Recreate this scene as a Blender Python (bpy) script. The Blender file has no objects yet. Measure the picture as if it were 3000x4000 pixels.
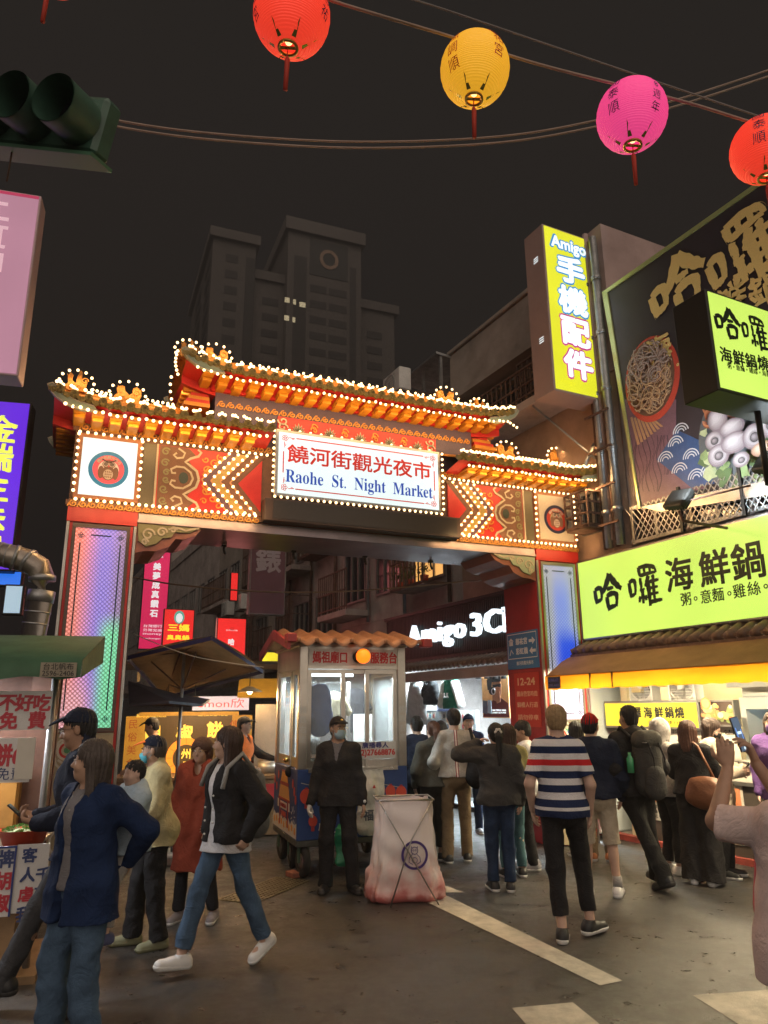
import bpy, math, random
import numpy as np
from mathutils import Vector, Matrix
random.seed(7); np.random.seed(7)
SC = bpy.context.scene
COL = SC.collection
R = math.radians
# ------------------------------------------------------------------ camera
EYE = 1.78; FPX = 2864.0; PITCH = R(14.93); ROLL = R(-0.546)
_fw = Vector((0, math.cos(PITCH), math.sin(PITCH))); _r0 = Vector((1, 0, 0)); _u0 = _r0.cross(_fw)
_rt = _r0*math.cos(ROLL) + _u0*math.sin(ROLL); _up = _u0*math.cos(ROLL) - _r0*math.sin(ROLL)
CAMPOS = Vector((0, 0, EYE))
cd = bpy.data.cameras.new('camera'); cam = bpy.data.objects.new('camera', cd); COL.objects.link(cam)
cd.sensor_fit = 'VERTICAL'; cd.sensor_height = 36; cd.lens = 36*FPX/4000
cd.clip_start = 0.05; cd.clip_end = 3000
m4 = Matrix((( _rt.x, _up.x, -_fw.x, 0), (_rt.y, _up.y, -_fw.y, 0), (_rt.z, _up.z, -_fw.z, EYE), (0, 0, 0, 1)))
cam.matrix_world = m4
SC.camera = cam
# ------------------------------------------------------------------ night sky, faint town glow, added front fill, exposure
W = bpy.data.worlds.new('World'); SC.world = W; W.use_nodes = True
nt = W.node_tree; nt.nodes.clear()
out = nt.nodes.new('ShaderNodeOutputWorld'); bg = nt.nodes.new('ShaderNodeBackground')
tc = nt.nodes.new('ShaderNodeTexCoord'); sx = nt.nodes.new('ShaderNodeSeparateXYZ'); cr = nt.nodes.new('ShaderNodeValToRGB')
nt.links.new(tc.outputs['Generated'], sx.inputs[0]); nt.links.new(sx.outputs['Z'], cr.inputs[0])
cr.color_ramp.elements[0].position = 0.0; cr.color_ramp.elements[0].color = (.030, .024, .040, 1)
cr.color_ramp.elements[1].position = 0.75; cr.color_ramp.elements[1].color = (.0190, .0186, .0182, 1)
e = cr.color_ramp.elements.new(.35); e.color = (.026, .023, .026, 1)
nt.links.new(cr.outputs[0], bg.inputs[0]); bg.inputs[1].default_value = 0.85
nt.links.new(bg.outputs[0], out.inputs[0])
sl = bpy.data.lights.new('sun', 'SUN'); sl.energy = 3.9; sl.angle = R(100); sl.color = (1, .83, .68)  # no sun at night: broad fill added from behind the camera for the foreground
so = bpy.data.objects.new('sun', sl); COL.objects.link(so); so.rotation_euler = (R(50), 0, R(12))
SC.view_settings.view_transform = 'Standard'; SC.view_settings.look = 'None'
SC.view_settings.exposure = 0.25; SC.view_settings.gamma = 1; SC.view_settings.use_curve_mapping = False
SC.render.engine = 'CYCLES'
SC.cycles.max_bounces = 6; SC.cycles.diffuse_bounces = 3; SC.cycles.glossy_bounces = 3
SC.cycles.transparent_max_bounces = 8; SC.cycles.sample_clamp_indirect = 3.0; SC.cycles.use_denoising = True
SC.cycles.caustics_reflective = False; SC.cycles.caustics_refractive = False
# ------------------------------------------------------------------ placing helpers: a pixel of the 3000x4000 photo at a known depth
def ray(px, py): return _fw + _rt*((px-1500)/FPX) - _up*((py-2000)/FPX)
def ground(px, py, z=0.0):
    d = ray(px, py); return CAMPOS + d*((z-EYE)/d.z)
def at(px, py, Y):
    d = ray(px, py); return CAMPOS + d*(Y/d.y)
class Frame:
    """x right, y away, z up as seen from the street; yaw about z"""
    def __init__(s, o, yaw):
        s.o = Vector(o); s.yaw = yaw
        s.x = Vector((math.cos(yaw), math.sin(yaw), 0)); s.y = Vector((-math.sin(yaw), math.cos(yaw), 0))
        s.m = Matrix.Translation(s.o) @ Matrix.Rotation(yaw, 4, 'Z')
    def w(s, x, y, z): return s.o + s.x*x + s.y*y + Vector((0, 0, z))
    def hit(s, px, py, y=0.0):
        """(x, z) where the pixel's ray meets the plane y of this frame"""
        d = ray(px, py); p0 = s.o + s.y*y
        p = CAMPOS + d*(((p0-CAMPOS).dot(s.y))/d.dot(s.y)); q = p - s.o
        return q.dot(s.x), p.z
# ------------------------------------------------------------------ materials
MATS = {}
def _n(nt, t, **kw):
    n = nt.nodes.new(t)
    for k, v in kw.items(): setattr(n, k, v)
    return n
def mat(name, col, rough=.6, metal=0., emis=None, es=0., vary=0., vscale=6., bump=0., bscale=60., spec=None, trans=0., alpha=1., sss=0., dark=None):
    if name in MATS: return MATS[name]
    m = bpy.data.materials.new(name); m.use_nodes = True; nt = m.node_tree
    b = nt.nodes['Principled BSDF']
    b.inputs['Base Color'].default_value = (*col, 1); b.inputs['Roughness'].default_value = rough; b.inputs['Metallic'].default_value = metal
    if spec is not None: b.inputs['Specular IOR Level'].default_value = spec
    if trans: b.inputs['Transmission Weight'].default_value = trans
    if alpha < 1: b.inputs['Alpha'].default_value = alpha
    if emis is not None:
        b.inputs['Emission Color'].default_value = (*emis, 1); b.inputs['Emission Strength'].default_value = es
    if vary or bump:
        t = _n(nt, 'ShaderNodeTexCoord')
    if vary:
        n1 = _n(nt, 'ShaderNodeTexNoise'); n1.inputs['Scale'].default_value = vscale; n1.inputs['Detail'].default_value = 6; n1.inputs['Roughness'].default_value = .65
        nt.links.new(t.outputs['Object'], n1.inputs['Vector'])
        mr = _n(nt, 'ShaderNodeMapRange'); mr.inputs[1].default_value = .3; mr.inputs[2].default_value = .7
        nt.links.new(n1.outputs[0], mr.inputs[0])
        mx = _n(nt, 'ShaderNodeMix', data_type='RGBA')
        d = dark or tuple(c*(1-vary) for c in col)
        mx.inputs[6].default_value = (*d, 1); mx.inputs[7].default_value = (*[min(1, c*(1+vary*.35)) for c in col], 1)
        nt.links.new(mr.outputs[0], mx.inputs[0]); nt.links.new(mx.outputs[2], b.inputs['Base Color'])
        rr = _n(nt, 'ShaderNodeMapRange'); rr.inputs[3].default_value = min(1, rough+.15); rr.inputs[4].default_value = max(.05, rough-.12)
        nt.links.new(n1.outputs[0], rr.inputs[0]); nt.links.new(rr.outputs[0], b.inputs['Roughness'])
    if bump:
        n2 = _n(nt, 'ShaderNodeTexNoise'); n2.inputs['Scale'].default_value = bscale; n2.inputs['Detail'].default_value = 5
        nt.links.new(t.outputs['Object'], n2.inputs['Vector'])
        bp = _n(nt, 'ShaderNodeBump'); bp.inputs['Strength'].default_value = bump; bp.inputs['Distance'].default_value = .02
        nt.links.new(n2.outputs[0], bp.inputs['Height']); nt.links.new(bp.outputs[0], b.inputs['Normal'])
    MATS[name] = m
    return m
def glow(name, col, es=1., rough=.35, base=None, uneven=.12, scale=2.5):
    """translucent sign face lit from inside: the tubes behind it leave it a little uneven"""
    if name in MATS: return MATS[name]
    m = mat(name, base or tuple(c*.25+.02 for c in col), rough, emis=col, es=es)
    nt = m.node_tree; b = nt.nodes['Principled BSDF']
    t = _n(nt, 'ShaderNodeTexCoord'); n1 = _n(nt, 'ShaderNodeTexNoise'); n1.inputs['Scale'].default_value = scale; n1.inputs['Detail'].default_value = 1
    nt.links.new(t.outputs['Object'], n1.inputs['Vector'])
    mr = _n(nt, 'ShaderNodeMapRange'); mr.inputs[1].default_value = .3; mr.inputs[2].default_value = .7
    mr.inputs[3].default_value = es*(1-uneven); mr.inputs[4].default_value = es*(1+uneven)
    nt.links.new(n1.outputs[0], mr.inputs[0]); nt.links.new(mr.outputs[0], b.inputs['Emission Strength'])
    return m
# ------------------------------------------------------------------ mesh builder
class MB:
    def __init__(s): s.v = []; s.f = []; s.mi = []; s.sm = []; s.cur = 0; s.T = None
    def add(s, vs, fs, smooth=False):
        o = len(s.v)
        if s.T is not None: vs = [s.T @ Vector(v) for v in vs]
        s.v += [tuple(v) for v in vs]
        for f in fs: s.f.append(tuple(i+o for i in f)); s.mi.append(s.cur); s.sm.append(smooth)
        return s
    def box(s, x0, x1, y0, y1, z0, z1, b=0.0):
        if x0 > x1: x0, x1 = x1, x0
        if y0 > y1: y0, y1 = y1, y0
        if z0 > z1: z0, z1 = z1, z0
        b = min(b, (x1-x0)*.45, (y1-y0)*.45, (z1-z0)*.45)
        if b <= 0:
            vs = [(x0,y0,z0),(x1,y0,z0),(x1,y1,z0),(x0,y1,z0),(x0,y0,z1),(x1,y0,z1),(x1,y1,z1),(x0,y1,z1)]
            return s.add(vs, [(0,3,2,1),(4,5,6,7),(0,1,5,4),(1,2,6,5),(2,3,7,6),(3,0,4,7)])
        def ring(z, i): return [(x0+i,y0+b if i==0 else y0+i,z)] if 0 else None
        vs = []; X = (x0, x1); Y = (y0, y1); Z = (z0, z1)
        idx = {}
        for i in (0, 1):
            for j in (0, 1):
                for k in (0, 1):
                    sx, sy, sz = (1 if i == 0 else -1), (1 if j == 0 else -1), (1 if k == 0 else -1)
                    for a in range(3):
                        p = [X[i]+sx*b, Y[j]+sy*b, Z[k]+sz*b]; p[a] = (X[i], Y[j], Z[k])[a]
                        idx[(i, j, k, a)] = len(vs); vs.append(tuple(p))
        g = lambda i, j, k, a: idx[(i, j, k, a)]
        fs = []
        fs += [(g(0,0,0,0),g(0,0,1,0),g(0,1,1,0),g(0,1,0,0)), (g(1,0,0,0),g(1,1,0,0),g(1,1,1,0),g(1,0,1,0))]
        fs += [(g(0,0,0,1),g(1,0,0,1),g(1,0,1,1),g(0,0,1,1)), (g(0,1,0,1),g(0,1,1,1),g(1,1,1,1),g(1,1,0,1))]
        fs += [(g(0,0,0,2),g(0,1,0,2),g(1,1,0,2),g(1,0,0,2)), (g(0,0,1,2),g(1,0,1,2),g(1,1,1,2),g(0,1,1,2))]
        for j in (0, 1):
            for k in (0, 1): fs.append((g(0,j,k,1),g(1,j,k,1),g(1,j,k,2),g(0,j,k,2)))
        for i in (0, 1):
            for k in (0, 1): fs.append((g(i,0,k,0),g(i,1,k,0),g(i,1,k,2),g(i,0,k,2)))
        for i in (0, 1):
            for j in (0, 1): fs.append((g(i,j,0,0),g(i,j,1,0),g(i,j,1,1),g(i,j,0,1)))
        for i in (0, 1):
            for j in (0, 1):
                for k in (0, 1): fs.append((g(i,j,k,0),g(i,j,k,1),g(i,j,k,2)))
        return s.add(vs, fs)
    def quad(s, a, b, c, d): return s.add([a, b, c, d], [(0, 1, 2, 3)])
    def plate(s, pts, y0, y1):
        """polygon in the xz plane given thickness from y0 (front) to y1"""
        n = len(pts)
        vs = [(p[0], y0, p[1]) for p in pts]+[(p[0], y1, p[1]) for p in pts]
        fs = [tuple(range(n)), tuple(range(2*n-1, n-1, -1))]
        fs += [(i, i+n, (i+1) % n+n, (i+1) % n) for i in range(n)]
        return s.add(vs, fs)
    def disc(s, cx, cz, r, y0, y1, n=28, rz=None, a0=0, a1=2*math.pi):
        rz = rz or r
        return s.plate([(cx+r*math.cos(a0+(a1-a0)*i/n), cz+rz*math.sin(a0+(a1-a0)*i/n)) for i in range(n)], y0, y1)
    def ringp(s, cx, cz, r0, r1, y0, y1, n=32):
        pi = [(cx+r0*math.cos(2*math.pi*i/n), cz+r0*math.sin(2*math.pi*i/n)) for i in range(n)]
        po = [(cx+r1*math.cos(2*math.pi*i/n), cz+r1*math.sin(2*math.pi*i/n)) for i in range(n)]
        vs = [(a, y0, b) for a, b in pi]+[(a, y0, b) for a, b in po]+[(a, y1, b) for a, b in po]
        fs = []
        for i in range(n):
            j = (i+1) % n; fs += [(i, j, n+j, n+i), (n+i, n+j, 2*n+j, 2*n+i)]
        return s.add(vs, fs)
    def strip(s, pts, w, y0, y1=None, closed=False):
        """flat ribbon of width w along a polyline of xz points (a painted or raised line)"""
        if y1 is None: y1 = y0+.006
        n = len(pts); L = []; Rr = []
        for i in range(n):
            a = pts[(i-1) % n] if (closed or i > 0) else pts[i]; b = pts[(i+1) % n] if (closed or i < n-1) else pts[i]
            dx, dz = b[0]-a[0], b[1]-a[1]; l = math.hypot(dx, dz) or 1
            ww = w(i/(n-1)) if callable(w) else w
            nx, nz = -dz/l*ww/2, dx/l*ww/2
            L.append((pts[i][0]+nx, pts[i][1]+nz)); Rr.append((pts[i][0]-nx, pts[i][1]-nz))
        vs = [(p[0], y0, p[1]) for p in L]+[(p[0], y0, p[1]) for p in Rr]+[(p[0], y1, p[1]) for p in L]+[(p[0], y1, p[1]) for p in Rr]
        fs = []
        for i in range(n if closed else n-1):
            j = (i+1) % n
            fs += [(i, n+i, n+j, j), (i, j, 2*n+j, 2*n+i), (n+i, 3*n+i, 3*n+j, n+j)]
        return s.add(vs, fs)
    def tube(s, pts, r, n=8, cap=True):
        pts = [Vector(p) for p in pts]; m = len(pts); vs = []; fs = []
        ref = None
        for i, p in enumerate(pts):
            d = (pts[min(i+1, m-1)]-pts[max(i-1, 0)])
            if d.length < 1e-9: d = Vector((0, 0, 1))
            d.normalize()
            if ref is None:
                ref = Vector((0, 0, 1)) if abs(d.z) < .9 else Vector((1, 0, 0))
            a = d.cross(ref).normalized(); b = d.cross(a).normalized(); ref = -b if False else ref
            rr = r[i] if isinstance(r, (list, tuple)) else r
            for k in range(n):
                t = 2*math.pi*k/n; vs.append(p+a*(rr*math.cos(t))+b*(rr*math.sin(t)))
        for i in range(m-1):
            for k in range(n):
                fs.append((i*n+k, i*n+(k+1) % n, (i+1)*n+(k+1) % n, (i+1)*n+k))
        if cap: fs += [tuple(range(n-1, -1, -1)), tuple(range((m-1)*n, m*n))]
        return s.add(vs, fs, True)
    def lathe(s, prof, n=24, c=(0, 0, 0), smooth=True):
        vs = []; fs = []
        for (r, z) in prof:
            for k in range(n):
                t = 2*math.pi*k/n; vs.append((c[0]+r*math.cos(t), c[1]+r*math.sin(t), c[2]+z))
        for i in range(len(prof)-1):
            for k in range(n): fs.append((i*n+k, i*n+(k+1) % n, (i+1)*n+(k+1) % n, (i+1)*n+k))
        return s.add(vs, fs, smooth)
    def ball(s, c, r, n=8, m=6, sc=(1, 1, 1)):
        prof = []; vs = []; fs = []
        for i in range(m+1):
            t = math.pi*i/m
            for k in range(n):
                a = 2*math.pi*k/n
                vs.append((c[0]+r*sc[0]*math.sin(t)*math.cos(a), c[1]+r*sc[1]*math.sin(t)*math.sin(a), c[2]+r*sc[2]*math.cos(t)))
        for i in range(m):
            for k in range(n): fs.append((i*n+k, (i+1)*n+k, (i+1)*n+(k+1) % n, i*n+(k+1) % n))
        return s.add(vs, fs, True)
    def build(s, name, m, parent=None, M=None, label=None):
        me = bpy.data.meshes.new(name); me.from_pydata(s.v, [], s.f)
        ms = m if isinstance(m, (list, tuple)) else [m]
        for x in ms: me.materials.append(x)
        if len(ms) > 1: me.polygons.foreach_set('material_index', s.mi)
        me.polygons.foreach_set('use_smooth', s.sm)
        me.update()
        o = bpy.data.objects.new(name, me); COL.objects.link(o)
        if parent is not None: o.parent = parent
        if M is not None: o.matrix_local = M
        if label: o['label'] = label
        return o
def thing(name, label, cat, M=None, group=None, kind=None):
    o = bpy.data.objects.new(name, None); COL.objects.link(o); o.empty_display_size = .1
    if M is not None: o.matrix_world = M
    return tag(o, label, cat, group, kind)
def tag(o, label=None, cat=None, group=None, kind=None):
    if label: o['label'] = label
    if cat: o['category'] = cat
    if group: o['group'] = group
    if kind: o['kind'] = kind
    return o
def lamp_light(kind, p, energy, color, parent=None, size=.1, size_y=None, rot=(0, 0, 0), name='lamp_glow'):
    l = bpy.data.lights.new(name, kind); l.energy = energy; l.color = color
    if kind == 'POINT': l.shadow_soft_size = size
    else:
        l.shape = 'RECTANGLE'; l.size = size; l.size_y = size_y or size
    o = bpy.data.objects.new(name, l); COL.objects.link(o); o.parent = parent; o.location = p; o.rotation_euler = rot; return o
def copy_tree(o, parent=None):
    c = o.copy(); COL.objects.link(c)
    if parent is not None: c.parent = parent; c.matrix_parent_inverse = o.matrix_parent_inverse.copy()
    for ch in list(o.children): copy_tree(ch, c)
    return c
def XZ(M=None): return Matrix.Rotation(R(90), 4, 'X')
def text_mesh(s, size=1., bold=0., depth=.0, res=2, track=1., mirror=False, stretch=1.0):
    c = bpy.data.curves.new('lettering', 'FONT'); c.body = s; c.resolution_u = res; c.offset = bold; c.extrude = depth; c.space_character = track
    o = bpy.data.objects.new('lettering', c); COL.objects.link(o)
    me = bpy.data.meshes.new_from_object(o.evaluated_get(bpy.context.evaluated_depsgraph_get()))
    bpy.data.objects.remove(o); bpy.data.curves.remove(c)
    n = len(me.vertices); co = np.zeros(n*3); me.vertices.foreach_get('co', co); co = co.reshape(-1, 3)
    return me, co
def text(s, m, parent, x, z, size, y=-.004, bold=0., depth=.0015, name='lettering', fit=None, align='C', vert=False, gap=1.12, rot=0., mirror=False, rough=0., M=None, shear=0., hgt=None, label=None, res=2):
    """lettering in the xz plane, centred on (x, z) (or from its left end), its face towards -y; size = glyph height;
    vert stacks the characters; fit = total width (or height)"""
    pieces = []
    if vert:
        chars = [ch for ch in s]; step = size*gap
        for i, ch in enumerate(chars):
            if ch == ' ': continue
            me, co = text_mesh(ch, depth=depth/size, res=res)
            mn, mx = co.min(0), co.max(0)
            cx = (mn[0]+mx[0])/2; p = co.copy(); p[:, 0] -= cx; p[:, 1] -= .36
            p *= size; p[:, 1] -= i*step - (len(chars)-1)*step/2
            pieces.append((me, p))
    else:
        me, co = text_mesh(s, depth=depth/size, track=gap if gap != 1.12 else 1., res=res)
        mn, mx = co.min(0), co.max(0); p = co.copy()
        if align == 'C': p[:, 0] -= (mn[0]+mx[0])/2
        p[:, 1] -= (mn[1]+mx[1])/2
        hs = vs = size
        if fit: hs = fit/(mx[0]-mn[0])
        if hgt: vs = hgt/(mx[1]-mn[1])
        p[:, 0] *= hs; p[:, 1] *= vs; p[:, 2] *= size
        pieces.append((me, p))
    V = []; Fc = []
    if bold:
        k = 8 if bold > .012 else 4
        pieces = [(me, p+np.array([bold*math.cos(6.283*i/k+.78), bold*math.sin(6.283*i/k+.78), .00035*i])) for me, p in pieces for i in range(k)]
    for me, p in pieces:
        o = len(V); V += p.tolist(); Fc += [tuple(i+o for i in f.vertices) for f in me.polygons]
    for me in {id(q[0]): q[0] for q in pieces}.values(): bpy.data.meshes.remove(me)
    A = np.array(V)
    if rough:
        A[:, :2] += rough*np.sin(A[:, 1::-1]*38/size*.3+1.3*np.sin(A[:, :2]*21/size*.3))
    if shear: A[:, 0] += shear*A[:, 1]
    if mirror: A[:, 0] *= -1; Fc = [f[::-1] for f in Fc]
    if rot:
        c_, s_ = math.cos(rot), math.sin(rot); A[:, :2] = A[:, :2] @ np.array([[c_, s_], [-s_, c_]])
    B = np.stack([A[:, 0]+x, y-A[:, 2], A[:, 1]+z], 1)
    me = bpy.data.meshes.new(name); me.from_pydata(B.tolist(), [], Fc); me.materials.append(m); me.update()
    o = bpy.data.objects.new(name, me); COL.objects.link(o)
    if parent is not None: o.parent = parent
    if M is not None: o.matrix_local = M
    if label: o['label'] = label
    return o
# ------------------------------------------------------------------ figures: smooth distance fields turned into one surface each
class Field:
    def __init__(s, lo, hi, h):
        s.h = h; s.lo = np.array(lo, float); s.n = np.ceil((np.array(hi)-s.lo)/h).astype(int)+1
        s.d = np.full(s.n, .3, np.float32)
    def like(s):
        g = object.__new__(Field); g.h, g.lo, g.n = s.h, s.lo, s.n; g.d = np.full(s.n, .3, np.float32); return g
    def union(s, g, k):
        hh = np.clip(.5+.5*(s.d-g.d)/k, 0, 1); s.d = s.d*(1-hh)+g.d*hh-k*hh*(1-hh); return s
    def _reg(s, lo, hi):
        i0 = np.maximum(0, np.floor((np.array(lo)-s.lo)/s.h).astype(int)); i1 = np.minimum(s.n, np.ceil((np.array(hi)-s.lo)/s.h).astype(int)+1)
        if (i1 <= i0).any(): return None, None
        ax = [s.lo[k]+s.h*np.arange(i0[k], i1[k]) for k in range(3)]
        return tuple(slice(i0[k], i1[k]) for k in range(3)), np.stack(np.meshgrid(*ax, indexing='ij'), -1)
    def _mix(s, sl, e, k, op):
        d = s.d[sl]
        if op == 'add':
            if k > 0:
                hh = np.clip(.5+.5*(d-e)/k, 0, 1); s.d[sl] = d*(1-hh)+e*hh-k*hh*(1-hh)
            else: s.d[sl] = np.minimum(d, e)
        else:
            if k > 0:
                hh = np.clip(.5-.5*(d+e)/k, 0, 1); s.d[sl] = d*(1-hh)+(-e)*hh+k*hh*(1-hh)
            else: s.d[sl] = np.maximum(d, -e)
    def cap(s, a, b, ra, rb, k=.02, op='add', q=1., Rm=None):
        """tapered limb from a to b; q>1 flattens it front to back"""
        a = np.array(a, float); b = np.array(b, float); m = max(ra, rb)+k+.03
        sl, p = s._reg(np.minimum(a, b)-m, np.maximum(a, b)+m)
        if sl is None: return s
        ab = b-a; L = ab@ab+1e-9
        t = np.clip(((p-a)@ab)/L, 0, 1); v = p-a-t[..., None]*ab
        if q != 1.: v = v*np.array([1, q, 1])
        e = np.sqrt((v*v).sum(-1))-(ra+(rb-ra)*t)
        s._mix(sl, e.astype(np.float32), k, op); return s
    def ell(s, c, r, k=.015, op='add', Rm=None):
        c = np.array(c, float); r = np.array(r, float); m = r.max()+k+.03
        sl, p = s._reg(c-m, c+m)
        if sl is None: return s
        v = p-c
        if Rm is not None: v = v @ Rm
        q = np.sqrt(((v/r)**2).sum(-1)); g = np.sqrt(((v/(r*r))**2).sum(-1))+1e-6
        e = q*(q-1)/g
        s._mix(sl, e.astype(np.float32), k, op); return s
    def cut(s, n, c):
        """keep the side where n.p < c"""
        ax = [s.lo[k]+s.h*np.arange(s.n[k]) for k in range(3)]
        e = n[0]*ax[0][:, None, None]+n[1]*ax[1][None, :, None]+n[2]*ax[2][None, None, :]-c
        s.d = np.maximum(s.d, e.astype(np.float32)); return s
    def mesh(s):
        d = s.d; h = s.h
        d[0], d[-1], d[:, 0], d[:, -1], d[:, :, 0], d[:, :, -1] = .1, .1, .1, .1, .1, .1
        sg = d < 0
        nx, ny, nz = d.shape
        c = [sg[i:nx-1+i, j:ny-1+j, k:nz-1+k] for i in (0, 1) for j in (0, 1) for k in (0, 1)]
        al = c[0].copy(); an = c[0].copy()
        for x in c[1:]: al &= x; an |= x
        act = an & ~al; idx = np.argwhere(act)
        if len(idx) == 0: return np.zeros((0, 3)), np.zeros((0, 4), int)
        num = np.full(act.shape, -1, np.int64); num[act] = np.arange(len(idx))
        acc = np.zeros((len(idx), 3)); cnt = np.zeros(len(idx))
        cor = [(i, j, k) for i in (0, 1) for j in (0, 1) for k in (0, 1)]
        for a in cor:
            for ax in range(3):
                if a[ax]: continue
                b = list(a); b[ax] = 1
                da = d[idx[:, 0]+a[0], idx[:, 1]+a[1], idx[:, 2]+a[2]]; db = d[idx[:, 0]+b[0], idx[:, 1]+b[1], idx[:, 2]+b[2]]
                m = (da < 0) != (db < 0); t = np.where(m, da/np.where(m, da-db, 1), 0)
                p = np.array(a, float)[None].repeat(len(idx), 0); p[:, ax] += t
                acc += p*m[:, None]; cnt += m
        V = (idx+acc/cnt[:, None])*h+s.lo
        Fs = []
        for ax in range(3):
            o1, o2 = (ax+1) % 3, (ax+2) % 3
            a = np.take(sg, range(0, sg.shape[ax]-1), ax); b = np.take(sg, range(1, sg.shape[ax]), ax)
            e = np.argwhere(a != b); e = e[(e[:, o1] > 0) & (e[:, o2] > 0) & (e[:, o1] < d.shape[o1]-1) & (e[:, o2] < d.shape[o2]-1)]
            def nn(u, v):
                f = e.copy(); f[:, o1] -= u; f[:, o2] -= v; return num[f[:, 0], f[:, 1], f[:, 2]]
            Q = np.stack([nn(1, 1), nn(0, 1), nn(0, 0), nn(1, 0)], 1)
            ins = sg[e[:, 0], e[:, 1], e[:, 2]]
            Q[~ins] = Q[~ins][:, ::-1]; Fs.append(Q)
        return V, np.concatenate(Fs)
def folds(V, amp, sc=1., seed=0, axis=None):
    rs = np.random.RandomState(seed); o = np.zeros(len(V))
    for i in range(6):
        k = rs.normal(size=3); k /= np.linalg.norm(k)
        if axis is not None: k[axis] *= .25
        f = sc*(14+10*i); w = rs.normal(size=3)*9*sc
        ph = V @ (k*f)+1.6*np.sin(V @ w+rs.rand()*6)+rs.rand()*6
        o += (1-np.abs(np.sin(ph/2))*2)/(1+.55*i)
    return o*amp*.5
def sdf_obj(name, f, m, parent, fold=0., fsc=1., seed=0, strand=None, axis=None, label=None):
    V, Q = f.mesh()
    if len(V) == 0: return None
    me = bpy.data.meshes.new(name); me.vertices.add(len(V)); me.loops.add(Q.size); me.polygons.add(len(Q))
    me.vertices.foreach_set('co', V.astype(np.float32).ravel())
    me.loops.foreach_set('vertex_index', Q.astype(np.int32).ravel())
    me.polygons.foreach_set('loop_start', np.arange(0, Q.size, 4, dtype=np.int32)); me.polygons.foreach_set('loop_total', np.full(len(Q), 4, np.int32))
    me.update(calc_edges=True); me.validate()
    if fold or strand:
        nr = np.zeros(len(me.vertices)*3, np.float32); me.vertices.foreach_get('normal', nr); nr = nr.reshape(-1, 3)
        dd = np.zeros(len(V))
        if fold: dd += folds(V, fold, fsc, seed, axis)
        if strand:
            c, amp, fr = strand; rs = np.random.RandomState(seed)
            an = np.arctan2(V[:, 0]-c[0], V[:, 1]-c[1])
            dd += amp*(np.sin(an*fr+2*np.sin(V[:, 2]*11+seed))+.7*np.sin(an*fr*2.3+3*np.sin(V[:, 2]*7))+.5*np.sin(an*fr*.37+V[:, 2]*8))
        V2 = V+nr*dd[:, None]; me.vertices.foreach_set('co', V2.astype(np.float32).ravel())
    me.polygons.foreach_set('use_smooth', np.ones(len(Q), bool)); me.materials.append(m); me.update()
    o = bpy.data.objects.new(name, me); COL.objects.link(o); o.parent = parent
    if label: o['label'] = label
    return o
def ik(a, b, l1, l2, hint):
    a, b, hint = (np.array(x, float) for x in (a, b, hint)); ab = b-a; L = np.linalg.norm(ab)
    if L > (l1+l2)*.998: b = a+ab/L*(l1+l2)*.998; ab = b-a; L = np.linalg.norm(ab)
    u = ab/L; x = (l1*l1-l2*l2+L*L)/(2*L); y = math.sqrt(max(0, l1*l1-x*x))
    hd = hint-u*(hint@u); hd /= np.linalg.norm(hd)+1e-9
    return a+u*x+hd*y, b
def rot(yaw=0., pitch=0., roll=0.):
    """head turn: yaw to the person's left, pitch up, roll to the right (degrees)"""
    return np.array(Matrix.Rotation(R(yaw), 3, 'Z') @ Matrix.Rotation(R(pitch), 3, 'X') @ Matrix.Rotation(R(roll), 3, 'Y'))
def skin(name, c): return mat('skin_'+name, c, .55, vary=.16, vscale=14, spec=.35)
def cloth(name, c, rough=.9, **k):
    k.setdefault('vary', .22); k.setdefault('vscale', 9); k.setdefault('bump', .25); k.setdefault('bscale', 220); k.setdefault('spec', .2)
    if 'cloth_'+name in MATS: return MATS['cloth_'+name]
    m = mat('cloth_'+name, c, rough, **k); nt = m.node_tree; b = nt.nodes['Principled BSDF']; old = b.inputs['Normal'].links[0].from_node
    t = _n(nt, 'ShaderNodeTexCoord'); n1 = _n(nt, 'ShaderNodeTexNoise'); n1.inputs['Scale'].default_value = 7; n1.inputs['Detail'].default_value = 4; n1.inputs['Roughness'].default_value = .55; n1.inputs['Distortion'].default_value = 1.3
    nt.links.new(t.outputs['Object'], n1.inputs['Vector']); rp = _n(nt, 'ShaderNodeMath', operation='PINGPONG'); rp.inputs[1].default_value = .11; nt.links.new(n1.outputs[0], rp.inputs[0])
    bp = _n(nt, 'ShaderNodeBump'); bp.inputs['Strength'].default_value = .5; bp.inputs['Distance'].default_value = .055; nt.links.new(rp.outputs[0], bp.inputs['Height']); nt.links.new(bp.outputs[0], old.inputs['Normal'])
    return m
def hairm(name, c):
    if 'hair_'+name in MATS: return MATS['hair_'+name]
    m = mat('hair_'+name, c, .5, vary=.35, vscale=40, spec=.5); nt = m.node_tree; b = nt.nodes['Principled BSDF']
    t = _n(nt, 'ShaderNodeTexCoord'); mp = _n(nt, 'ShaderNodeMapping'); mp.inputs['Scale'].default_value = (150, 150, 9); nt.links.new(t.outputs['Object'], mp.inputs[0])
    n1 = _n(nt, 'ShaderNodeTexNoise'); n1.inputs['Scale'].default_value = 1; n1.inputs['Detail'].default_value = 4; nt.links.new(mp.outputs[0], n1.inputs['Vector'])
    bp = _n(nt, 'ShaderNodeBump'); bp.inputs['Strength'].default_value = .9; bp.inputs['Distance'].default_value = .012; nt.links.new(n1.outputs[0], bp.inputs['Height']); nt.links.new(bp.outputs[0], b.inputs['Normal']); return m
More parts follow.
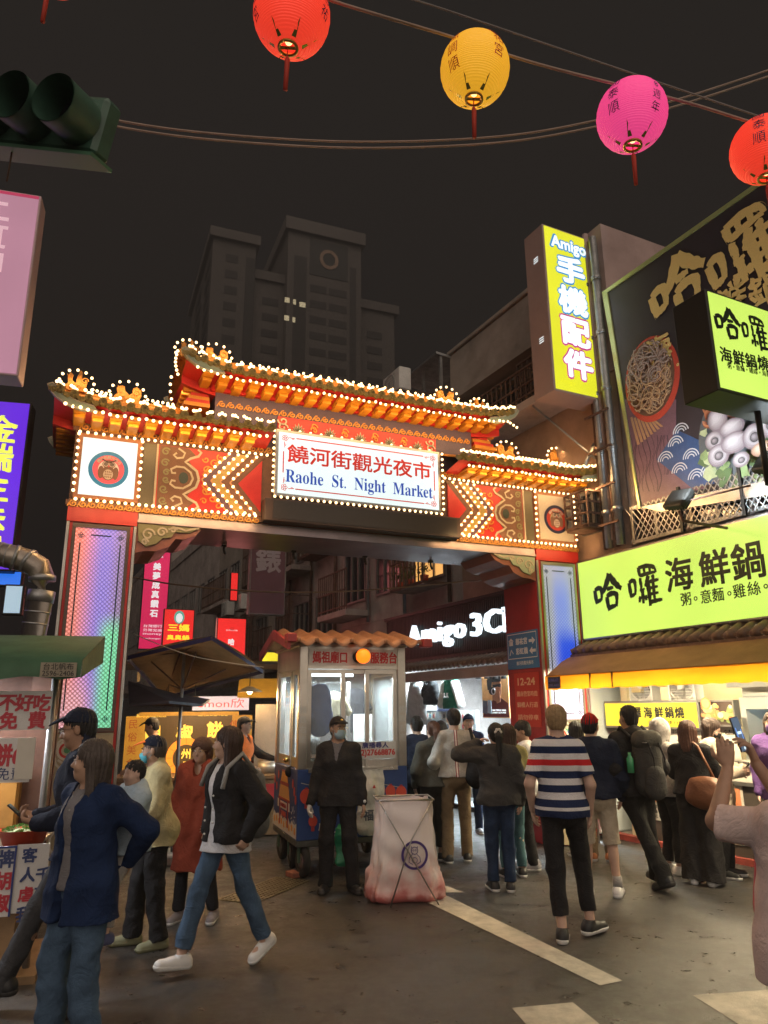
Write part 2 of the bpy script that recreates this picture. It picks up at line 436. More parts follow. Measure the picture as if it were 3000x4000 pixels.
class Person:
    """Faces local +Y with its own left at -X; all sizes for a 1.70 m figure scaled by s"""
    def __init__(s, label, loc, face, h=1.70, sk=None, head=(0, 0, 0), lean=0., wide=1., wr=None, el=None, ft=None, ftdir=None, ftpitch=None, grid=.0095,
                 crouch=0., hip=(0, 0), group=None, hands=(.35, .35), handdir=None, bulk=1., palm=None, twist=0., side=0.):
        s.root = thing('person', label, 'person', Matrix.Translation(Vector(loc)) @ Matrix.Rotation(R(face), 4, 'Z'), group)
        s.s = k = h/1.70; s.wide = wide; s.bulk = bulk; s.grid = grid
        s.skm = sk or skin('mid', (.44, .27, .19))
        lz = -crouch
        ln = math.tan(R(lean)); tw = R(twist)
        def B(x, y, z):
            z = z+lz; yy = y+max(0, z-.92)*ln+hip[1]; xx = x+hip[0]+side*max(0, z-1.1)
            if z > 1.0 and tw: xx, yy = xx*math.cos(tw)-yy*math.sin(tw), xx*math.sin(tw)+yy*math.cos(tw)
            return np.array([xx, yy, z])*k
        s.B = B; s.J = {}
        J = s.J
        J['pel'] = B(0, 0, .94); J['wst'] = B(0, .0, 1.08); J['chs'] = B(0, .005, 1.27); J['nck'] = B(0, -.012, 1.435); J['hd'] = B(0, .018, 1.585)
        s.Rh = rot(*head)
        if tw: s.Rh = np.array(Matrix.Rotation(tw, 3, 'Z')) @ s.Rh
        wr = wr or {}; el = el or {}; ft = ft or {}
        for sd, sg in (('L', -1), ('R', 1)):
            J['sh'+sd] = B(sg*.158*wide, -.012, 1.372)
            w = wr.get(sd, (sg*.225, .06, .86)); w = np.array([w[0], w[1]+(0 if sd in wr else 0), w[2]])*k
            hint = np.array(el.get(sd, (sg*.5, -1, -.2)), float)
            J['el'+sd], J['wr'+sd] = ik(J['sh'+sd], w, .285*k, .255*k, hint)
            J['hp'+sd] = B(sg*.088, 0, .915)
            f = ft.get(sd, (sg*.10, 0, 0)); an = np.array([f[0], f[1]-.0, f[2]+.085])*k
            J['kn'+sd], J['an'+sd] = ik(J['hp'+sd], an, .42*k, .415*k, (sg*.08, 1, 0))
            dr = R((ftdir or {}).get(sd, sg*-10)); pt = R((ftpitch or {}).get(sd, 0))
            J['td'+sd] = np.array([-math.sin(dr)*math.cos(pt), math.cos(dr)*math.cos(pt), math.sin(pt)])
        s.hands = hands; s.handdir = handdir or {}; s.palm = palm or {}
        s.seed = int(abs(hash_(label))) % 9973
        s.body()
    def bnd(s, m=.12):
        P = np.array([v for kk, v in s.J.items() if not kk.startswith('td')]); return P.min(0)-m*1.6, P.max(0)+np.array([m, m, .2])
    def H(s, *p): return s.J['hd']+s.Rh @ (np.array(p)*s.s)
    def torso(s, f, e=0., k=.05, low=True):
        J, c, w, b = s.J, s.s, s.wide, s.bulk; q = 1.42
        f.cap(J['pel'], J['wst'], .155*c*b+e, .138*c*b+e, k, q=q); f.cap(J['wst'], J['chs'], .138*c*b+e, .155*c*w+e, k, q=q)
        f.cap(J['chs'], J['chs']+(J['nck']-J['chs'])*.5, .152*c*w+e, .112*c*w+e, k, q=1.5)
        for sd in 'LR': f.cap(J['nck']+np.array([0, 0, -.03*c]), J['sh'+sd]+np.array([0, 0, .004*c]), .058*c+e*.6, .048*c+e, .045)
        if low:
            f.ell(J['pel']+np.array([0, -.035*c, -.03*c]), np.array([.150, .105, .11])*c*b+e, .05)
    def leg(s, f, sd, r, k=.04, to=1.0):
        J, c = s.J, s.s; a, kn, an = J['hp'+sd], J['kn'+sd], J['an'+sd]
        f.cap(a, kn, r[0]*c, r[1]*c, k); f.cap(kn, kn+(an-kn)*to, r[1]*c, (r[1]+(r[2]-r[1])*to)*c, k*.6)
    def body(s):
        J, c = s.J, s.s; lo, hi = s.bnd(.14); f = Field(lo, hi, s.grid); s.torso(f, -.012)
        for sd in 'LR':
            s.leg(f, sd, (.078, .052, .036)); f.ell(J['kn'+sd]+(J['an'+sd]-J['kn'+sd])*.3-np.array([0, .01*c, 0]), np.array([.036, .036, .09])*c, .04)
            an, td = J['an'+sd], J['td'+sd]; f.cap(an+np.array([0, 0, -.035*c]), an+td*.12*c+np.array([0, 0, -.05*c]), .036*c, .03*c, .02)
            f.cap(J['sh'+sd], J['el'+sd], .05*c, .04*c, .03); f.cap(J['el'+sd], J['wr'+sd], .041*c, .026*c, .02)
        f.cap(J['nck']-np.array([0, 0, .03*c]), s.H(0, -.012, -.06), .062*c, .054*c, .035)
        s.headf(f)
        for sd in 'LR': s.hand(f, sd)
        sdf_obj('body', f, s.skm, s.root)
    def headf(s, f):
        c = s.s; R3 = s.Rh; r = lambda *x: np.array(x)*c
        f.ell(s.H(0, -.012, .03), r(.074, .093, .088), .02, Rm=R3); f.ell(s.H(0, .022, -.03), r(.062, .07, .085), .025, Rm=R3)
        f.ell(s.H(0, .05, -.082), r(.034, .034, .028), .03, Rm=R3)
        for g in (-1, 1):
            f.ell(s.H(g*.031, .096, .008), r(.019, .016, .013), .012, 'cut', Rm=R3)
            f.ell(s.H(g*.077, -.008, -.008), r(.011, .02, .031), .006, Rm=R3)
            f.ell(s.H(g*.042, .062, -.03), r(.022, .022, .022), .02, Rm=R3)
        f.cap(s.H(0, .082, .012), s.H(0, .104, -.026), .007*c, .0125*c, .012); f.ell(s.H(0, .088, -.032), r(.018, .012, .009), .008, Rm=R3)
        f.ell(s.H(0, .082, -.058), r(.021, .013, .006), .006, Rm=R3); f.ell(s.H(0, .08, -.068), r(.018, .012, .006), .006, Rm=R3)
    def hand(s, f, sd):
        J, c = s.J, s.s; sg = -1 if sd == 'L' else 1; w = J['wr'+sd]
        d = s.handdir.get(sd); d = np.array(d, float) if d is not None else w-J['el'+sd]; d = d/np.linalg.norm(d)
        pn = np.array(s.palm.get(sd, (-sg, 0, 0)), float)          # the way the palm faces
        pn = pn-d*(pn@d); pn /= np.linalg.norm(pn)+1e-9
        th = np.cross(pn, d)*sg                                      # thumb side
        curl = s.hands[0 if sd == 'L' else 1]
        k0 = w+d*.03*c
        for i in range(4):
            o = (.026-.0175*i)*c; f.cap(k0+th*o*.6, w+d*(.085-.004*abs(i-1))*c+th*o, .0155*c, .0125*c, .012)
        for i, L in enumerate((.068, .077, .071, .056)):
            b = w+d*(.085-.004*abs(i-1))*c+th*(.028-.0185*i)*c; a = curl*(.75+.12*i); p = b
            spread = th*(.12-.08*i)
            for j, fr in enumerate((.42, .32, .26)):
                a2 = a*(j+1)*.8; q = p+(d*math.cos(a2)+pn*math.sin(a2)+spread*.6)*L*fr*c
                f.cap(p, q, (.0092-.0006*j)*c, (.0086-.0007*j)*c, .004); p = q
        p = w+d*.035*c+th*.022*c; q = p+(d*.62+th*.7+pn*.3)*.045*c; f.cap(p, q, .013*c, .0105*c, .01)
        f.cap(q, q+(d*.85+th*.25+pn*(.3+curl*.5))*.035*c, .0105*c, .0085*c, .005)
    # ---- clothing
    def top(s, m, name='jacket', sleeve=1., hem=.86, ease=.02, arm=.016, flare=.0, fold=.011, collar=.0, openw=0., neck=.07, hood=False, cuff=None, vneck=0., grid=.0105, fsc=1., opent=None, label=None, longw=None):
        J, c = s.J, s.s; lo, hi = s.bnd(.16); f = Field(lo, hi, grid)
        s.torso(f, ease, low=True)
        hb = s.B(0, -.005, hem+.0); f.cap(J['wst'], hb, .142*c*s.bulk+ease, (.165+flare)*c*s.bulk+ease, .05, q=1.4)
        f.ell(J['chs']+np.array([0, .02, -.01]), np.array([.148*s.wide, .112, .14])*c+ease*.8, .05)
        if hem < .7:
            f.cap(J['pel'], s.B(0, -.005, hem), .165*c+ease, (.175+flare)*c+ease, .05, q=1.35)
        if hem < .98:
            for sd in 'LR': f.cap(J['hp'+sd], J['kn'+sd], .108*c*s.bulk+ease*.6, .085*c+ease*.6, .05)
            f.ell(J['pel']+np.array([0, -.035*c, -.03*c]), np.array([.166, .126, .13])*c*s.bulk+ease*.5, .04)
        f.cut((0, 0, -1), -hb[2])
        if sleeve > 0:
            for sd in 'LR':
                a, e, w = J['sh'+sd], J['el'+sd], J['wr'+sd]
                if sleeve <= .5:
                    en = a+(e-a)*sleeve*2; g = f.like(); g.cap(a, en+(en-a)*.25, .048*c+arm, .050*c+arm*1.2, .02)
                    dd = (en-a)/np.linalg.norm(en-a); g.cut(dd, dd@en)
                    f.union(g, .02)
                else:
                    en = e+(w-e)*(sleeve*2-1)
                    f.cap(a, e, .047*c+arm, .041*c+arm, .045); f.cap(e, en, .046*c+arm, .034*c+arm*.75, .02)
        if collar:
            f.cap(J['nck']-np.array([0, 0, .04*c]), J['nck']+(s.H(0, -.012, -.06)-J['nck'])*.55+np.array([0, -.006, collar]), .085*c, .074*c, .02)
        if hood: f.ell(J['nck']+np.array([0, -.075*c, .0]), np.array([.115, .06, .075])*c, .03); f.ell(J['nck']+np.array([0, -.06*c, .03]), np.array([.09, .05, .07])*c, .03)
        n0 = J['nck']; up = s.H(0, 0, -.02)
        f.cap(n0+np.array([0, .012*c, -.0*c]), up+np.array([0, .03, .05]), neck*c, (neck+.012)*c, .01, 'cut')
        if vneck: f.cap(n0+np.array([0, .07*c, 0]), s.B(0, .17, 1.42-vneck), .05*c, .008*c, .01, 'cut')
        if openw:
            zt = opent if opent else 1.46
            for i in range(8):
                t = i/7; z = hem-.05+(zt-hem)*t; ww = openw*(1.0-.35*math.sin(t*3.1)) if not callable(openw) else openw(t)
                f.ell(s.B(0, .19, z), np.array([ww, .14, (zt-hem)/9])*c, .006, 'cut')
        return sdf_obj(name, f, m, s.root, fold, fsc, s.seed+3, label=label)
    def pants(s, m, name='trousers', hem=.06, r=(.098, .072, .062), fold=.010, top=1.0, grid=.0105, flare=None, fsc=1., label=None):
        J, c = s.J, s.s; lo, hi = s.bnd(.14); f = Field(lo, hi, grid)
        f.cap(J['pel'], s.B(0, 0, top), .158*c*s.bulk, .148*c*s.bulk, .04, q=1.4); f.ell(J['pel']+np.array([0, -.035*c, -.03*c]), np.array([.158, .118, .115])*c*s.bulk, .04)
        for sd in 'LR':
            a, kn, an = J['hp'+sd], J['kn'+sd], J['an'+sd]
            zz = hem*c; t = min(1.15, max(.05, (kn[2]-zz-an[2]*0)/(max(.05, kn[2]-an[2])))) if hem < .4 else 0
            if hem >= .4:
                d = kn-a; tt = (a[2]-zz)/(a[2]-kn[2]); en = a+d*tt
                f2 = f.like(); f2.cap(a, en+d*.06, r[0]*c, r[1]*c, .03); dd = d/np.linalg.norm(d); f2.cut(dd, dd@en)
                f.union(f2, .03)
            else:
                en = kn+(an-kn)*t
                f2 = f.like()
                f2.cap(a, kn, r[0]*c, r[1]*c, .04); f2.cap(kn, en+(en-kn)*.1, r[1]*c, r[2]*c, .02)
                dd = (en-kn)/np.linalg.norm(en-kn); f2.cut(dd, dd@en)
                f.union(f2, .025)
        f.cut((0, 0, 1), s.B(0, 0, top)[2])
        return sdf_obj(name, f, m, s.root, fold, fsc, s.seed+5, label=label)
    def shoes(s, m, sole=None, name='shoe', L=.26, bare=False, high=0.):
        J, c = s.J, s.s
        for sd in 'LR':
            an, td = J['an'+sd], J['td'+sd]; up = np.array([0, 0, 1.]); up = up-td*(up@td); up /= np.linalg.norm(up); rt = np.cross(td, up)
            Rm = np.stack([rt, td, up], 1)
            g0 = an-up*.085*c
            P = lambda x, y, z: g0+Rm @ (np.array([x, y, z])*c)
            lo = np.minimum.reduce([P(-.1, -.12, -.02), P(.1, .25, .16), P(-.1, .25, -.02), P(.1, -.12, .16), P(-.1, -.12, .16), P(.1, .25, -.02)])-.03; hi = np.maximum.reduce([P(-.1, -.12, -.02), P(.1, .25, .16), P(-.1, .25, -.02), P(.1, -.12, .16), P(-.1, -.12, .16), P(.1, .25, -.02)])+.03
            f = Field(lo, hi, .0075)
            f.cap(P(0, -.045, .035), P(0, .145, .026), .044*c, .043*c, .02); f.cap(P(0, -.04, .05), P(0, .06, .045), .04*c, .032*c, .03); f.cap(P(0, -.03, .06), P(0, -.012, .095+high), .043*c, .044*c, .02)
            top = .098+high
            f.cut(up, up @ P(0, 0, top)); f.cut(-up, -(up @ P(0, 0, .0)))
            o = sdf_obj(name, f, m, s.root)
            if sole is not None:
                g = Field(lo, hi, .0075); g.cap(P(0, -.048, .03), P(0, .148, .03), .0475*c, .047*c, .01); g.cut(up, up @ P(0, 0, .03)); g.cut(-up, -(up @ P(0, 0, -.004)))
                sdf_obj('sole', g, sole, o)
    # ---- head pieces
    def hair(s, m, style='short', name='hair', z=-.2, vol=1., seed=1, grid=.007):
        c, R3 = s.s, s.Rh; hd = s.J['hd']
        zz = abs(z)+.05 if style in ('long', 'bob', 'pony') else .18
        f = Field(hd-np.array([.24, .24, zz+.12])*c, hd+np.array([.24, .24, .2])*c, grid); r = lambda *x: np.array(x)*c
        v = vol
        if style == 'short':
            f.ell(s.H(0, -.02, .042), r(.08*v, .098*v, .086*v), .02, Rm=R3); f.ell(s.H(0, -.05, -.01), r(.07*v, .06*v, .085), .03, Rm=R3)
            f.ell(s.H(0, .085, -.025), r(.075, .075, .082), .012, 'cut', Rm=R3); f.ell(s.H(0, 0, -.13), r(.2, .2, .06), .01, 'cut', Rm=R3)
            for g in (-1, 1): f.ell(s.H(g*.085, .02, -.035), r(.03, .03, .045), .01, 'cut', Rm=R3)
        elif style == 'perm':
            f.ell(s.H(0, -.02, .04), r(.104*v, .115*v, .1*v), .02, Rm=R3); f.ell(s.H(0, -.05, -.04), r(.1*v, .075*v, .09), .03, Rm=R3)
            f.ell(s.H(0, .105, -.035), r(.07, .085, .085), .012, 'cut', Rm=R3)
        else:
            f.ell(s.H(0, -.018, .04), r(.086*v, .104*v, .09*v), .02, Rm=R3)
            if style in ('long', 'bob'):
                b = hd+np.array([0, -.05*c, 0]); d = np.array([0, -.02, z])*c
                f.cap(s.H(0, -.04, .0), b+d, .088*c*v, .07*c*v, .03, q=1.15)
                for g in (-1, 1): f.cap(s.H(g*.064, -.030, .01), hd+s.Rh @ (np.array([g*.07, -.02, 0])*c)+np.array([g*.012, .0, z*.95])*c, .034*c*v, .03*c*v, .03)
            if style == 'pony':
                f.ell(s.H(0, -.05, -.01), r(.07, .06, .08), .02, Rm=R3); f.cap(s.H(0, -.11, .03), s.H(0, -.135, -.02), .03*c, .034*c, .02); f.cap(s.H(0, -.135, -.02), s.J['nck']+np.array([0, -.11*c, z+.1]), .036*c, .022*c, .02)
            f.ell(s.H(0, .095, -.03), r(.064, .082, .09), .012, 'cut', Rm=R3); f.ell(s.H(0, .09, -.13), r(.05, .09, .09), .012, 'cut', Rm=R3)
        return sdf_obj(name, f, m, s.root, strand=(hd, .0035*v, 26), seed=seed)
    def face(s, mask=None, glasses=None, brow=None, lips=None, old=False):
        c, R3 = s.s, s.Rh
        ir = mat('eye_dark', (.02, .012, .01), .2); wh = mat('eye_white', (.62, .57, .53), .3)
        M3 = Matrix(R3.tolist()).to_4x4()
        for g in (-1, 1):
            b = MB(); b.T = Matrix.Translation(Vector(s.H(g*.031, .0845, .008))) @ M3
            b.ball((0, 0, 0), .0125*c, 12, 8, (1, .62, .52)); b.cur = 1; b.ball((0, .0052*c, 0), .0058*c, 10, 6, (1, .7, 1)); b.cur = 0
            b.build('eye', [wh, ir], s.root)
            b = MB(); b.T = Matrix.Translation(Vector(s.H(g*.031, .0925, .0265))) @ M3
            b.tube([(-.017*g*c, .001, -.001), (-.004*g*c, .004*c, .004*c), (.015*g*c, -.004*c, .001), (.022*g*c, -.011*c, -.003)], [.0025*c, .0035*c, .003*c, .0015*c], 6)
            b.build('eyebrow', brow or hairm('brow', (.03, .02, .015)), s.root)
        if lips is not False and mask is None:
            f = Field(s.H(0, .08, -.063)-.05, s.H(0, .08, -.063)+.05, .0035)
            f.ell(s.H(0, .0842, -.0585), np.array([.0215, .0125, .0052])*c, .003, Rm=R3); f.ell(s.H(0, .0825, -.068), np.array([.0185, .0122, .0055])*c, .003, Rm=R3)
            sdf_obj('lips', f, lips or mat('lips', (.36, .13, .11), .45), s.root)
        if mask is not None:
            f = Field(s.H(0, .05, -.05)-.14, s.H(0, .05, -.05)+.14, .006)
            f.ell(s.H(0, .03, -.045), np.array([.071, .083, .072])*c, .01, Rm=R3); f.cap(s.H(0, .085, -.005), s.H(0, .1, -.035), .016*c, .018*c, .02)
            n = R3 @ np.array([0, 0, 1.]); f.cut(n, n @ s.H(0, 0, -.008)); n2 = R3 @ np.array([0, -1., 0]); f.cut(n2, n2 @ s.H(0, .045, 0))
            o = sdf_obj('mask', f, mask, s.root, fold=.002, fsc=3, seed=4)
            b = MB()
            for g in (-1, 1): b.tube([s.H(g*.062, .05, -.02), s.H(g*.08, .0, .0)], .0015, 5)
            for g in (-1, 1): b.tube([s.H(g*.058, .05, -.08), s.H(g*.08, -.0, -.03)], .0015, 5)
            b.build('ear_loop', mask, o)
        if glasses is not None:
            b = MB(); b.T = Matrix.Translation(Vector(s.H(0, .1, .008))) @ M3
            for g in (-1, 1):
                pts = [((g*.034+.0235*math.cos(t))*c, -.004*abs(math.cos(t)) if 0 else 0, .0165*math.sin(t)*c) for t in np.linspace(0, 2*math.pi, 17)]
                b.tube(pts, .0016*c, 5); b.tube([(g*.058*c, 0, .004*c), (g*.078*c, -.02*c, .005*c), (g*.08*c, -.11*c, .0)], .0016*c, 5)
            b.tube([(-.011*c, 0, .005*c), (0, .004*c, .007*c), (.011*c, 0, .005*c)], .0016*c, 5)
            b.build('glasses', glasses, s.root)
    def cap(s, m, brim=None, name='cap', dome=1.0, edge=None):
        c, R3 = s.s, s.Rh
        f = Field(s.J['hd']-np.array([.3]*3)*c, s.J['hd']+np.array([.3]*3)*c, .0075)
        f.ell(s.H(0, -.014, .035), np.array([.0865, .105, .098*dome])*c, .01, Rm=R3); n = R3 @ np.array([0, .25, -1.]); n /= np.linalg.norm(n); f.cut(n, n @ s.H(0, 0, .04))
        f.ell(s.H(0, -.014, .135*dome), np.array([.008, .008, .006])*c, .006, Rm=R3)
        o = sdf_obj(name, f, m, s.root)
        g = Field(s.J['hd']-np.array([.3]*3)*c, s.J['hd']+np.array([.3]*3)*c, .006)
        Rb = s.Rh @ np.array(Matrix.Rotation(R(-12), 3, 'X'))
        g.ell(s.H(0, .085, .052), np.array([.074, .105, .04])*c, .004, Rm=Rb); nn = Rb @ np.array([0, 0, -1.]); g.cut(nn, nn @ s.H(0, .085, .072)); 
        h2 = g.like(); h2.ell(s.H(0, .085, .042), np.array([.072, .105, .041])*c, .004, Rm=Rb); g.d = np.maximum(g.d, -h2.d)
        g.ell(s.H(0, -.014, .03), np.array([.083, .1, .09])*c, .002, 'cut', Rm=R3)
        sdf_obj('brim', g, brim or m, o)
        return o
def hash_(t):
    h = 7
    for ch in t: h = (h*31+ord(ch)) & 0xffffff
    return h
# ------------------------------------------------------------------ road
def asphalt():
    m = bpy.data.materials.new('asphalt'); m.use_nodes = True; nt = m.node_tree; b = nt.nodes['Principled BSDF']
    t = _n(nt, 'ShaderNodeTexCoord')
    def noise_(sc, det=6, ro=.6):
        n = _n(nt, 'ShaderNodeTexNoise'); n.inputs['Scale'].default_value = sc; n.inputs['Detail'].default_value = det; n.inputs['Roughness'].default_value = ro
        nt.links.new(t.outputs['Object'], n.inputs['Vector']); return n
    a, c, d = noise_(.55), noise_(5, 8, .75), noise_(160, 3)
    r1 = _n(nt, 'ShaderNodeValToRGB'); r1.color_ramp.elements[0].position = .35; r1.color_ramp.elements[1].position = .68
    r1.color_ramp.elements[0].color = (.040, .038, .036, 1); r1.color_ramp.elements[1].color = (.070, .066, .061, 1); nt.links.new(a.outputs[0], r1.inputs[0])
    r2 = _n(nt, 'ShaderNodeValToRGB'); r2.color_ramp.elements[0].position = .32; r2.color_ramp.elements[1].position = .6
    r2.color_ramp.elements[0].color = (.55, .55, .55, 1); r2.color_ramp.elements[1].color = (1, 1, 1, 1); nt.links.new(c.outputs[0], r2.inputs[0])
    r3 = _n(nt, 'ShaderNodeValToRGB'); r3.color_ramp.elements[0].position = .3; r3.color_ramp.elements[1].position = .75
    r3.color_ramp.elements[0].color = (.6, .6, .6, 1); r3.color_ramp.elements[1].color = (1.35, 1.3, 1.25, 1); nt.links.new(d.outputs[0], r3.inputs[0])
    def mul(x, y):
        mx = _n(nt, 'ShaderNodeMix', data_type='RGBA', blend_type='MULTIPLY'); mx.inputs[0].default_value = 1
        nt.links.new(x, mx.inputs[6]); nt.links.new(y, mx.inputs[7]); return mx.outputs[2]
    dn = noise_(1.4, 4); wv = _n(nt, 'ShaderNodeVectorMath', operation='MULTIPLY_ADD'); wv.inputs[1].default_value = (.9, .9, .9); nt.links.new(dn.outputs[1], wv.inputs[0]); nt.links.new(t.outputs['Object'], wv.inputs[2])
    vo = _n(nt, 'ShaderNodeTexVoronoi', feature='DISTANCE_TO_EDGE'); vo.inputs['Scale'].default_value = .42; nt.links.new(wv.outputs[0], vo.inputs['Vector'])
    r4 = _n(nt, 'ShaderNodeValToRGB'); r4.color_ramp.elements[0].position = .002; r4.color_ramp.elements[0].color = (.45, .45, .45, 1); r4.color_ramp.elements[1].position = .009; r4.color_ramp.elements[1].color = (1, 1, 1, 1); nt.links.new(vo.outputs['Distance'], r4.inputs[0])
    sp = noise_(26, 2, .5); r5 = _n(nt, 'ShaderNodeValToRGB'); r5.color_ramp.elements[0].position = .70; r5.color_ramp.elements[0].color = (1, 1, 1, 1); r5.color_ramp.elements[1].position = .78; r5.color_ramp.elements[1].color = (1.9, 1.85, 1.7, 1); nt.links.new(sp.outputs[0], r5.inputs[0])
    nt.links.new(mul(mul(mul(mul(r1.outputs[0], r2.outputs[0]), r3.outputs[0]), r4.outputs[0]), r5.outputs[0]), b.inputs['Base Color'])
    mr = _n(nt, 'ShaderNodeMapRange'); mr.inputs[1].default_value = .35; mr.inputs[2].default_value = .65; mr.inputs[3].default_value = .24; mr.inputs[4].default_value = .62
    nt.links.new(c.outputs[0], mr.inputs[0]); nt.links.new(mr.outputs[0], b.inputs['Roughness'])
    bp = _n(nt, 'ShaderNodeBump'); bp.inputs['Strength'].default_value = .5; bp.inputs['Distance'].default_value = .01
    nt.links.new(d.outputs[0], bp.inputs['Height']); nt.links.new(bp.outputs[0], b.inputs['Normal'])
    return m
road_m = asphalt()
b = MB(); b.quad((-400, -60, 0), (400, -60, 0), (400, 700, 0), (-400, 700, 0)); road = tag(b.build('road', road_m), kind='structure')
paint_m = mat('worn_road_paint', (.52, .49, .41), .7, vary=.45, vscale=5, bump=.4, bscale=140)
def marking(pts, z=.004, name='road_marking'):
    b = MB(); P = [ground(*p) for p in pts]
    n = len(P); b.add([(p.x, p.y, z) for p in P], [tuple(range(n))]); return tag(b.build(name, paint_m), kind='structure')
marking([(1628, 3506), (2345, 3852), (2432, 3833), (1745, 3500)])
marking([(1715, 3452), (1700, 3488), (1812, 3487)])
marking([(2000, 3940), (2095, 4050), (2400, 4050), (2238, 3918)])
marking([(2706, 3890), (2880, 4000), (3060, 4090), (3010, 3868)])
YAWR = R(26.7); FR = Frame((2.95, 10.60, 0), R(26.7)-R(90)+R(0)); FR = Frame((2.95, 10.60, 0), -R(63.3))
FG_o = Vector((-.326613, 9.227358, 0)); YAWG = .4165; FG = Frame(FG_o, YAWG)
kerb_red = mat('red_kerb_paint', (.32, .05, .035), .7, vary=.5, vscale=7); conc = mat('pavement_concrete', (.20, .185, .165), .85, vary=.3, vscale=2.5, bump=.3, bscale=50)
b = MB(); b.T = FR.m; b.box(-40, 8, .35, .47, 0, .07); tag(b.build('kerb', kerb_red), kind='structure')
b = MB(); b.T = FR.m; b.box(-40, 8, .475, 9, .0, .068); tag(b.build('pavement', conc), kind='structure')
b = MB(); c_ = ground(1040, 3475); grate_m = mat('drain_iron_yellow_lit', (.22, .19, .13), .45, .7, vary=.3)  # yellow light on the iron is put into its base colour
b.T = Matrix.Translation((c_.x, c_.y, .004)) @ Matrix.Rotation(R(-24), 4, 'Z')
for i in range(9): b.box(-.2+i*.05, -.178+i*.05, -.55, .5, 0, .008)
for i in range(20): b.box(-.21, .235, -.55+i*.0535, -.535+i*.0535, .0, .006)
tag(b.build('drain_cover', grate_m), 'yellowish iron drain cover set in the asphalt left of the booth wheels', 'drain cover')
# ------------------------------------------------------------------ the street gate
red_p = mat('gate_red', (.52, .022, .018), .42, vary=.18, vscale=3, spec=.5); red_d = mat('gate_dark_red', (.34, .018, .022), .45, vary=.3, vscale=2)
gold = mat('gate_gold', (.62, .27, .045), .42, .25, vary=.3, vscale=14, bump=.25, bscale=40); goldtile = mat('glazed_tile', (.62, .25, .035), .33, .1, vary=.4, vscale=6, bump=.2, bscale=25)
tileend = mat('tile_end_olive', (.26, .19, .05), .5, .15, vary=.4, vscale=22, bump=.6, bscale=55); yel_b = mat('rafter_yellow', (.58, .24, .015), .45, vary=.2, vscale=8)
brn = mat('gate_brown', (.16, .075, .045), .6, vary=.3, vscale=5); purp = mat('gate_purple', (.085, .06, .10), .5, vary=.2, vscale=3)
steel = mat('brushed_steel', (.42, .40, .37), .32, .9, vary=.22, vscale=3); dark = mat('black_metal', (.02, .019, .018), .5, .2)
cream = mat('cloud_cream', (.46, .40, .30), .5, vary=.15); olive = mat('cloud_olive', (.20, .19, .09), .5); cloudg = mat('cloud_gray_green', (.30, .36, .26), .5)
lit_bulb = mat('lit_bulb', (1, .8, .5), .3, emis=(1, .66, .32), es=3.6)
white_sign = glow('white_sign_face', (.80, .93, .93), .92, uneven=.05, scale=1.2); ink_red = mat('sign_red', (.60, .025, .015), .5, emis=(.75, .03, .015), es=.35); ink_blue = mat('sign_blue', (.02, .09, .50), .5, emis=(.02, .08, .6), es=.4)
gate = thing('street_gate', 'ornate red and gold market gate spanning the street, edged with rows of lit bulbs', 'gate', FG.m)
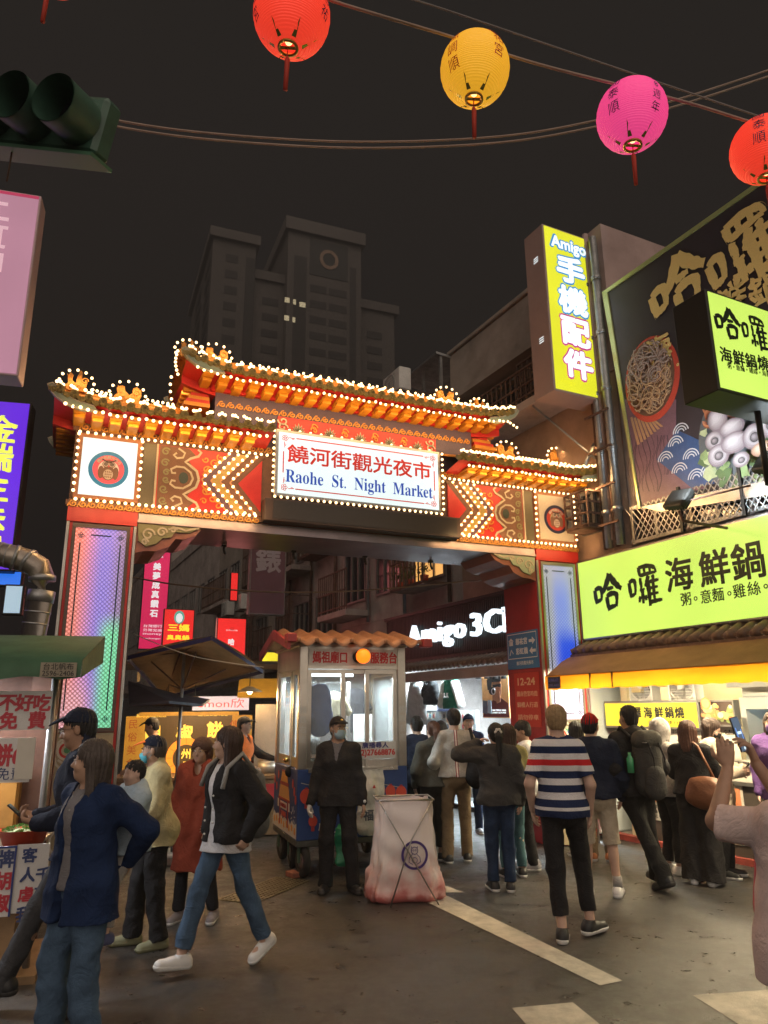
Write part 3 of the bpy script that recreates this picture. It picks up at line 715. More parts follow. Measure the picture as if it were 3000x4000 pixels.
# pillars
def led_mat(name, side):
    m = bpy.data.materials.new(name); m.use_nodes = True; nt = m.node_tree; b = nt.nodes['Principled BSDF']
    t = _n(nt, 'ShaderNodeTexCoord'); s = _n(nt, 'ShaderNodeSeparateXYZ'); nt.links.new(t.outputs['Object'], s.inputs[0])
    def M(op, a, c, d=None):
        n = _n(nt, 'ShaderNodeMath', operation=op)
        for i, x in enumerate((a, c, d)):
            if x is None: continue
            if isinstance(x, (int, float)): n.inputs[i].default_value = x
            else: nt.links.new(x, n.inputs[i])
        return n.outputs[0]
    X, Z = s.outputs['X'], s.outputs['Z']
    f = 21.0
    u = M('FRACT', M('MULTIPLY', M('ADD', X, Z), f), 0); v = M('FRACT', M('MULTIPLY', M('SUBTRACT', M('ADD', X, 20), Z), f), 0)
    du = M('SUBTRACT', u, .5); dv = M('SUBTRACT', v, .5); r = M('SQRT', M('ADD', M('MULTIPLY', du, du), M('MULTIPLY', dv, dv)), 0)
    dot = _n(nt, 'ShaderNodeMapRange', interpolation_type='SMOOTHSTEP'); dot.inputs[1].default_value = .44; dot.inputs[2].default_value = .28; nt.links.new(r, dot.inputs[0])
    def sm(x, a, c):
        n = _n(nt, 'ShaderNodeMapRange', interpolation_type='SMOOTHSTEP'); n.inputs[1].default_value = a; n.inputs[2].default_value = c; nt.links.new(x, n.inputs[0]); return n.outputs[0]
    def mixc(fac, a, c):
        n = _n(nt, 'ShaderNodeMix', data_type='RGBA'); nt.links.new(fac, n.inputs[0])
        for i, x in ((6, a), (7, c)):
            if isinstance(x, tuple): n.inputs[i].default_value = (*x, 1)
            else: nt.links.new(x, n.inputs[i])
        return n.outputs[2]
    if side < 0:
        c = mixc(sm(X, -3.33, -3.05), (.86, .27, .22), (.30, .24, .80))
        c = mixc(sm(X, -3.02, -2.84), c, (.30, .22, .42))
        g = M('MULTIPLY', sm(X, -3.10, -2.92), sm(Z, 2.85, 2.55)); c = mixc(g, c, (.20, .72, .42))
        c = mixc(M('MULTIPLY', sm(Z, 2.3, 1.75), sm(X, -2.98, -3.2)), c, (.82, .42, .48))
    else:
        mid = M('MULTIPLY', sm(X, 2.92, 3.08), sm(X, 3.36, 3.16))
        c = mixc(M('MULTIPLY', mid, sm(Z, 3.9, 3.2)), (.34, .38, .55), (.20, .28, .92))
        blob = M('MULTIPLY', M('MULTIPLY', sm(X, 2.9, 3.12), sm(X, 3.44, 3.26)), M('MULTIPLY', sm(Z, 2.05, 2.3), sm(Z, 2.95, 2.6))); c = mixc(blob, c, (.03, .10, .95))
        c = mixc(sm(Z, 2.2, 1.9), c, (.45, .42, .72))
    lo = M('MULTIPLY', dot.outputs[0], .78); st = M('ADD', lo, .20)
    nt.links.new(c, b.inputs['Emission Color']); nt.links.new(st, b.inputs['Emission Strength']); nt.links.new(c, b.inputs['Base Color']); b.inputs['Roughness'].default_value = .25
    return m
tile_cream = mat('pillar_cream', (.45, .37, .24), .5, vary=.2, vscale=4)
for sg in (-1, 1):
    a0, a1 = sorted((sg*2.73, sg*3.47))
    b = MB(); b.box(a0, a1, .02, .88, 0, 3.97, .012); pl = b.build('pillar', red_d, gate)
    b = MB()
    for x in (a0, a1-.035): b.box(x, x+.035, -.012, .02, .0, 3.80, .004)
    b.build('edge_trim', steel, pl)
    b = MB()
    for x in (a0+.038, a1-.066): b.box(x, x+.028, -.006, .019, .0, 3.80)
    b.box(a0, a1, -.02, .019, 3.80, 3.97); b.build('red_facing', red_p, pl)
    b = MB(); i0, i1 = a0+.068, a1-.068
    b.box(i0, i0+.035, -.016, .019, 1.58, 3.76); b.box(i1-.035, i1, -.016, .019, 1.58, 3.76); b.box(i0, i1, -.018, .019, 3.74, 3.785); b.box(i0, i1, -.018, .019, 1.56, 1.60)
    b.build('panel_frame', steel if sg > 0 else mat('bronze_frame', (.12, .085, .07), .4, .6), pl)
    b = MB(); b.box(i0+.036, i1-.036, -.004, .018, 1.601, 3.739); b.build('light_panel', led_mat('led_panel_'+('left' if sg < 0 else 'right'), sg), pl)
    b = MB(); j0, j1 = i0+.085, i1-.085
    for x in (j0, j1-.013): b.box(x, x+.013, -.0085, -.0045, 1.78, 3.57)
    for z in (1.675, 3.655): b.box(j0+.11, j1-.11, -.0085, -.0045, z, z+.013)
    for cx in (j0+.01, j1-.01):
        for cz in (1.69, 3.65):
            for k in range(4): b.ringp(cx+.02*math.cos(k*1.57), cz+.02*math.sin(k*1.57), .008, .014, -.0085, -.0045, 10)
    b.build('panel_border_print', mat('border_ink', (.012, .03, .05), .5), pl)
    b = MB(); b.box(i0, i1, -.012, .018, .02, 1.55); b.build('base_facing', tile_cream, pl)
    b = MB(); cols = [red_p, cream, mat('art_green', (.08, .25, .12), .5), mat('art_blue', (.05, .14, .34), .5), mat('art_white', (.6, .56, .48), .5)]
    for k in range(7):
        cx, cz, rr = (i0+i1)/2+.16*math.cos(k*2.4)*(k/7+.3), .95+.45*math.sin(k*1.9), .15-.012*k
        for q in range(4): b.cur = (k+q) % 5; b.ringp(cx, cz, rr*(1-.23*(q+1)), rr*(1-.23*q), -.0165-.001*k, -.012, 20)
        b.cur = 4; sp = [(cx+(rr+.02+.012*j)*math.cos(j*.55+k), cz+(rr+.02+.012*j)*math.sin(j*.55+k)) for j in range(10)]; b.strip(sp, .022, -.0245-.001*k, -.0225)
    b.build('cloud_art', cols, pl)
# beam
b = MB(); b.box(-3.47, 3.47, .01, .88, 3.975, 4.95, .01); beam = b.build('beam', red_p, gate)
b = MB(); b.box(-2.728, 2.728, .0, 1.02, 3.86, 3.974, .01); b.box(-2.728, 2.728, -.016, 0, 3.85, 3.88); b.build('beam_soffit', mat('soffit_metal', (.30, .25, .27), .3, .55, vary=.3, vscale=1.6), beam)
for x in (-1.55, -.6, .45, 1.5):
    b = MB(); b.tube([(x, .9, 3.858), (x, .9, 3.80), (x+.02, .9, 3.74)], .016, 6); b.box(x-.03, x+.03, .87, .93, 3.84, 3.859); b.build('cable_hook', dark, beam)
b = MB(); b.box(-3.50, 3.50, -.03, .009, 3.978, 4.04); b.box(-3.50, 3.50, -.03, .009, 4.86, 4.955); b.box(-3.47, 3.47, -.004, .009, 4.04, 4.86); b.build('face_board', brn, beam)
def scroll_row(b, x0, x1, z, w, h, y):
    n = max(1, round((x1-x0)/w)); w = (x1-x0)/n
    for i in range(n):
        cx = x0+(i+.5)*w; pts = []
        for j in range(13):
            t = j/12; a = t*2*math.pi*1.25; r = h*.42*(1-.82*t); pts.append((cx+w*.12+r*math.cos(a+2.6)*1.15, z+r*math.sin(a+2.6)))
        b.strip(pts, h*.17, y, y+.012); b.strip([(cx-w*.5, z-h*.42), (cx-w*.3, z+h*.1), (cx-w*.12, z+h*.42), (cx+w*.1, z+h*.45)], h*.15, y, y+.012)
for a_ in ((-3.48, -1.32, 3.995, .10), (1.42, 3.48, 3.995, .10), (-3.44, -1.18, 4.905, .11), (1.2, 3.46, 4.905, .11)):
    b = MB(); scroll_row(b, *a_, .085, -.044); b.build('scroll_border', gold, beam)
# owl medallions, painted cloud panels, chevrons on both wings
BULB = []                                                        # every bulb: (x, y, z)
def row(p, q, n, off=0):
    for i in range(n):
        t = (i+.5)/n; BULB.append(tuple(p[k]+(q[k]-p[k])*t for k in range(3)))
bl_ring = mat('medal_blue', (.02, .16, .30), .5, emis=(.02, .18, .34), es=.35); navy_ring = mat('medal_navy', (.015, .02, .06), .5); pinkred = mat('medal_red', (.62, .05, .05), .5, emis=(.75, .12, .14), es=.45); rust = mat('medal_rust', (.42, .045, .03), .5)
owl_b = mat('owl_brown', (.20, .11, .075), .6); owl_w = mat('owl_pale', (.55, .45, .38), .6); owl_d = mat('owl_dark', (.03, .02, .02), .5)
for sg in (-1, 1):
    cx = sg*3.09; lit = sg < 0
    b = MB(); b.box(cx-.345, cx+.345, -.05, -.003, 4.06, 4.825); b.build('medallion_frame', mat('medallion_wood', (.30, .12, .05), .5, vary=.2), beam)
    b = MB(); b.box(cx-.295, cx+.295, -.062, -.051, 4.105, 4.775); pn = b.build('medallion_panel', white_sign if lit else mat('unlit_acrylic', (.50, .44, .36), .3, vary=.15, vscale=2), beam)
    b = MB(); zc = 4.42; y = -.064
    b.cur = 0; b.ringp(cx, zc, .17, .215, y-.003, y); b.cur = 1; b.ringp(cx, zc, .112, .17, y-.0025, y); b.cur = 2; b.disc(cx, zc, .112, y-.001, y)
    b.cur = 3; b.disc(cx, zc-.045, .072, y-.006, y-.002, rz=.085)
    for g in (-1, 1): b.disc(cx+g*.078, zc-.04, .033, y-.007, y-.0062, rz=.075)
    b.cur = 4; b.disc(cx, zc-.06, .052, y-.009, y-.0072, rz=.06)
    b.cur = 3
    for r_ in range(3):
        for k in range(4): b.disc(cx-.03+.02*k, zc-.03-.03*r_, .006, y-.0105, y-.0092, n=8, rz=.011)
    b.disc(cx, zc+.06, .07, y-.009, y-.0063, rz=.05)
    for g in (-1, 1):
        b.cur = 4; b.disc(cx+g*.033, zc+.06, .031, y-.0115, y-.0095); b.cur = 5; b.ringp(cx+g*.033, zc+.06, .012, .02, y-.013, y-.012); b.disc(cx+g*.033, zc+.06, .008, y-.014, y-.012)
        b.strip([(cx+g*.008, zc+.078), (cx+g*.045, zc+.1), (cx+g*.075, zc+.115)], .012, y-.014, y-.0118)
    b.cur = 1; b.plate([(cx-.011, zc+.043), (cx, zc+.022), (cx+.011, zc+.043)], y-.016, y-.012)
    b.build('owl_emblem', [bl_ring if lit else navy_ring, pinkred if lit else rust, mat('medal_disc_pale', (.62, .52, .42), .5, emis=(.7, .58, .48), es=.3) if lit else mat('medal_disc_tan', (.42, .30, .17), .5), owl_b, owl_w, owl_d], pn)
    for i, ch in enumerate('饒河街觀光夜市'):
        a = R(140-i*100/6); text(ch, owl_w, pn, cx+.141*math.cos(a), zc+.141*math.sin(a), .042, y-.0045, bold=.0015, rot=a-R(90), name='emblem_lettering')
    for (p, q, n) in (((cx-.345, 4.10), (cx-.345, 4.85), 9), ((cx+.345, 4.10), (cx+.345, 4.85), 9), ((cx-.38, 4.835), (cx+.38, 4.835), 9)):
        row((p[0], -.06, p[1]), (q[0], -.06, q[1]), n)
    # cloud panel
    g = -sg; X = lambda x: sg*x                                   # x here runs from the outer edge 2.56 to 1.30 (inner)
    b = MB(); a0, a1 = sorted((X(2.55), X(1.31))); b.box(a0, a1, -.012, -.0045, 4.055, 4.815); b.build('painted_panel', red_p, beam)
    b = MB(); b.box(*sorted((X(2.72), X(2.58))), -.012, -.0045, 4.055, 4.815); b.cur = 1; b.box(*sorted((X(2.575), X(2.553))), -.02, -.0045, 4.05, 4.82); b.build('panel_edge', [mat('panel_olive', (.10, .085, .05), .4), cream], beam)
    b = MB(); mz = 4.435
    def sp(cx_, cz_, r_, a0_, turns, n=22, dr=.8):
        return [(X(cx_)+r_*(1-dr*j/n)*math.cos(a0_+turns*2*math.pi*j/n)*(1), cz_+r_*(1-dr*j/n)*math.sin(a0_+turns*2*math.pi*j/n)) for j in range(n+1)]
    for v in (-1, 1):
        b.cur = 2; b.plate([(X(x), mz+v*z) for x, z in ((2.54, .0), (2.54, .375), (2.20, .375), (2.12, .30), (2.2, .22), (2.12, .12), (2.06, .0))], -.0165, -.0125)
    for v in (-1, 1):
        b.cur = 0
        b.strip([(X(x), mz+v*z) for x, z in ((2.07, 0), (2.10, .10), (2.18, .16), (2.24, .20), (2.18, .25), (2.09, .29), (2.06, .34), (2.10, .375))], .03, -.024)
        b.strip([(X(x), mz+v*z) for x, z in ((2.14, 0), (2.17, .075), (2.25, .13), (2.34, .13), (2.40, .09), (2.385, .045), (2.34, .05))], .024, -.025)
        b.strip([(X(x), mz+v*z) for x, z in ((2.33, .36), (2.25, .31), (2.27, .25), (2.34, .235), (2.38, .27), (2.345, .30))], .024, -.025)
        b.cur = 1
        for (cx_, cz_, r_) in ((2.47, .30, .05), (2.47, .16, .05), (2.45, .045, .04)): b.strip(sp(cx_, mz+v*cz_, r_, .5*v, v*1.3), .018, -.0255)
        b.cur = 3
        for (cx_, cz_, r_, a_) in ((1.98, .13, .055, 0), (1.90, .22, .05, 1), (1.83, .30, .045, 2), (2.0, .26, .04, 3)): b.strip(sp(cx_, mz+v*cz_, r_, a_, v*1.1), .016, -.0255)
        b.strip([(X(x), mz+v*z) for x, z in ((2.03, .06), (1.96, .17), (1.90, .16), (1.86, .25), (1.78, .28), (1.72, .36))], .018, -.0245)
    b.cur = 4; b.disc(X(2.25), mz, .055, -.024, -.017, rz=.07)
    b.build('cloud_scroll', [cream, olive, brn, gold, mat('cloud_dark', (.03, .045, .035), .4)], beam)
    # chevrons
    tips = (2.04, 1.93, 1.82, 1.70); b = MB(); cc = [mat('chev_purple', (.10, .05, .07), .45), mat('chev_olive', (.34, .24, .06), .4), brn, red_p, mat('chev_line', (.55, .28, .12), .4)]
    for k, tx in enumerate(tips):
        nx = tips[k+1] if k < 3 else 1.60
        b.cur = k if k < 3 else 2
        for v in (-1, 1):
            pts = [(X(tx), mz), (X(tx-.33), mz+v*.378), (X(nx-.33), mz+v*.378), (X(nx), mz)]; b.plate(pts, -.03, -.0125)
        b.cur = 4
        for v in (-1, 1): b.strip([(X(tx), mz), (X(tx-.33), mz+v*.376)], .018, -.036, -.031)
        for v in (-1, 1): row((X(tx-.01), -.05, mz+v*.02), (X(tx-.34), -.05, mz+v*.395), 6)
    b.cur = 3; b.plate([(X(1.60), mz), (X(1.31), mz+.332), (X(1.31), mz-.332)], -.03, -.0125)
    b.build('chevron', cc, beam)
    row((X(3.44), -.06, 4.045), (X(1.34), -.06, 4.045), 28); row((X(2.72), -.06, 4.84), (X(1.22), -.06, 4.84), 20)
# central sign box and dark display board
b = MB(); b.box(-1.17, 1.17, -.10, .0, 4.31, 5.20, .01); cs = b.build('sign_box', steel, gate)
b = MB(); b.box(-1.125, 1.125, -.112, -.101, 4.355, 5.155); b.build('sign_face', white_sign, cs)
text('饒河街觀光夜市', ink_red, cs, 0, 4.885, .27, -.114, bold=.006, fit=2.02, hgt=.235)
text('𝐑𝐚𝐨𝐡𝐞  𝐒𝐭.  𝐍𝐢𝐠𝐡𝐭  𝐌𝐚𝐫𝐤𝐞𝐭', ink_blue, cs, 0, 4.565, .2, -.114, fit=2.06, hgt=.215)
b = MB()
for z in (4.415, 5.085): b.box(-.90, .90, -.1155, -.113, z, z+.014)
for x in (-1.07, 1.056): b.box(x, x+.014, -.1155, -.113, 4.62, 4.90)
for sx_ in (-1, 1):
    for sz_ in (-1, 1):
        fx, fz = sx_*1.045, 4.755+sz_*.325
        for k in range(5): b.ringp(fx+.026*math.cos(k*1.257), fz+.026*math.sin(k*1.257), .011, .018, -.1155, -.113, 10)
        for (dx, dz) in ((.1, .0), (0, .09)): b.ringp(fx-sx_*dx, fz-sz_*dz, .008, .014, -.1155, -.113, 10)
        b.strip([(fx-sx_*.05, fz+sz_*.012), (fx-sx_*.13, fz+sz_*.004)], .008, -.1155, -.113); b.strip([(fx+sx_*.012, fz-sz_*.05), (fx+sx_*.004, fz-sz_*.13)], .008, -.1155, -.113)
b.build('sign_border', ink_red, cs)
row((-1.20, -.12, 4.30), (1.20, -.12, 4.30), 30); row((-1.19, -.12, 4.33), (-1.19, -.12, 5.2), 11); row((1.19, -.12, 4.33), (1.19, -.12, 5.2), 11)
b = MB(); b.box(-1.30, 1.40, -.20, -.02, 3.97, 4.25, .008); db = b.build('display_board', mat('display_case', (.05, .03, .025), .5), gate)
b = MB(); b.box(-1.20, 1.34, -.206, -.2005, 4.0, 4.225); b.build('display_screen', mat('display_off', (.028, .024, .022), .35, vary=.2, vscale=30), db)
# upper centre wall with lotus frieze
b = MB(); b.box(-1.92, 1.75, .02, .86, 4.96, 5.62); uw = b.build('upper_wall', purp, gate)
b = MB(); b.box(-1.98, 1.80, -.03, .88, 5.61, 5.80); b.build('upper_fascia', red_p, uw)
b = MB(); b.box(-1.12, 1.15, -.02, .0195, 5.20, 5.40); b.build('frieze_panel', red_p, uw)
b = MB()
for i in range(5):
    cx = -.85+i*.43; zz = 5.21
    for k in range(-3, 4):
        a = R(90+k*24); L = .13-.012*abs(k); b.cur = 0; b.plate([(cx, zz), (cx+L*.6*math.cos(a+.2), zz+L*.6*math.sin(a+.2)), (cx+L*math.cos(a), zz+L*math.sin(a)), (cx+L*.6*math.cos(a-.2), zz+L*.6*math.sin(a-.2))], -.032-.001*(3-abs(k)), -.021)
        b.cur = 1; b.plate([(cx, zz), (cx+L*.5*math.cos(a+.12), zz+L*.5*math.sin(a+.12)), (cx+L*.8*math.cos(a), zz+L*.8*math.sin(a)), (cx+L*.5*math.cos(a-.12), zz+L*.5*math.sin(a-.12))], -.040-.001*(3-abs(k)), -.037)
    if i < 4:
        b.cur = 2
        for v in (-1, 1): b.strip([(cx+.215+v*(.055-.045*j/12)*math.cos(v*.3+j*.55)*.9, 5.29+(.055-.045*j/12)*math.sin(j*.55)+.02*v) for j in range(13)], .014, -.034)
for g in (-1, 1):
    b.cur = 0
    for k in range(2): b.strip([(g*1.06+(.07-.055*j/14)*math.cos(j*.5+k*3), 5.25+.09*k+(.06-.05*j/14)*math.sin(j*.5+k*3)) for j in range(15)], .02, -.036)
b.build('lotus_frieze', [cream, mat('lotus_dark', (.07, .085, .05), .5), gold], uw)
b = MB(); scroll_row(b, -1.90, 1.73, 5.455, .115, .085, .004); b.build('scroll_border', gold, uw)
row((-1.05, -.05, 5.215), (1.1, -.05, 5.215), 15)
# roofs
def gate_roof(name, x0, x1, ye, ze, yr, zr, yb, upL, upR, bulbs):
    """x0..x1 eave, ye/ze eave edge, yr/zr ridge, yb back eave; upL/upR upturn at each end"""
    rf = bpy.data.objects.new(name, None); COL.objects.link(rf); rf.parent = gate
    def lift(x):
        l = max(0, 1-(x-x0)/.75)**2*upL+max(0, 1-(x1-x)/.75)**2*upR; return l
    n = round((x1-x0)/.145); w = (x1-x0)/n; b = MB(); NX = n*8
    for (ya, za, yb2, zb2) in ((ye, ze, yr, zr), (yb, ze, yr, zr)):
        vs = []; fs = []
        for j in range(7):
            t = j/6; y = ya+(yb2-ya)*t; z0 = za+(zb2-za)*(t**1.25)
            for i in range(NX+1):
                x = x0+(x1-x0)*i/NX; ph = (i % 8)/8; bumpz = .034*math.sqrt(max(0, 1-((ph-.5)/.30)**2)) if abs(ph-.5) < .30 else 0.0
                vs.append((x, y, z0+bumpz+lift(x)*(1-t*.6)))
        for j in range(6):
            for i in range(NX): fs.append((j*(NX+1)+i, j*(NX+1)+i+1, (j+1)*(NX+1)+i+1, (j+1)*(NX+1)+i))
        b.add(vs, fs, False)
    b.build('roof_tiles', goldtile, rf)
    b = MB()
    for i in range(n):
        xc = x0+(i+.5)*w; z = ze+lift(xc); b.disc(xc, z+.006, .046, ye-.03, ye+.03, 14, rz=.05); b.ringp(xc, z+.006, .018, .032, ye-.038, ye-.03, 12)
        xd = x0+i*w; z = ze+lift(xd); b.plate([(xd-.05, z+.0), (xd-.038, z-.04), (xd, z-.066), (xd+.038, z-.04), (xd+.05, z)], ye-.02, ye+.012)
    b.build('tile_end', tileend, rf)
    b = MB(); N = 40
    pts = [(x0+(x1-x0)*i/N, yr, zr+lift(x0+(x1-x0)*i/N)*.75+.02) for i in range(N+1)]
    b.tube(pts, .05, 10); b.tube([(p[0], p[1], p[2]+.055) for p in pts], .03, 8); b.build('ridge', goldtile, rf)
    b = MB(); nr = round((x1-x0)/.19)
    for i in range(nr):
        xc = x0+(i+.5)*(x1-x0)/nr; L = lift(xc)*.8
        if xc-x0 < .10 or x1-xc < .10: continue
        b.box(xc-.066, xc+.066, ye+.03, .02, ze-.122+L, ze-.085+L, .005); b.box(xc-.055, xc+.055, ye+.16, .02, ze-.165+L, ze-.124+L, .005)
    nsd = 7
    for end, xe in ((0, x0), (1, x1)):
        if (upL if end == 0 else upR) < .05: continue
        for i in range(nsd):
            yy = .12+i*(yb-.3)/nsd; xa, xb = (xe+.06, xe+.30) if end == 0 else (xe-.30, xe-.06); b.box(xa, xb, yy, yy+.07, ze-.15, ze-.09, .005)
    b.build('rafter_end', yel_b, rf)
    b = MB(); vs = []; fs = []
    for i in range(N+1):
        x = x0+.02+(x1-x0-.04)*i/N; z = ze+lift(x)-.045; vs += [(x, ye+.02, z), (x, .03, z-.075), (x, .03, z-.175), (x, yb-.02, z-.04)]
    for i in range(N):
        a = i*4; c = a+4; fs += [(a, a+1, c+1, c), (a+1, a+2, c+2, c+1), (a+2, a+3, c+3, c+2)]
    b.add(vs, fs); b.build('eave_soffit', red_p, rf)
    for end, xe, sgn in ((0, x0, 1), (1, x1, -1)):
        if (upL if end == 0 else upR) < .05: continue
        for yq, nm in ((ye+.02, 0), (yb-.06, 1)):
            b = MB(); z = ze+lift(xe)-.03
            out_ = [(xe-sgn*.03, z+.0), (xe-sgn*.055, z+.05), (xe-sgn*.01, z+.075), (xe+sgn*.05, z+.045), (xe+sgn*.10, z-.02), (xe+sgn*.24, z-.09), (xe+sgn*.42, z-.125), (xe+sgn*.47, z-.175), (xe+sgn*.30, z-.185), (xe+sgn*.14, z-.14), (xe+sgn*.02, z-.06)]
            b.cur = 0; b.plate(out_, yq-.03, yq+.03); b.cur = 1
            b.strip(out_, .014, yq-.037, yq-.031, closed=True); b.strip([(xe+sgn*(.01+(.034-.028*j/14)*math.cos(j*.6)), z+.032+(.034-.028*j/14)*math.sin(j*.6)) for j in range(15)], .01, yq-.038, yq-.031)
            b.build('corner_bracket', [cloudg, cream], rf)
    if bulbs:
        m = round((x1-x0)/.083)
        for i in range(m):
            x = x0+.14+(x1-x0-.2)*i/m; BULB.append((x, ye-.02+.02*math.sin(i*2.1), ze-.125+lift(x)*.8))
        for i in range(n):
            xc = x0+(i+.5)*w; q = 3 if xc < .8 else 4
            for k in range(q): x = xc-.04+.03*k+.006*math.sin(i*3+k); BULB.append((x, ye-.015, ze+.075+lift(x)+.014*math.sin(k*2+i)))
    return rf, lift
def ornament(rf, x, y, z, s, kind=0, flip=1):
    b = MB()
    if kind == 0:      # fan and scroll
        body = [(-.13, 0), (-.135, .07), (-.10, .10), (-.115, .17), (-.06, .20), (-.035, .19), (-.03, .14), (.02, .10), (.05, .13), (.05, .18), (.09, .205), (.135, .17), (.14, .11), (.12, .05), (.125, 0)]
    else:              # leaping tail
        body = [(-.10, 0), (-.12, .05), (-.09, .09), (-.10, .16), (-.075, .22), (-.05, .20), (-.045, .12), (-.01, .09), (.0, .17), (.03, .26), (.055, .24), (.05, .14), (.075, .10), (.095, .15), (.115, .13), (.10, .04), (.11, 0)]
    P = [(x+flip*p*s, z+q*s) for p, q in body]; b.plate(P, y-.03, y+.03)
    b.cur = 0
    for (cx, cz, r) in ((.085, .13, .042), (-.05, .05, .035), (.02, .045, .03)): b.strip([(x+flip*s*(cx+r*(1-.8*j/14)*math.cos(j*.55)), z+s*(cz+r*(1-.8*j/14)*math.sin(j*.55))) for j in range(15)], .013*s, y-.042, y-.03)
    for k in range(4): b.strip([(x+flip*s*(-.075+.005*k), z+s*.11), (x+flip*s*(-.105+.022*k), z+s*.19)], .008*s, y-.04, y-.03)
    b.build('ridge_ornament', gold, rf)
    n = 9
    for i in range(n):
        a = R(205-i*230/(n-1)); BULB.append((x+.185*s*math.cos(a), y-.03, z+.10*s+.155*s*math.sin(a)))
rfL, lf = gate_roof('lower_roof', -3.74, -1.25, -.48, 5.04, .44, 5.40, 1.36, .11, 0.0, True)
ornament(rfL, -3.52, .40, 5.50, 1.05, 1); ornament(rfL, -2.93, .42, 5.44, 1.15, 0)
row((-3.36, .40, 5.56), (-3.1, .40, 5.52), 5); row((-2.72, .40, 5.53), (-2.35, .40, 5.52), 6)
rfR, lf = gate_roof('lower_roof', 1.25, 3.72, -.48, 5.03, .44, 5.38, 1.36, 0.0, .11, True)
ornament(rfR, 3.52, .40, 5.48, 1.0, 1, -1); ornament(rfR, 2.60, .42, 5.44, 1.1, 0, -1)
row((1.7, .40, 5.52), (2.38, .40, 5.5), 9); row((2.8, .40, 5.5), (3.35, .40, 5.5), 9); row((2.7, .1, 5.36), (3.5, .1, 5.38), 10); row((1.4, .05, 5.33), (2.6, .05, 5.33), 14)
rfU, lf = gate_roof('upper_roof', -2.36, 2.26, -.38, 5.76, .44, 6.12, 1.26, .14, .10, True)
b = MB(); b.box(-1.72, 1.42, .37, .51, 6.12, 6.235, .02); b.build('ridge_board', goldtile, rfU)
ornament(rfU, -1.88, .42, 6.17, 1.15, 0); ornament(rfU, 1.58, .42, 6.17, 1.1, 0, -1); ornament(rfU, 2.1, .35, 6.08, .95, 1, -1); ornament(rfU, -2.25, .25, 6.12, .95, 1)
row((-1.6, .36, 6.245), (1.35, .36, 6.245), 24)
for k in range(7): BULB.append((-2.43-.03*math.sin(k*.5), -.3+.02*k, 5.62+.06*k)); 
for k in range(5): BULB.append((-2.50+.02*k*k*.3, -.28+.1*k, 5.58-.05*k)); BULB.append((2.33-.02*k, -.3+.05*k, 5.66+.05*k))
for g in (0, 1):
    b = MB()
    for k in range(5): b.cur = k % 2; a_ = (-2.30+.03*k, -1.985) if g == 0 else (1.805, 2.16-.03*k); b.box(*a_, .0+.03*k, .8, 5.38+.055*k, 5.43+.055*k)
    b.build('stepped_bracket', [yel_b, red_p], rfU)
# carved corner brackets under the beam
for sg in (-1, 1):
    X = lambda x: sg*x
    b = MB()
    prof = [(2.728, 3.855), (1.98, 3.855), (2.06, 3.76), (2.20, 3.70), (2.29, 3.70), (2.36, 3.60), (2.50, 3.54), (2.64, 3.53), (2.728, 3.50)]
    b.plate([(X(x), z) for x, z in (prof if sg < 0 else prof[::-1])], .03, .86); cb = b.build('corner_bracket', mat('bracket_brown', (.30, .105, .075), .4, vary=.25, vscale=3), beam)
    b = MB(); b.cur = 0
    b.plate([(X(x), z) for x, z in ((2.72, 3.84), (2.02, 3.845), (2.14, 3.78), (2.30, 3.775), (2.34, 3.71), (2.44, 3.69), (2.50, 3.62), (2.62, 3.58), (2.70, 3.64))], .005, .029)
    b.cur = 1
    for (cx, cz, r) in ((2.60, 3.72, .075), (2.45, 3.76, .06), (2.32, 3.80, .04), (2.63, 3.63, .04)): b.strip([(X(cx)+r*(1-.75*j/16)*math.cos(j*.5), cz+r*(1-.75*j/16)*math.sin(j*.5)) for j in range(17)], .02, -.004, .004)
    b.strip([(X(x), z) for x, z in ((2.38, 3.80), (2.28, 3.83), (2.18, 3.80), (2.10, 3.83), (2.03, 3.84))], .022, -.004, .004)
    b.build('cloud_carving', [olive if sg < 0 else cloudg, cream], cb)
# bulbs: the hundred that show largest each on its own, the rest as one string
bm = MB(); bm.ball((0, 0, 0), .0188, 8, 6); first = None
BULB.sort(key=lambda p: (FG.w(*p)-CAMPOS).length)
for p in BULB[:100]:
    if first is None: first = bm.build('light_bulb', lit_bulb, gate); o = first
    else: o = first.copy(); COL.objects.link(o)
    o.location = p
b = MB()
for p in BULB[100:]: b.ball(p, .0180, 7, 5)
o = b.build('bulb_string', lit_bulb, gate); o['kind'] = 'stuff'
warm = (1, .58, .24)
def glowstrip(x0, x1, y, z, w, rx): lamp_light('AREA', ((x0+x1)/2, y, z), w, warm, o, x1-x0, .06, rot=(R(rx), 0, 0), name='hidden_bulb_glow')  # unseen area strips added to throw the light of the bulb rows
for x0, x1, ye, ze in ((-3.7, -1.3, -.48, 5.04), (1.3, 3.7, -.48, 5.03), (-2.3, 2.2, -.38, 5.76)):
    k = (x1-x0)/2.4
    glowstrip(x0, x1, ye-.10, ze+.40, 9*k, 50); glowstrip(x0, x1, ye-.16, ze-.28, 4.5*k, 122); glowstrip(x0, x1, .25, ze+.62, 6*k, 25)
for x0, x1 in ((-3.45, -1.3), (1.3, 3.45)): glowstrip(x0, x1, -.42, 4.02, 9, 110); glowstrip(x0, x1, -.42, 4.86, 7, 70)
glowstrip(-1.2, 1.2, -.34, 5.32, 5, 100); glowstrip(-1.9, 1.7, -.30, 5.50, 6, 95)
glowstrip(-3.4, 3.4, -.62, 4.75, 110, -48)  # unseen strip added ahead of the eaves to light the crowd
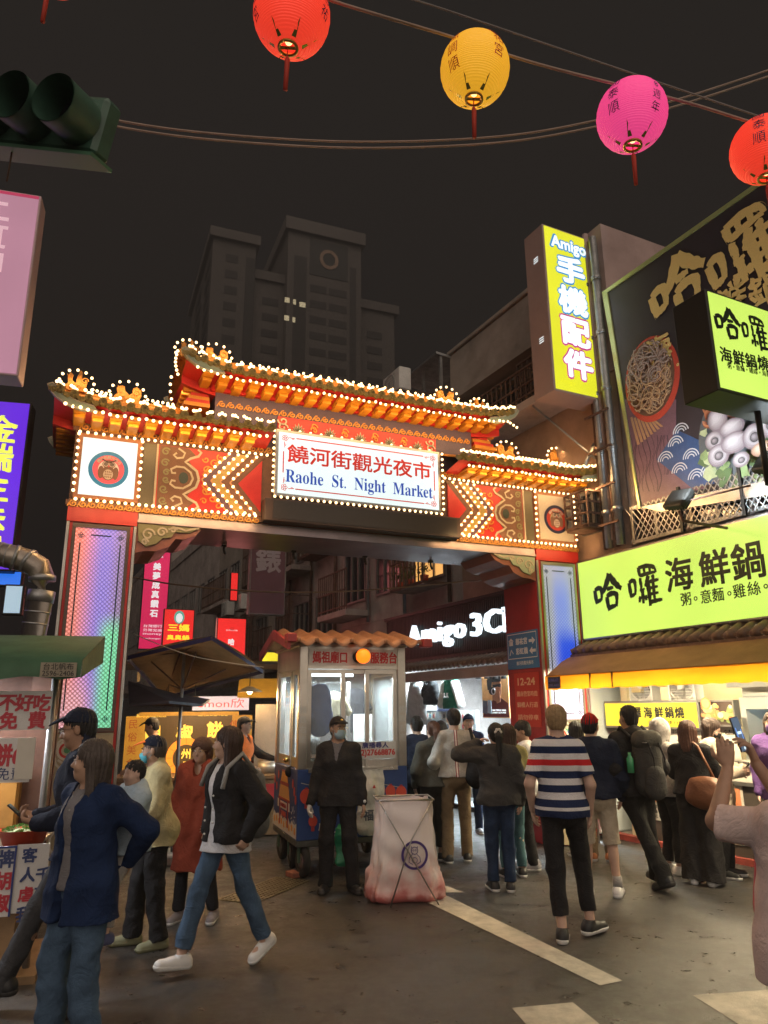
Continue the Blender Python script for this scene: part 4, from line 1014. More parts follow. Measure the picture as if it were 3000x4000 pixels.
# ------------------------------------------------------------------ the right side of the street: buildings, shop fronts, signs
def fp(s, t=0): return Frame(FR.w(s, t, 0), R(26.7))              # a board standing out from the facade, facing the camera
plaster = mat('stained_plaster', (.36, .31, .27), .85, vary=.4, vscale=1.3, bump=.3, bscale=25); pinkwall = mat('pink_plaster', (.40, .29, .27), .8, vary=.25, vscale=1.6)
oldwall = mat('old_concrete', (.40, .335, .31), .9, vary=.5, vscale=1.1, bump=.3, bscale=20); gray_p = mat('gray_plaster', (.46, .40, .375), .85, vary=.4, vscale=1.4)
tilewall = mat('small_wall_tile', (.40, .27, .20), .4, vary=.3, vscale=2.2, bump=.35, bscale=70)
glassd = mat('night_glass', (.012, .013, .016), .12, spec=.8); alu = mat('window_aluminium', (.30, .29, .28), .4, .7, vary=.2); rust_m = mat('rusty_iron', (.17, .10, .075), .7, .4, vary=.5, vscale=9); galv = mat('galvanised', (.36, .36, .36), .4, .75, vary=.35, vscale=5)
white_b = mat('white_enamel', (.62, .61, .58), .4, vary=.12); greyplas = mat('grey_plastic', (.34, .34, .33), .5, vary=.15)
def part(name, m, parent, build):
    b = MB(); build(b); return b.build(name, m, parent)
def window(par, x0, x1, z0, z1, y=0., frame=alu, lit=None, bars=2):
    f = MB(); w = .05
    f.box(x0, x1, y-.03, y+.06, z0, z0+w); f.box(x0, x1, y-.03, y+.06, z1-w, z1)
    for i in range(bars+1):
        x = x0+(x1-x0-w)*i/bars; f.box(x, x+w, y-.028, y+.058, z0+w, z1-w)
    o = f.build('window', frame, par); g = MB(); g.box(x0+w*.5, x1-w*.5, y+.01, y+.025, z0+w*.5, z1-w*.5); g.build('pane', lit or glassd, o); return o
def cage(par, x0, x1, y0, z0, z1, m=rust_m, nx=None, nz=3, floor=True):
    b = MB(); nx = nx or max(3, int((x1-x0)/.14)); r = .012
    for i in range(nx+1): x = x0+(x1-x0)*i/nx; b.box(x-r, x+r, y0-r, y0+r, z0, z1)
    for j in range(nz+1):
        z = z0+(z1-z0)*j/nz; b.box(x0, x1, y0-r*1.4, y0+r*1.4, z-r, z+r)
        for x in (x0, x1): b.box(x-r, x+r, y0+.02, -.01, z-r, z+r)
    if floor:
        b.box(x0, x1, y0, -.005, z0-.045, z0-.015)
    return b.build('window_cage', m, par)
def aircon(par, x, y, z, m=white_b, w=.75, h=.5):
    b = MB(); b.box(x, x+w, y-.30, y-.02, z, z+h, .02); o = b.build('air_conditioner', m, par)
    b = MB(); b.ringp(x+w*.42, z+h*.5, h*.38, h*.43, y-.315, y-.30, 22); b.ringp(x+w*.42, z+h*.5, h*.05, h*.1, y-.314, y-.30, 14)
    for k in range(7): b.box(x+w*.1, x+w*.74, y-.312, y-.306, z+h*(.15+.11*k), z+h*(.15+.11*k)+.008)
    b.build('fan_grille', greyplas, o); b = MB()
    for dx in (.1, w-.14): b.box(x+dx, x+dx+.04, y-.30, y-.001, z-.035, z-.002)
    b.build('bracket', rust_m, o); return o
def balcony(par, x0, x1, z, d=.7, h=.95, m=oldwall, rail=rust_m):
    b = MB(); b.box(x0, x1, -d, -.003, z-.14, z, .01); o = b.build('balcony', m, par); r = MB(); n = int((x1-x0)/.13)
    for i in range(n+1): x = x0+(x1-x0)*i/n; r.box(x-.01, x+.01, -d+.02, -d+.04, z, z+h)
    for zz in (z+.08, z+h*.5, z+h): r.box(x0, x1, -d+.012, -d+.048, zz-.014, zz+.014)
    r.build('railing', rail, o); return o
# building A: white parapet, dark window band, tiled wall
A = thing('apartment_building', 'building with white concrete parapet above a dark window band, rising behind the gate', 'building', FR.m)
part('wall', tilewall, A, lambda b: (b.box(-3.35, .92, .02, 7, 3.42, 6.62), b.box(-3.35, .92, .5, 7, 6.62, 7.72), b.box(.55, .92, .02, .499, 6.62, 7.72)))
part('parapet', plaster, A, lambda b: (b.box(-3.42, .60, -.06, .5, 7.72, 8.68, .02), b.box(-3.46, .62, -.10, .5, 8.685, 8.78, .015), b.box(-3.40, .60, -.16, .1, 7.60, 7.715)))
part('side_wall', pinkwall, A, lambda b: b.box(.62, .93, .0, 7, 6.5, 8.95))
part('side_pipe', pinkwall, A, lambda b: b.tube([(.66, -.07, 4.0), (.66, -.07, 8.9)], .045, 8))
for i in range(4): window(A, -3.3+i*.95, -2.4+i*.95, 6.66, 7.55, .44)
balcony(A, -2.6, .15, 6.42, .62, .55); cage(A, -.75, .1, -.45, 6.5, 7.2, nz=4)
part('bracket', galv, A, lambda b: b.tube([(-2.0, -.62, 6.25), (-1.1, -.02, 5.3)], .02, 6)); part('bracket', galv, A, lambda b: b.tube([(-.2, -.62, 6.25), (.5, -.02, 5.2)], .018, 6))
cage(A, .05, .52, -.35, 4.25, 4.75); window(A, .0, .55, 4.2, 4.85, .0)
part('conduit', galv, A, lambda b: b.tube([(.1, -.05, 4.9), (.3, -.2, 5.0), (.42, -.22, 5.2), (.45, -.05, 5.5)], .03, 7))
# pipes at the corner between the two buildings
pipes = thing('drain_pipes', 'cluster of vertical metal drain pipes and cable ladder between gate and big food poster', 'pipes', FR.m)
for x, r, mm, y in ((.62, .055, galv, -.1), (.76, .04, rust_m, -.09), (.86, .06, galv, -.12), (.50, .03, rust_m, -.06)):
    part('pipe', mm, pipes, lambda b: (b.tube([(x, y, 3.9), (x, y, 8.7)], r, 10), [b.tube([(x, y, z-.03), (x, y, z+.03)], r*1.25, 10) for z in (4.4, 5.3, 6.2, 7.1, 8.0)]))
for z in (4.2, 4.75, 5.3, 5.85): part('ladder_rung', rust_m, pipes, lambda b: b.box(.44, .92, -.2, -.175, z, z+.03))
# near building with the seafood shop
B = thing('shop_building', 'old shop building carrying the big food poster and the long green lit sign', 'building', FR.m)
part('wall', oldwall, B, lambda b: (b.box(.94, 9, .02, 7, 3.42, 7.7),))
for x0, x1 in ((.98, 1.85), (1.95, 2.75), (2.85, 3.7)): window(B, x0, x1, 3.88, 4.40, .0, bars=2)
mesh_b = MB()
for k in range(-12, 40):
    for d in (-1, 1):
        p = [(x, 3.85) for x in (.97, 3.75)]
        za, zb = 3.87, 4.36; seg = []
        x_a = .95+k*.085+(za-3.85)/1.35*d if d > 0 else .95+k*.085-(za-3.85)/1.35; x_b = x_a+(zb-za)/1.35*d
        if min(x_a, x_b) < .97 or max(x_a, x_b) > 3.75: continue
        mesh_b.strip([(x_a, za), (x_b, zb)], .012, -.13-.003*d, -.123-.003*d)
mesh_b.build('window_mesh', galv, B); part('window_mesh_post', dark, B, lambda b: (b.box(1.9, 1.94, -.15, -.117, 3.84, 4.42),)); part('window_mesh_post', dark, B, lambda b: b.box(2.78, 2.82, -.15, -.117, 3.84, 4.42))
# big food poster
def hitR(px, py, t=0.): return FR.hit(px, py, t)
Pp = thing('food_poster', 'huge dark poster of noodle bowl and seafood with gold brush writing', 'billboard', FR.m)
pol = [hitR(2375, 1143, -.10), hitR(2505, 1985, -.10), hitR(3040, 1870, -.10), hitR(3200, 1870, -.1)]; tl, bl = pol[0], pol[1]
sl_ = (pol[2][1]-bl[1])/(pol[2][0]-bl[0]); br = (4.6, bl[1]+sl_*(4.6-bl[0])); tr = (4.6, tl[1]+.02)
poster_bg = mat('poster_dark', (.045, .034, .042), .4, vary=.35, vscale=.8)
def PM(n, c, e=.55): return mat('poster_'+n, tuple(min(.85, x*1.15) for x in c), .45, vary=.18, vscale=9)
part('board', poster_bg, Pp, lambda b: b.plate([tl, bl, br, tr], -.10, -.02))
part('frame', mat('poster_frame', (.55, .60, .25), .3, .5), Pp, lambda b: (b.plate([(tl[0]-.10, tl[1]+.06), (bl[0]-.03, bl[1]+.0), bl, tl], -.12, -.02), b.plate([(tl[0]-.10, tl[1]+.06), tl, tr, (4.6, tr[1]+.06)], -.12, -.02)))  # metal frame tinted yellow-green for the sign's light falling on it
part('bottom_trim', steel, Pp, lambda b: (b.plate([(bl[0]+.05, bl[1]-.004), (bl[0]+.35, bl[1]-.14), (br[0], br[1]-.22), (br[0], br[1]-.004)], -.14, -.03),))
part('picture_frame_line', mat('poster_edge_light', (.8, .82, .82), .3), Pp, lambda b: b.strip([bl, br], .03, -.106, -.1015))
def pin(px, py): return hitR(px, py, -.105)
# wood table, mat, bowl, noodles
WD = []
def clipL(p): return p
part('printed_table', PM('wood', (.165, .085, .115), .75), Pp, lambda b: b.plate([pin(2435, 1560), pin(2507, 1972), pin(2760, 1905), pin(2640, 1690), pin(2640, 1560)], -.104, -.1005))
def grain(b):
    for k in range(16):
        x0 = 2462+k*14; b.strip([pin(x0+10*math.sin(j*.8+k), 1700+j*22-.0*k) for j in range(11 if k < 9 else 8)], .006+.004*(k % 3), -.106, -.1045)
part('printed_grain', PM('grain', (.07, .032, .05), .8), Pp, grain)
part('printed_mat', PM('bamboo', (.42, .24, .13), .6), Pp, lambda b: [b.plate([pin(2462+k*13, 1635+k*2-4), pin(2470+k*13, 1632+k*2-4), pin(2560+k*13-60, 1735-k*10), pin(2550+k*13-60, 1738-k*10)], -.107, -.1048) for k in range(8)])
bc = pin(2545, 1480); bx, bz = .31, .40
rb = mat('poster_bowl', (.60, .08, .05), .4)
part('printed_bowl', rb, Pp, lambda b: (b.disc(bc[0], bc[1], .47, -.108, -.1052, 40, rz=.60), ))
part('printed_soup', PM('soup', (.20, .10, .06)), Pp, lambda b: b.disc(bc[0]-.02, bc[1]+.03, .41, -.1105, -.1085, 40, rz=.54))
def noodles(b):
    rs = random.Random(3)
    for k in range(150):
        a = rs.uniform(0, 6.28); r = .36*math.sqrt(rs.random()); cx, cz = bc[0]-.02+r*math.cos(a), bc[1]+.04+r*1.25*math.sin(a); d = rs.uniform(0, 6.28) if k > 60 else rs.gauss(2.2, .5); cv = rs.uniform(-3.2, 3.2); pts = []
        L = rs.uniform(.20, .46)
        for j in range(13):
            t = j/12-.5; x = cx+L*t*math.cos(d+cv*t); z = cz+L*t*math.sin(d+cv*t); q = math.hypot((x-bc[0]+.02)/.39, (z-bc[1]-.03)/.51)
            if q > 1: x = bc[0]-.02+(x-bc[0]+.02)/q; z = bc[1]+.03+(z-bc[1]-.03)/q
            pts.append((x, z))
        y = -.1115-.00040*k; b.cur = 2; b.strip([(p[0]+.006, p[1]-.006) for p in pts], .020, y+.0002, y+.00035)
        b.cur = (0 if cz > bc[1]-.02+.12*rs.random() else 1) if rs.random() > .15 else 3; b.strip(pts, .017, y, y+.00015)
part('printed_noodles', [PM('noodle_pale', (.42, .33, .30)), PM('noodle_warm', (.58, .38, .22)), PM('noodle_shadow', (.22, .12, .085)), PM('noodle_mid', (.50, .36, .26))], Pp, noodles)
# blue cloth with waves, seafood plate
part('printed_cloth', PM('blue', (.030, .075, .19), .8), Pp, lambda b: b.plate([pin(2565, 1795), pin(2700, 1905), pin(2790, 1890), pin(2820, 1760), pin(2645, 1680)], -.1065, -.1046))
def waves(b):
    for (cx, cz) in ((2600, 1800), (2655, 1845), (2640, 1740), (2700, 1790), (2720, 1870), (2660, 1690), (2770, 1850)):
        c0 = pin(cx, cz)
        for r in (.05, .085, .12): b.strip([(c0[0]+r*math.cos(t), c0[1]+r*math.sin(t)) for t in np.linspace(.1, 3.0, 14)], .014, -.1085-.0004*((cx+cz) % 5), -.1067)
part('printed_waves', PM('wave_white', (.55, .58, .62), .8), Pp, waves)
pc = pin(2880, 1700)
part('printed_plate', PM('plate', (.10, .11, .12), .6), Pp, lambda b: b.disc(pc[0]+.12, pc[1], .66, -.1085, -.1052, 44, rz=.70))
def leaves(b):
    rs = random.Random(5)
    for k in range(70):
        a = rs.uniform(0, 6.28); r = rs.uniform(.25, .62); x, z = pc[0]+.12+r*math.cos(a), pc[1]-.05+r*math.sin(a)*1.02
        if z > pc[1]+.3: continue
        q = rs.uniform(.05, .12); b.cur = k % 3; y = -.1095-.0004*k; b.plate([(x+q*rs.uniform(.5, 1.2)*math.cos(t), z+q*rs.uniform(.5, 1.2)*math.sin(t)) for t in np.linspace(0, 5.6, 8)], y, y+.0003)
part('printed_greens', [PM('leaf', (.22, .30, .13)), PM('leaf_pale', (.42, .46, .26)), PM('leaf_dark', (.09, .15, .06))], Pp, leaves)
TON = []
def tones(a, c, n=6):
    k = len(TON)
    for i in range(n): TON.append(tuple(a[q]+(c[q]-a[q])*i/(n-1) for q in range(3)))
    return list(range(k, k+n))
T_sq, T_cl, T_yo, T_pr, T_sh, T_fi = tones((.22, .17, .19), (.56, .51, .53)), tones((.14, .11, .12), (.42, .38, .40)), tones((.60, .26, .12), (.86, .56, .36)), tones((.22, .06, .03), (.62, .26, .13)), tones((.05, .045, .05), (.30, .26, .28)), tones((.38, .22, .15), (.66, .50, .40))
def seafood(b):
    rs = random.Random(8); y = [-.135]
    def soft(x, z, r, rz_, T, hx=-.25, hz_=.3, ring=0.):
        n = len(T)
        for i, t in enumerate(T):
            f = 1-i/n*.85; y[0] -= .0005; b.cur = t; b.disc(x+hx*r*(1-f), z+hz_*rz_*(1-f), r*f, y[0], y[0]+.0003, 26, rz=rz_*f)
    for k in range(30):
        a = R(100+rs.uniform(-50, 70)); x0, z0 = pc[0]-.24+rs.uniform(-.05, .60), pc[1]+.30+rs.uniform(-.05, .34)
        for i, t in enumerate(T_pr[rs.randrange(2):5]): y[0] -= .0004; b.cur = t; b.strip([(x0+.10*math.cos(a+q*2.0)-.006*i, z0+.07*math.sin(a+q*2.0)+.006*i) for q in np.linspace(0, 1.2-.1*i, 9)], lambda q: .062*(1-.65*q)*(1-.19*i), y[0], y[0]+.0003)
        y[0] -= .0003; b.cur = T_pr[0]; b.strip([(x0+.1*math.cos(a+2.3), z0+.07*math.sin(a+2.3)), (x0+.2*math.cos(a+2.6), z0+.16*math.sin(a+2.5))], .006, y[0], y[0]+.0002)
    for (dx, dz, r, kd, e_) in ((-.16, .24, .12, 0, 1.25), (-.24, .0, .13, 1, .9), (.02, .07, .15, 0, .72), (-.2, -.2, .15, 1, .9), (.04, -.12, .16, 0, .8), (.24, .24, .15, 4, .6), (.46, .22, .17, 2, .95), (.30, -.14, .15, 1, 1.0), (.52, -.08, .15, 1, .95), (.64, .14, .13, 3, .9), (.17, .36, .13, 0, .8), (.62, .40, .18, 0, .6), (.40, -.32, .12, 4, .7), (.12, -.36, .11, 1, .8)):
        x, z = pc[0]+dx, pc[1]+dz
        if kd == 1: soft(x, z, r, r*e_, T_sq); soft(x+.012, z-.008, r*.60, r*.58*e_, T_cl[::-1]); soft(x+.01, z-.012, r*.40, r*.38*e_, T_sh)
        elif kd == 2: soft(x, z, r, r*e_, T_sq); soft(x-.01, z+.0, r*.62, r*.60*e_, T_yo)
        elif kd == 3: soft(x, z, r, r*e_, T_cl)
        elif kd == 4: soft(x, z, r*1.2, r*e_, T_fi)
        else: soft(x, z, r*1.15, r*e_, T_sq); [b.strip([(x-r*.7+.03*q, z-r*.35*e_+.01*q), (x+r*.2+.03*q, z+r*.5*e_)], .004, y[0]-.0003, y[0]-.0001) for q in range(4)]
SB = MB(); seafood(SB); SB.build('printed_seafood', [mat('seafood_tone_%d' % i, c_, .45) for i, c_ in enumerate(TON)], Pp)
goldp = mat('poster_gold', (.78, .58, .22), .4)
BRUSH = {'哈': [((.04, .62), (.06, .40), (.09, .26), 1.0), ((.04, .62), (.20, .66), (.27, .62), (.25, .34), .9), ((.10, .32), (.20, .34), (.26, .36), .8),
    ((.60, .98), (.52, .76), (.40, .60), (.30, .50), 1.2), ((.60, .95), (.74, .72), (.88, .60), (.99, .54), 1.3), ((.48, .58), (.60, .60), (.72, .60), .8), ((.46, .40), (.48, .20), (.52, .04), 1.0), ((.46, .40), (.64, .46), (.80, .42), (.76, .12), 1.0), ((.53, .10), (.64, .13), (.76, .13), .9)],
  '囉': [((.02, .66), (.04, .44), (.06, .30), 1.), ((.02, .66), (.14, .70), (.20, .66), (.18, .36), .9), ((.07, .34), (.13, .36), (.19, .38), .8),
    ((.36, .98), (.37, .86), (.39, .76), .9), ((.36, .96), (.62, 1.0), (.90, .96), (.86, .78), .9), ((.53, .95), (.53, .87), (.54, .79), .7), ((.70, .95), (.70, .87), (.70, .79), .7), ((.38, .77), (.62, .79), (.86, .79), .8),
    ((.40, .72), (.34, .60), (.46, .58), (.36, .44), .8), ((.34, .44), (.42, .44), (.50, .46), .6), ((.42, .44), (.42, .30), (.42, .12), .9), ((.34, .30), (.32, .22), (.30, .16), .8), ((.49, .30), (.51, .24), (.52, .18), .8),
    ((.64, .74), (.58, .60), (.52, .50), 1.), ((.62, .60), (.62, .35), (.62, .04), 1.1), ((.76, .74), (.78, .68), (.79, .63), .8), ((.60, .58), (.78, .60), (.94, .60), .8), ((.63, .44), (.76, .45), (.90, .45), .7), ((.63, .30), (.76, .31), (.90, .31), .7), ((.62, .12), (.80, .14), (.99, .14), .9), ((.77, .60), (.77, .36), (.77, .14), .8)]}
def brush(ch, m, par, x, z, size, y, w=.085, rot_=0., seed=1):
    rr = random.Random(seed); b = MB(); c_, s_ = math.cos(rot_), math.sin(rot_)
    for k, st in enumerate(BRUSH[ch]):
        wd = st[-1]; P = st[:-1]; pts = []
        if len(P) == 4: segs = [(P[0], P[1], P[2]), (P[2], tuple((P[2][i]+P[3][i])/2+(.02 if i == 0 else 0) for i in (0, 1)), P[3])] if abs(P[2][1]-P[3][1]) > .2 and abs(P[2][0]-P[3][0]) < .12 else [(P[0], P[1], P[2], P[3])]
        else: segs = [P]
        for sg in segs:
            for j in range(11):
                t = j/10
                if len(sg) == 3: q = [sg[0][i]*(1-t)**2+2*(2*sg[1][i]-.5*sg[0][i]-.5*sg[2][i])*t*(1-t)+sg[2][i]*t*t for i in (0, 1)]
                else: q = [sg[0][i]*(1-t)**3+3*sg[1][i]*t*(1-t)**2+3*sg[2][i]*t*t*(1-t)+sg[3][i]*t**3 for i in (0, 1)]
                u, v = (q[0]-.5)*size, (q[1]-.5)*size; pts.append((x+u*c_-v*s_, z+u*s_+v*c_))
        def wf(t, wd=wd, a=rr.uniform(0, 6)): return size*w*wd*(.72+.45*math.sin(math.pi*min(1, t*1.05+.1))**.6*(1-.35*t)+.10*math.sin(t*17+a)+.06*math.sin(t*41+a))
        pts = [p for i, p in enumerate(pts) if i == 0 or math.hypot(p[0]-pts[i-1][0], p[1]-pts[i-1][1]) > 1e-4]
        b.strip(pts, wf, y-.0004*k, y-.0004*k+.0003)
        if wd > .75:                                       # dry bristle streaks leaving the stroke
            for g in (-1, 1):
                q = pts[len(pts)//3:]; off = size*w*.62*g; qq = [(p[0]+off*.6, p[1]+off*.55) for p in q]
                if len(qq) > 3: b.strip(qq, lambda t: size*.012*(1-t), y-.0004*k-.0002, y-.0004*k-.0001)
    return b.build('brush_lettering', m, par)
def ptext(s, px, py, size, rot_=0, bold=.02, rough=.02, t=-.106):
    x, z = hitR(px, py, t); return text(s, goldp, Pp, x, z, size, t-.012, bold=bold, rough=rough, rot=rot_)
brush('哈', goldp, Pp, *hitR(2648, 1118, -.106), .92, -.118, .135, R(6)); brush('囉', goldp, Pp, *hitR(2908, 985, -.106), 1.0, -.118, .115, R(8)); ptext('海', 2578, 1362, .42, R(4), .010); ptext('粥', 2600, 1445, .17, 0, .004, 0); ptext('。', 2650, 1425, .12, 0, .004, 0); ptext('鮮', 2860, 1165, .42, R(5), .010); ptext('鍋', 2990, 1120, .45, R(5), .010)
# long green sign
green_f = glow('green_sign_face', (.60, .85, .13), .93, uneven=.10, scale=.9); green_ink = mat('green_sign_ink', (.012, .025, .006), .5)
def sign_box(frame, x0, x1, z0, z1, y0, y1, face, name, label, fr=dark, cat='sign', border=.03):
    t = thing(name, label, cat, frame.m)
    part('case', fr, t, lambda b: b.box(x0-border, x1+border, y0+.006, y1, z0-border, z1+border, .008)); part('face', face, t, lambda b: b.box(x0, x1, y0-.002, y0+.0055, z0, z1)); return t
a, c = hitR(2258, 2212, -.12), hitR(2284, 2488, -.12)
Gs = sign_box(FR, a[0], a[0]+4.6, 2.70, 3.79, -.12, .0, green_f, 'shop_sign', 'long glowing yellow-green sign with dark brush writing above the orange awning', steel)
def rtext(s, px, py, size, m, par, t, **k):
    x, z = hitR(px, py, t); return text(s, m, par, x, z, size, t-.003, **k)
brush('哈', green_ink, Gs, *hitR(2375, 2315, -.123), .54, -.128, .125); brush('囉', green_ink, Gs, *hitR(2520, 2292, -.123), .56, -.128, .105)
for ch, x, y in (('海', 2652, 2242), ('鮮', 2790, 2216), ('鍋', 2920, 2190)): rtext(ch, x, y, .44, green_ink, Gs, -.123, bold=.012)
for ch, x, y in (('粥', 2680, 2340), ('。', 2718, 2338), ('意', 2758, 2330), ('麵', 2805, 2322), ('。', 2850, 2318), ('雞', 2888, 2308), ('絲', 2945, 2298), ('。', 2992, 2290)): rtext(ch, x, y, .17, green_ink, Gs, -.123, bold=.002)
# small green projecting sign, yellow phone-parts sign
Fp = fp(3.9); a = Fp.hit(2765, 1138, -.1); c = Fp.hit(2802, 1508, -.1)
g2 = sign_box(Fp, a[0], a[0]+1.35, c[1], a[1], -.1, .30, green_f, 'projecting_sign', 'small black-cased green lit sign jutting out in front of the big food poster', dark)
def ftext(F, s, px, py, size, m, par, y, **k):
    x, z = F.hit(px, py, y); return text(s, m, par, x, z, size, y-.003, **k)
brush('哈', green_ink, g2, *Fp.hit(2842, 1265, -.103), .36, -.106, .125); brush('囉', green_ink, g2, *Fp.hit(2950, 1305, -.103), .38, -.106, .10)
for ch, x, y in (('海', 2835, 1388), ('鮮', 2885, 1400), ('鍋', 2932, 1412), ('燒', 2980, 1420)): ftext(Fp, ch, x, y, .17, green_ink, g2, -.103, bold=.004)
for i, ch in enumerate('粥。意麵。雞絲。烏龍'): ftext(Fp, ch, 2848+i*17, 1430+i*3.6, .062, green_ink, g2, -.103)
part('support_post', dark, g2, lambda b: b.tube([(a[0]+.75, .1, c[1]-.02), (a[0]+.75, .1, 3.8)], .03, 8))
Fa = fp(.62); a = Fa.hit(2113, 890, -.05); bq = Fa.hit(2293, 925, -.05); c = Fa.hit(2185, 1520, -.05); d_ = Fa.hit(2368, 1560, -.05)
yel_f = glow('yellow_sign_face', (.72, .72, .02), 1.0, uneven=.08, scale=1.5); x0a = (a[0]+c[0])/2; x1a = (bq[0]+d_[0])/2; z1a = (a[1]+bq[1])/2; z0a = (c[1]+d_[1])/2
Am = sign_box(Fa, x0a, x1a, z0a, z1a, -.05, .40, yel_f, 'projecting_sign', 'tall yellow lit sign with white outlined characters hung high on the building', mat('sign_case_rose', (.36, .26, .245), .5, vary=.1))
wlet = mat('white_letter', (.8, .86, .88), .4, emis=(.80, .92, .95), es=.9); olet = mat('outline_blue', (.05, .25, .55), .4, emis=(.06, .30, .62), es=.6); olr = mat('outline_red', (.55, .05, .25), .4, emis=(.55, .06, .26), es=.6); wm = mat('sign_watermark', (.55, .55, .02), .4, emis=(.56, .55, .015), es=1.)
W_ = x1a-x0a; cxa = (x0a+x1a)/2; HH = z1a-z0a
rsw = random.Random(2)
for k in range(16): text(rsw.choice(['Amigo', '3C', 'go', '配件', 'CE']), wm, Am, x0a+W_*rsw.uniform(.2, .8), z0a+HH*(.05+.056*k), .10*rsw.uniform(.8, 1.4), -.0545, name='faint_lettering', depth=.0004)
text('Amigo', olet, Am, cxa, z0a+HH*.905, .2, -.0575, fit=W_*.78, hgt=.27, bold=.028); text('Amigo', wlet, Am, cxa, z0a+HH*.905, .2, -.0625, fit=W_*.74, hgt=.25, bold=.010)
for i, ch in enumerate('手機配件'):
    zz = z0a+HH*(.755-.195*i); o_ = olet if i < 2 else olr
    text(ch, o_, Am, cxa+.0, zz, W_*.62, -.0575, bold=.042, hgt=HH*.165); text(ch, wlet, Am, cxa+.0, zz, W_*.62, -.0625, bold=.022, hgt=HH*.158)
part('vent', wlet, Am, lambda b: [b.box(x0a-.034, x0a-.0305, .1, .2, z0a+HH*q+dz, z0a+HH*q+dz+.012) for q in (.3, .8) for dz in (0, .035, .07)])
part('mast', galv, Am, lambda b: (b.box(x1a+.035, x1a+.10, -.02, .08, z0a-1.6, z1a+.12), b.box(x1a+.03, x1a+.28, .1, .16, z1a-.1, z1a+.05)))
# flood lights on arms over the green sign
for (px, py, s_) in ((2650, 1950, 1.0), (3010, 1800, 1.0)):
    x, z = hitR(px, py, -.75); t = fl_t = thing('flood_light', 'square black flood lamp on an iron arm '+('below the big food poster' if px < 2900 else 'at the right edge beside the sign post'), 'flood light', FR.m)
    b = MB(); b.T = Matrix.Translation((x, -.75, z)) @ Matrix.Rotation(R(-35), 4, 'X') @ Matrix.Rotation(R(12), 4, 'Y'); b.box(-.16, .16, -.04, .04, -.13, .13, .015)
    for k in range(7): b.box(-.14+.045*k, -.13+.045*k, .04, .07, -.11, .11)
    b.build('lamp_head', dark, t); part('arm', rust_m, t, lambda b: (b.tube([(x-.02, -.74, z-.14), (x+.02, -.74, z-.26), (x+.1, -.1, z-.30)], .018, 6), b.tube([(x+.15, -.74, z-.05), (x+.5, -.1, z+.12)], .012, 6)))
    lamp_light('AREA', (x+.25, -.95, z+.05), 20, (.80, .93, 1), fl_t, .3, .25, rot=(R(140), 0, 0))
# tiled eave and awning of the seafood shop
Ev = thing('tiled_eave', 'row of rounded dark roof tiles under the long green sign', 'eave', FR.m)
roundtile = mat('dark_clay_tile', (.15, .09, .06), .5, vary=.4, vscale=8)
part('tile_row', roundtile, Ev, lambda b: [(b.tube([(x, -.32, 2.50), (x, .0, 2.66)], .062, 10), b.box(x+.05, x+.115, -.31, .0, 2.50, 2.54)) for x in np.arange(-.12, 4.2, .165)])
part('fascia', rust_m, Ev, lambda b: b.box(-.2, 4.4, -.34, -.28, 2.42, 2.475))
orange_v = mat('awning_orange', (.75, .26, .015), .55, vary=.15, vscale=2.5)
_t = orange_v.node_tree; _b = _t.nodes['Principled BSDF']; _tr = _t.nodes.new('ShaderNodeBsdfTranslucent'); _tr.inputs[0].default_value = (.85, .34, .015, 1); _mx = _t.nodes.new('ShaderNodeMixShader'); _mx.inputs[0].default_value = .6
_t.links.new(_b.outputs[0], _mx.inputs[1]); _t.links.new(_tr.outputs[0], _mx.inputs[2]); _t.links.new(_mx.outputs[0], _t.nodes['Material Output'].inputs[0]) 
orange_v_ = orange_v; awn_t = mat('awning_top', (.22, .115, .045), .7, vary=.25, vscale=3)
Aw = thing('awning', 'brown awning with lit orange valance over the seafood counter', 'awning', FR.m)
part('canopy', awn_t, Aw, lambda b: b.add([(-.15, -.36, 2.44), (4.3, -.36, 2.44), (4.3, -.95, 2.17), (.12, -.95, 2.17), (-.15, -.36, 2.425), (4.3, -.36, 2.425), (4.3, -.95, 2.155), (.12, -.95, 2.155)], [(0, 3, 2, 1), (4, 5, 6, 7), (0, 4, 7, 3), (3, 7, 6, 2)]))
def val(b):
    n = 60; vs = []
    for i in range(n+1):
        x = .10+4.2*i/n; w_ = .012*math.sin(i*.9)+.008*math.sin(i*2.3)
        vs += [(x, -.957, 2.165), (x, -.965+w_, 2.07), (x, -.958+w_*1.3, 1.985+.006*math.sin(i*1.7))]
    b.add(vs, [(i*3+j, i*3+j+1, i*3+j+4, i*3+j+3) for i in range(n) for j in range(2)], True)
part('valance', orange_v, Aw, val); part('valance_seam', mat('seam', (.12, .05, .015), .7), Aw, lambda b: [b.box(x, x+.012, -.985, -.962, 1.99, 2.165) for x in (.98, 1.36)])
part('valance_tag', mat('tag_navy', (.015, .02, .075), .6), Aw, lambda b: b.box(.19, .43, -.99, -.978, 2.0, 2.15)); text('新興帆布行', mat('tag_ink', (.10, .12, .35), .6), Aw, .31, 2.105, .05, -.992, fit=.2); text('2765-6683', mat('tag_ink', (.10, .12, .35), .6), Aw, .31, 2.04, .05, -.992, fit=.2)
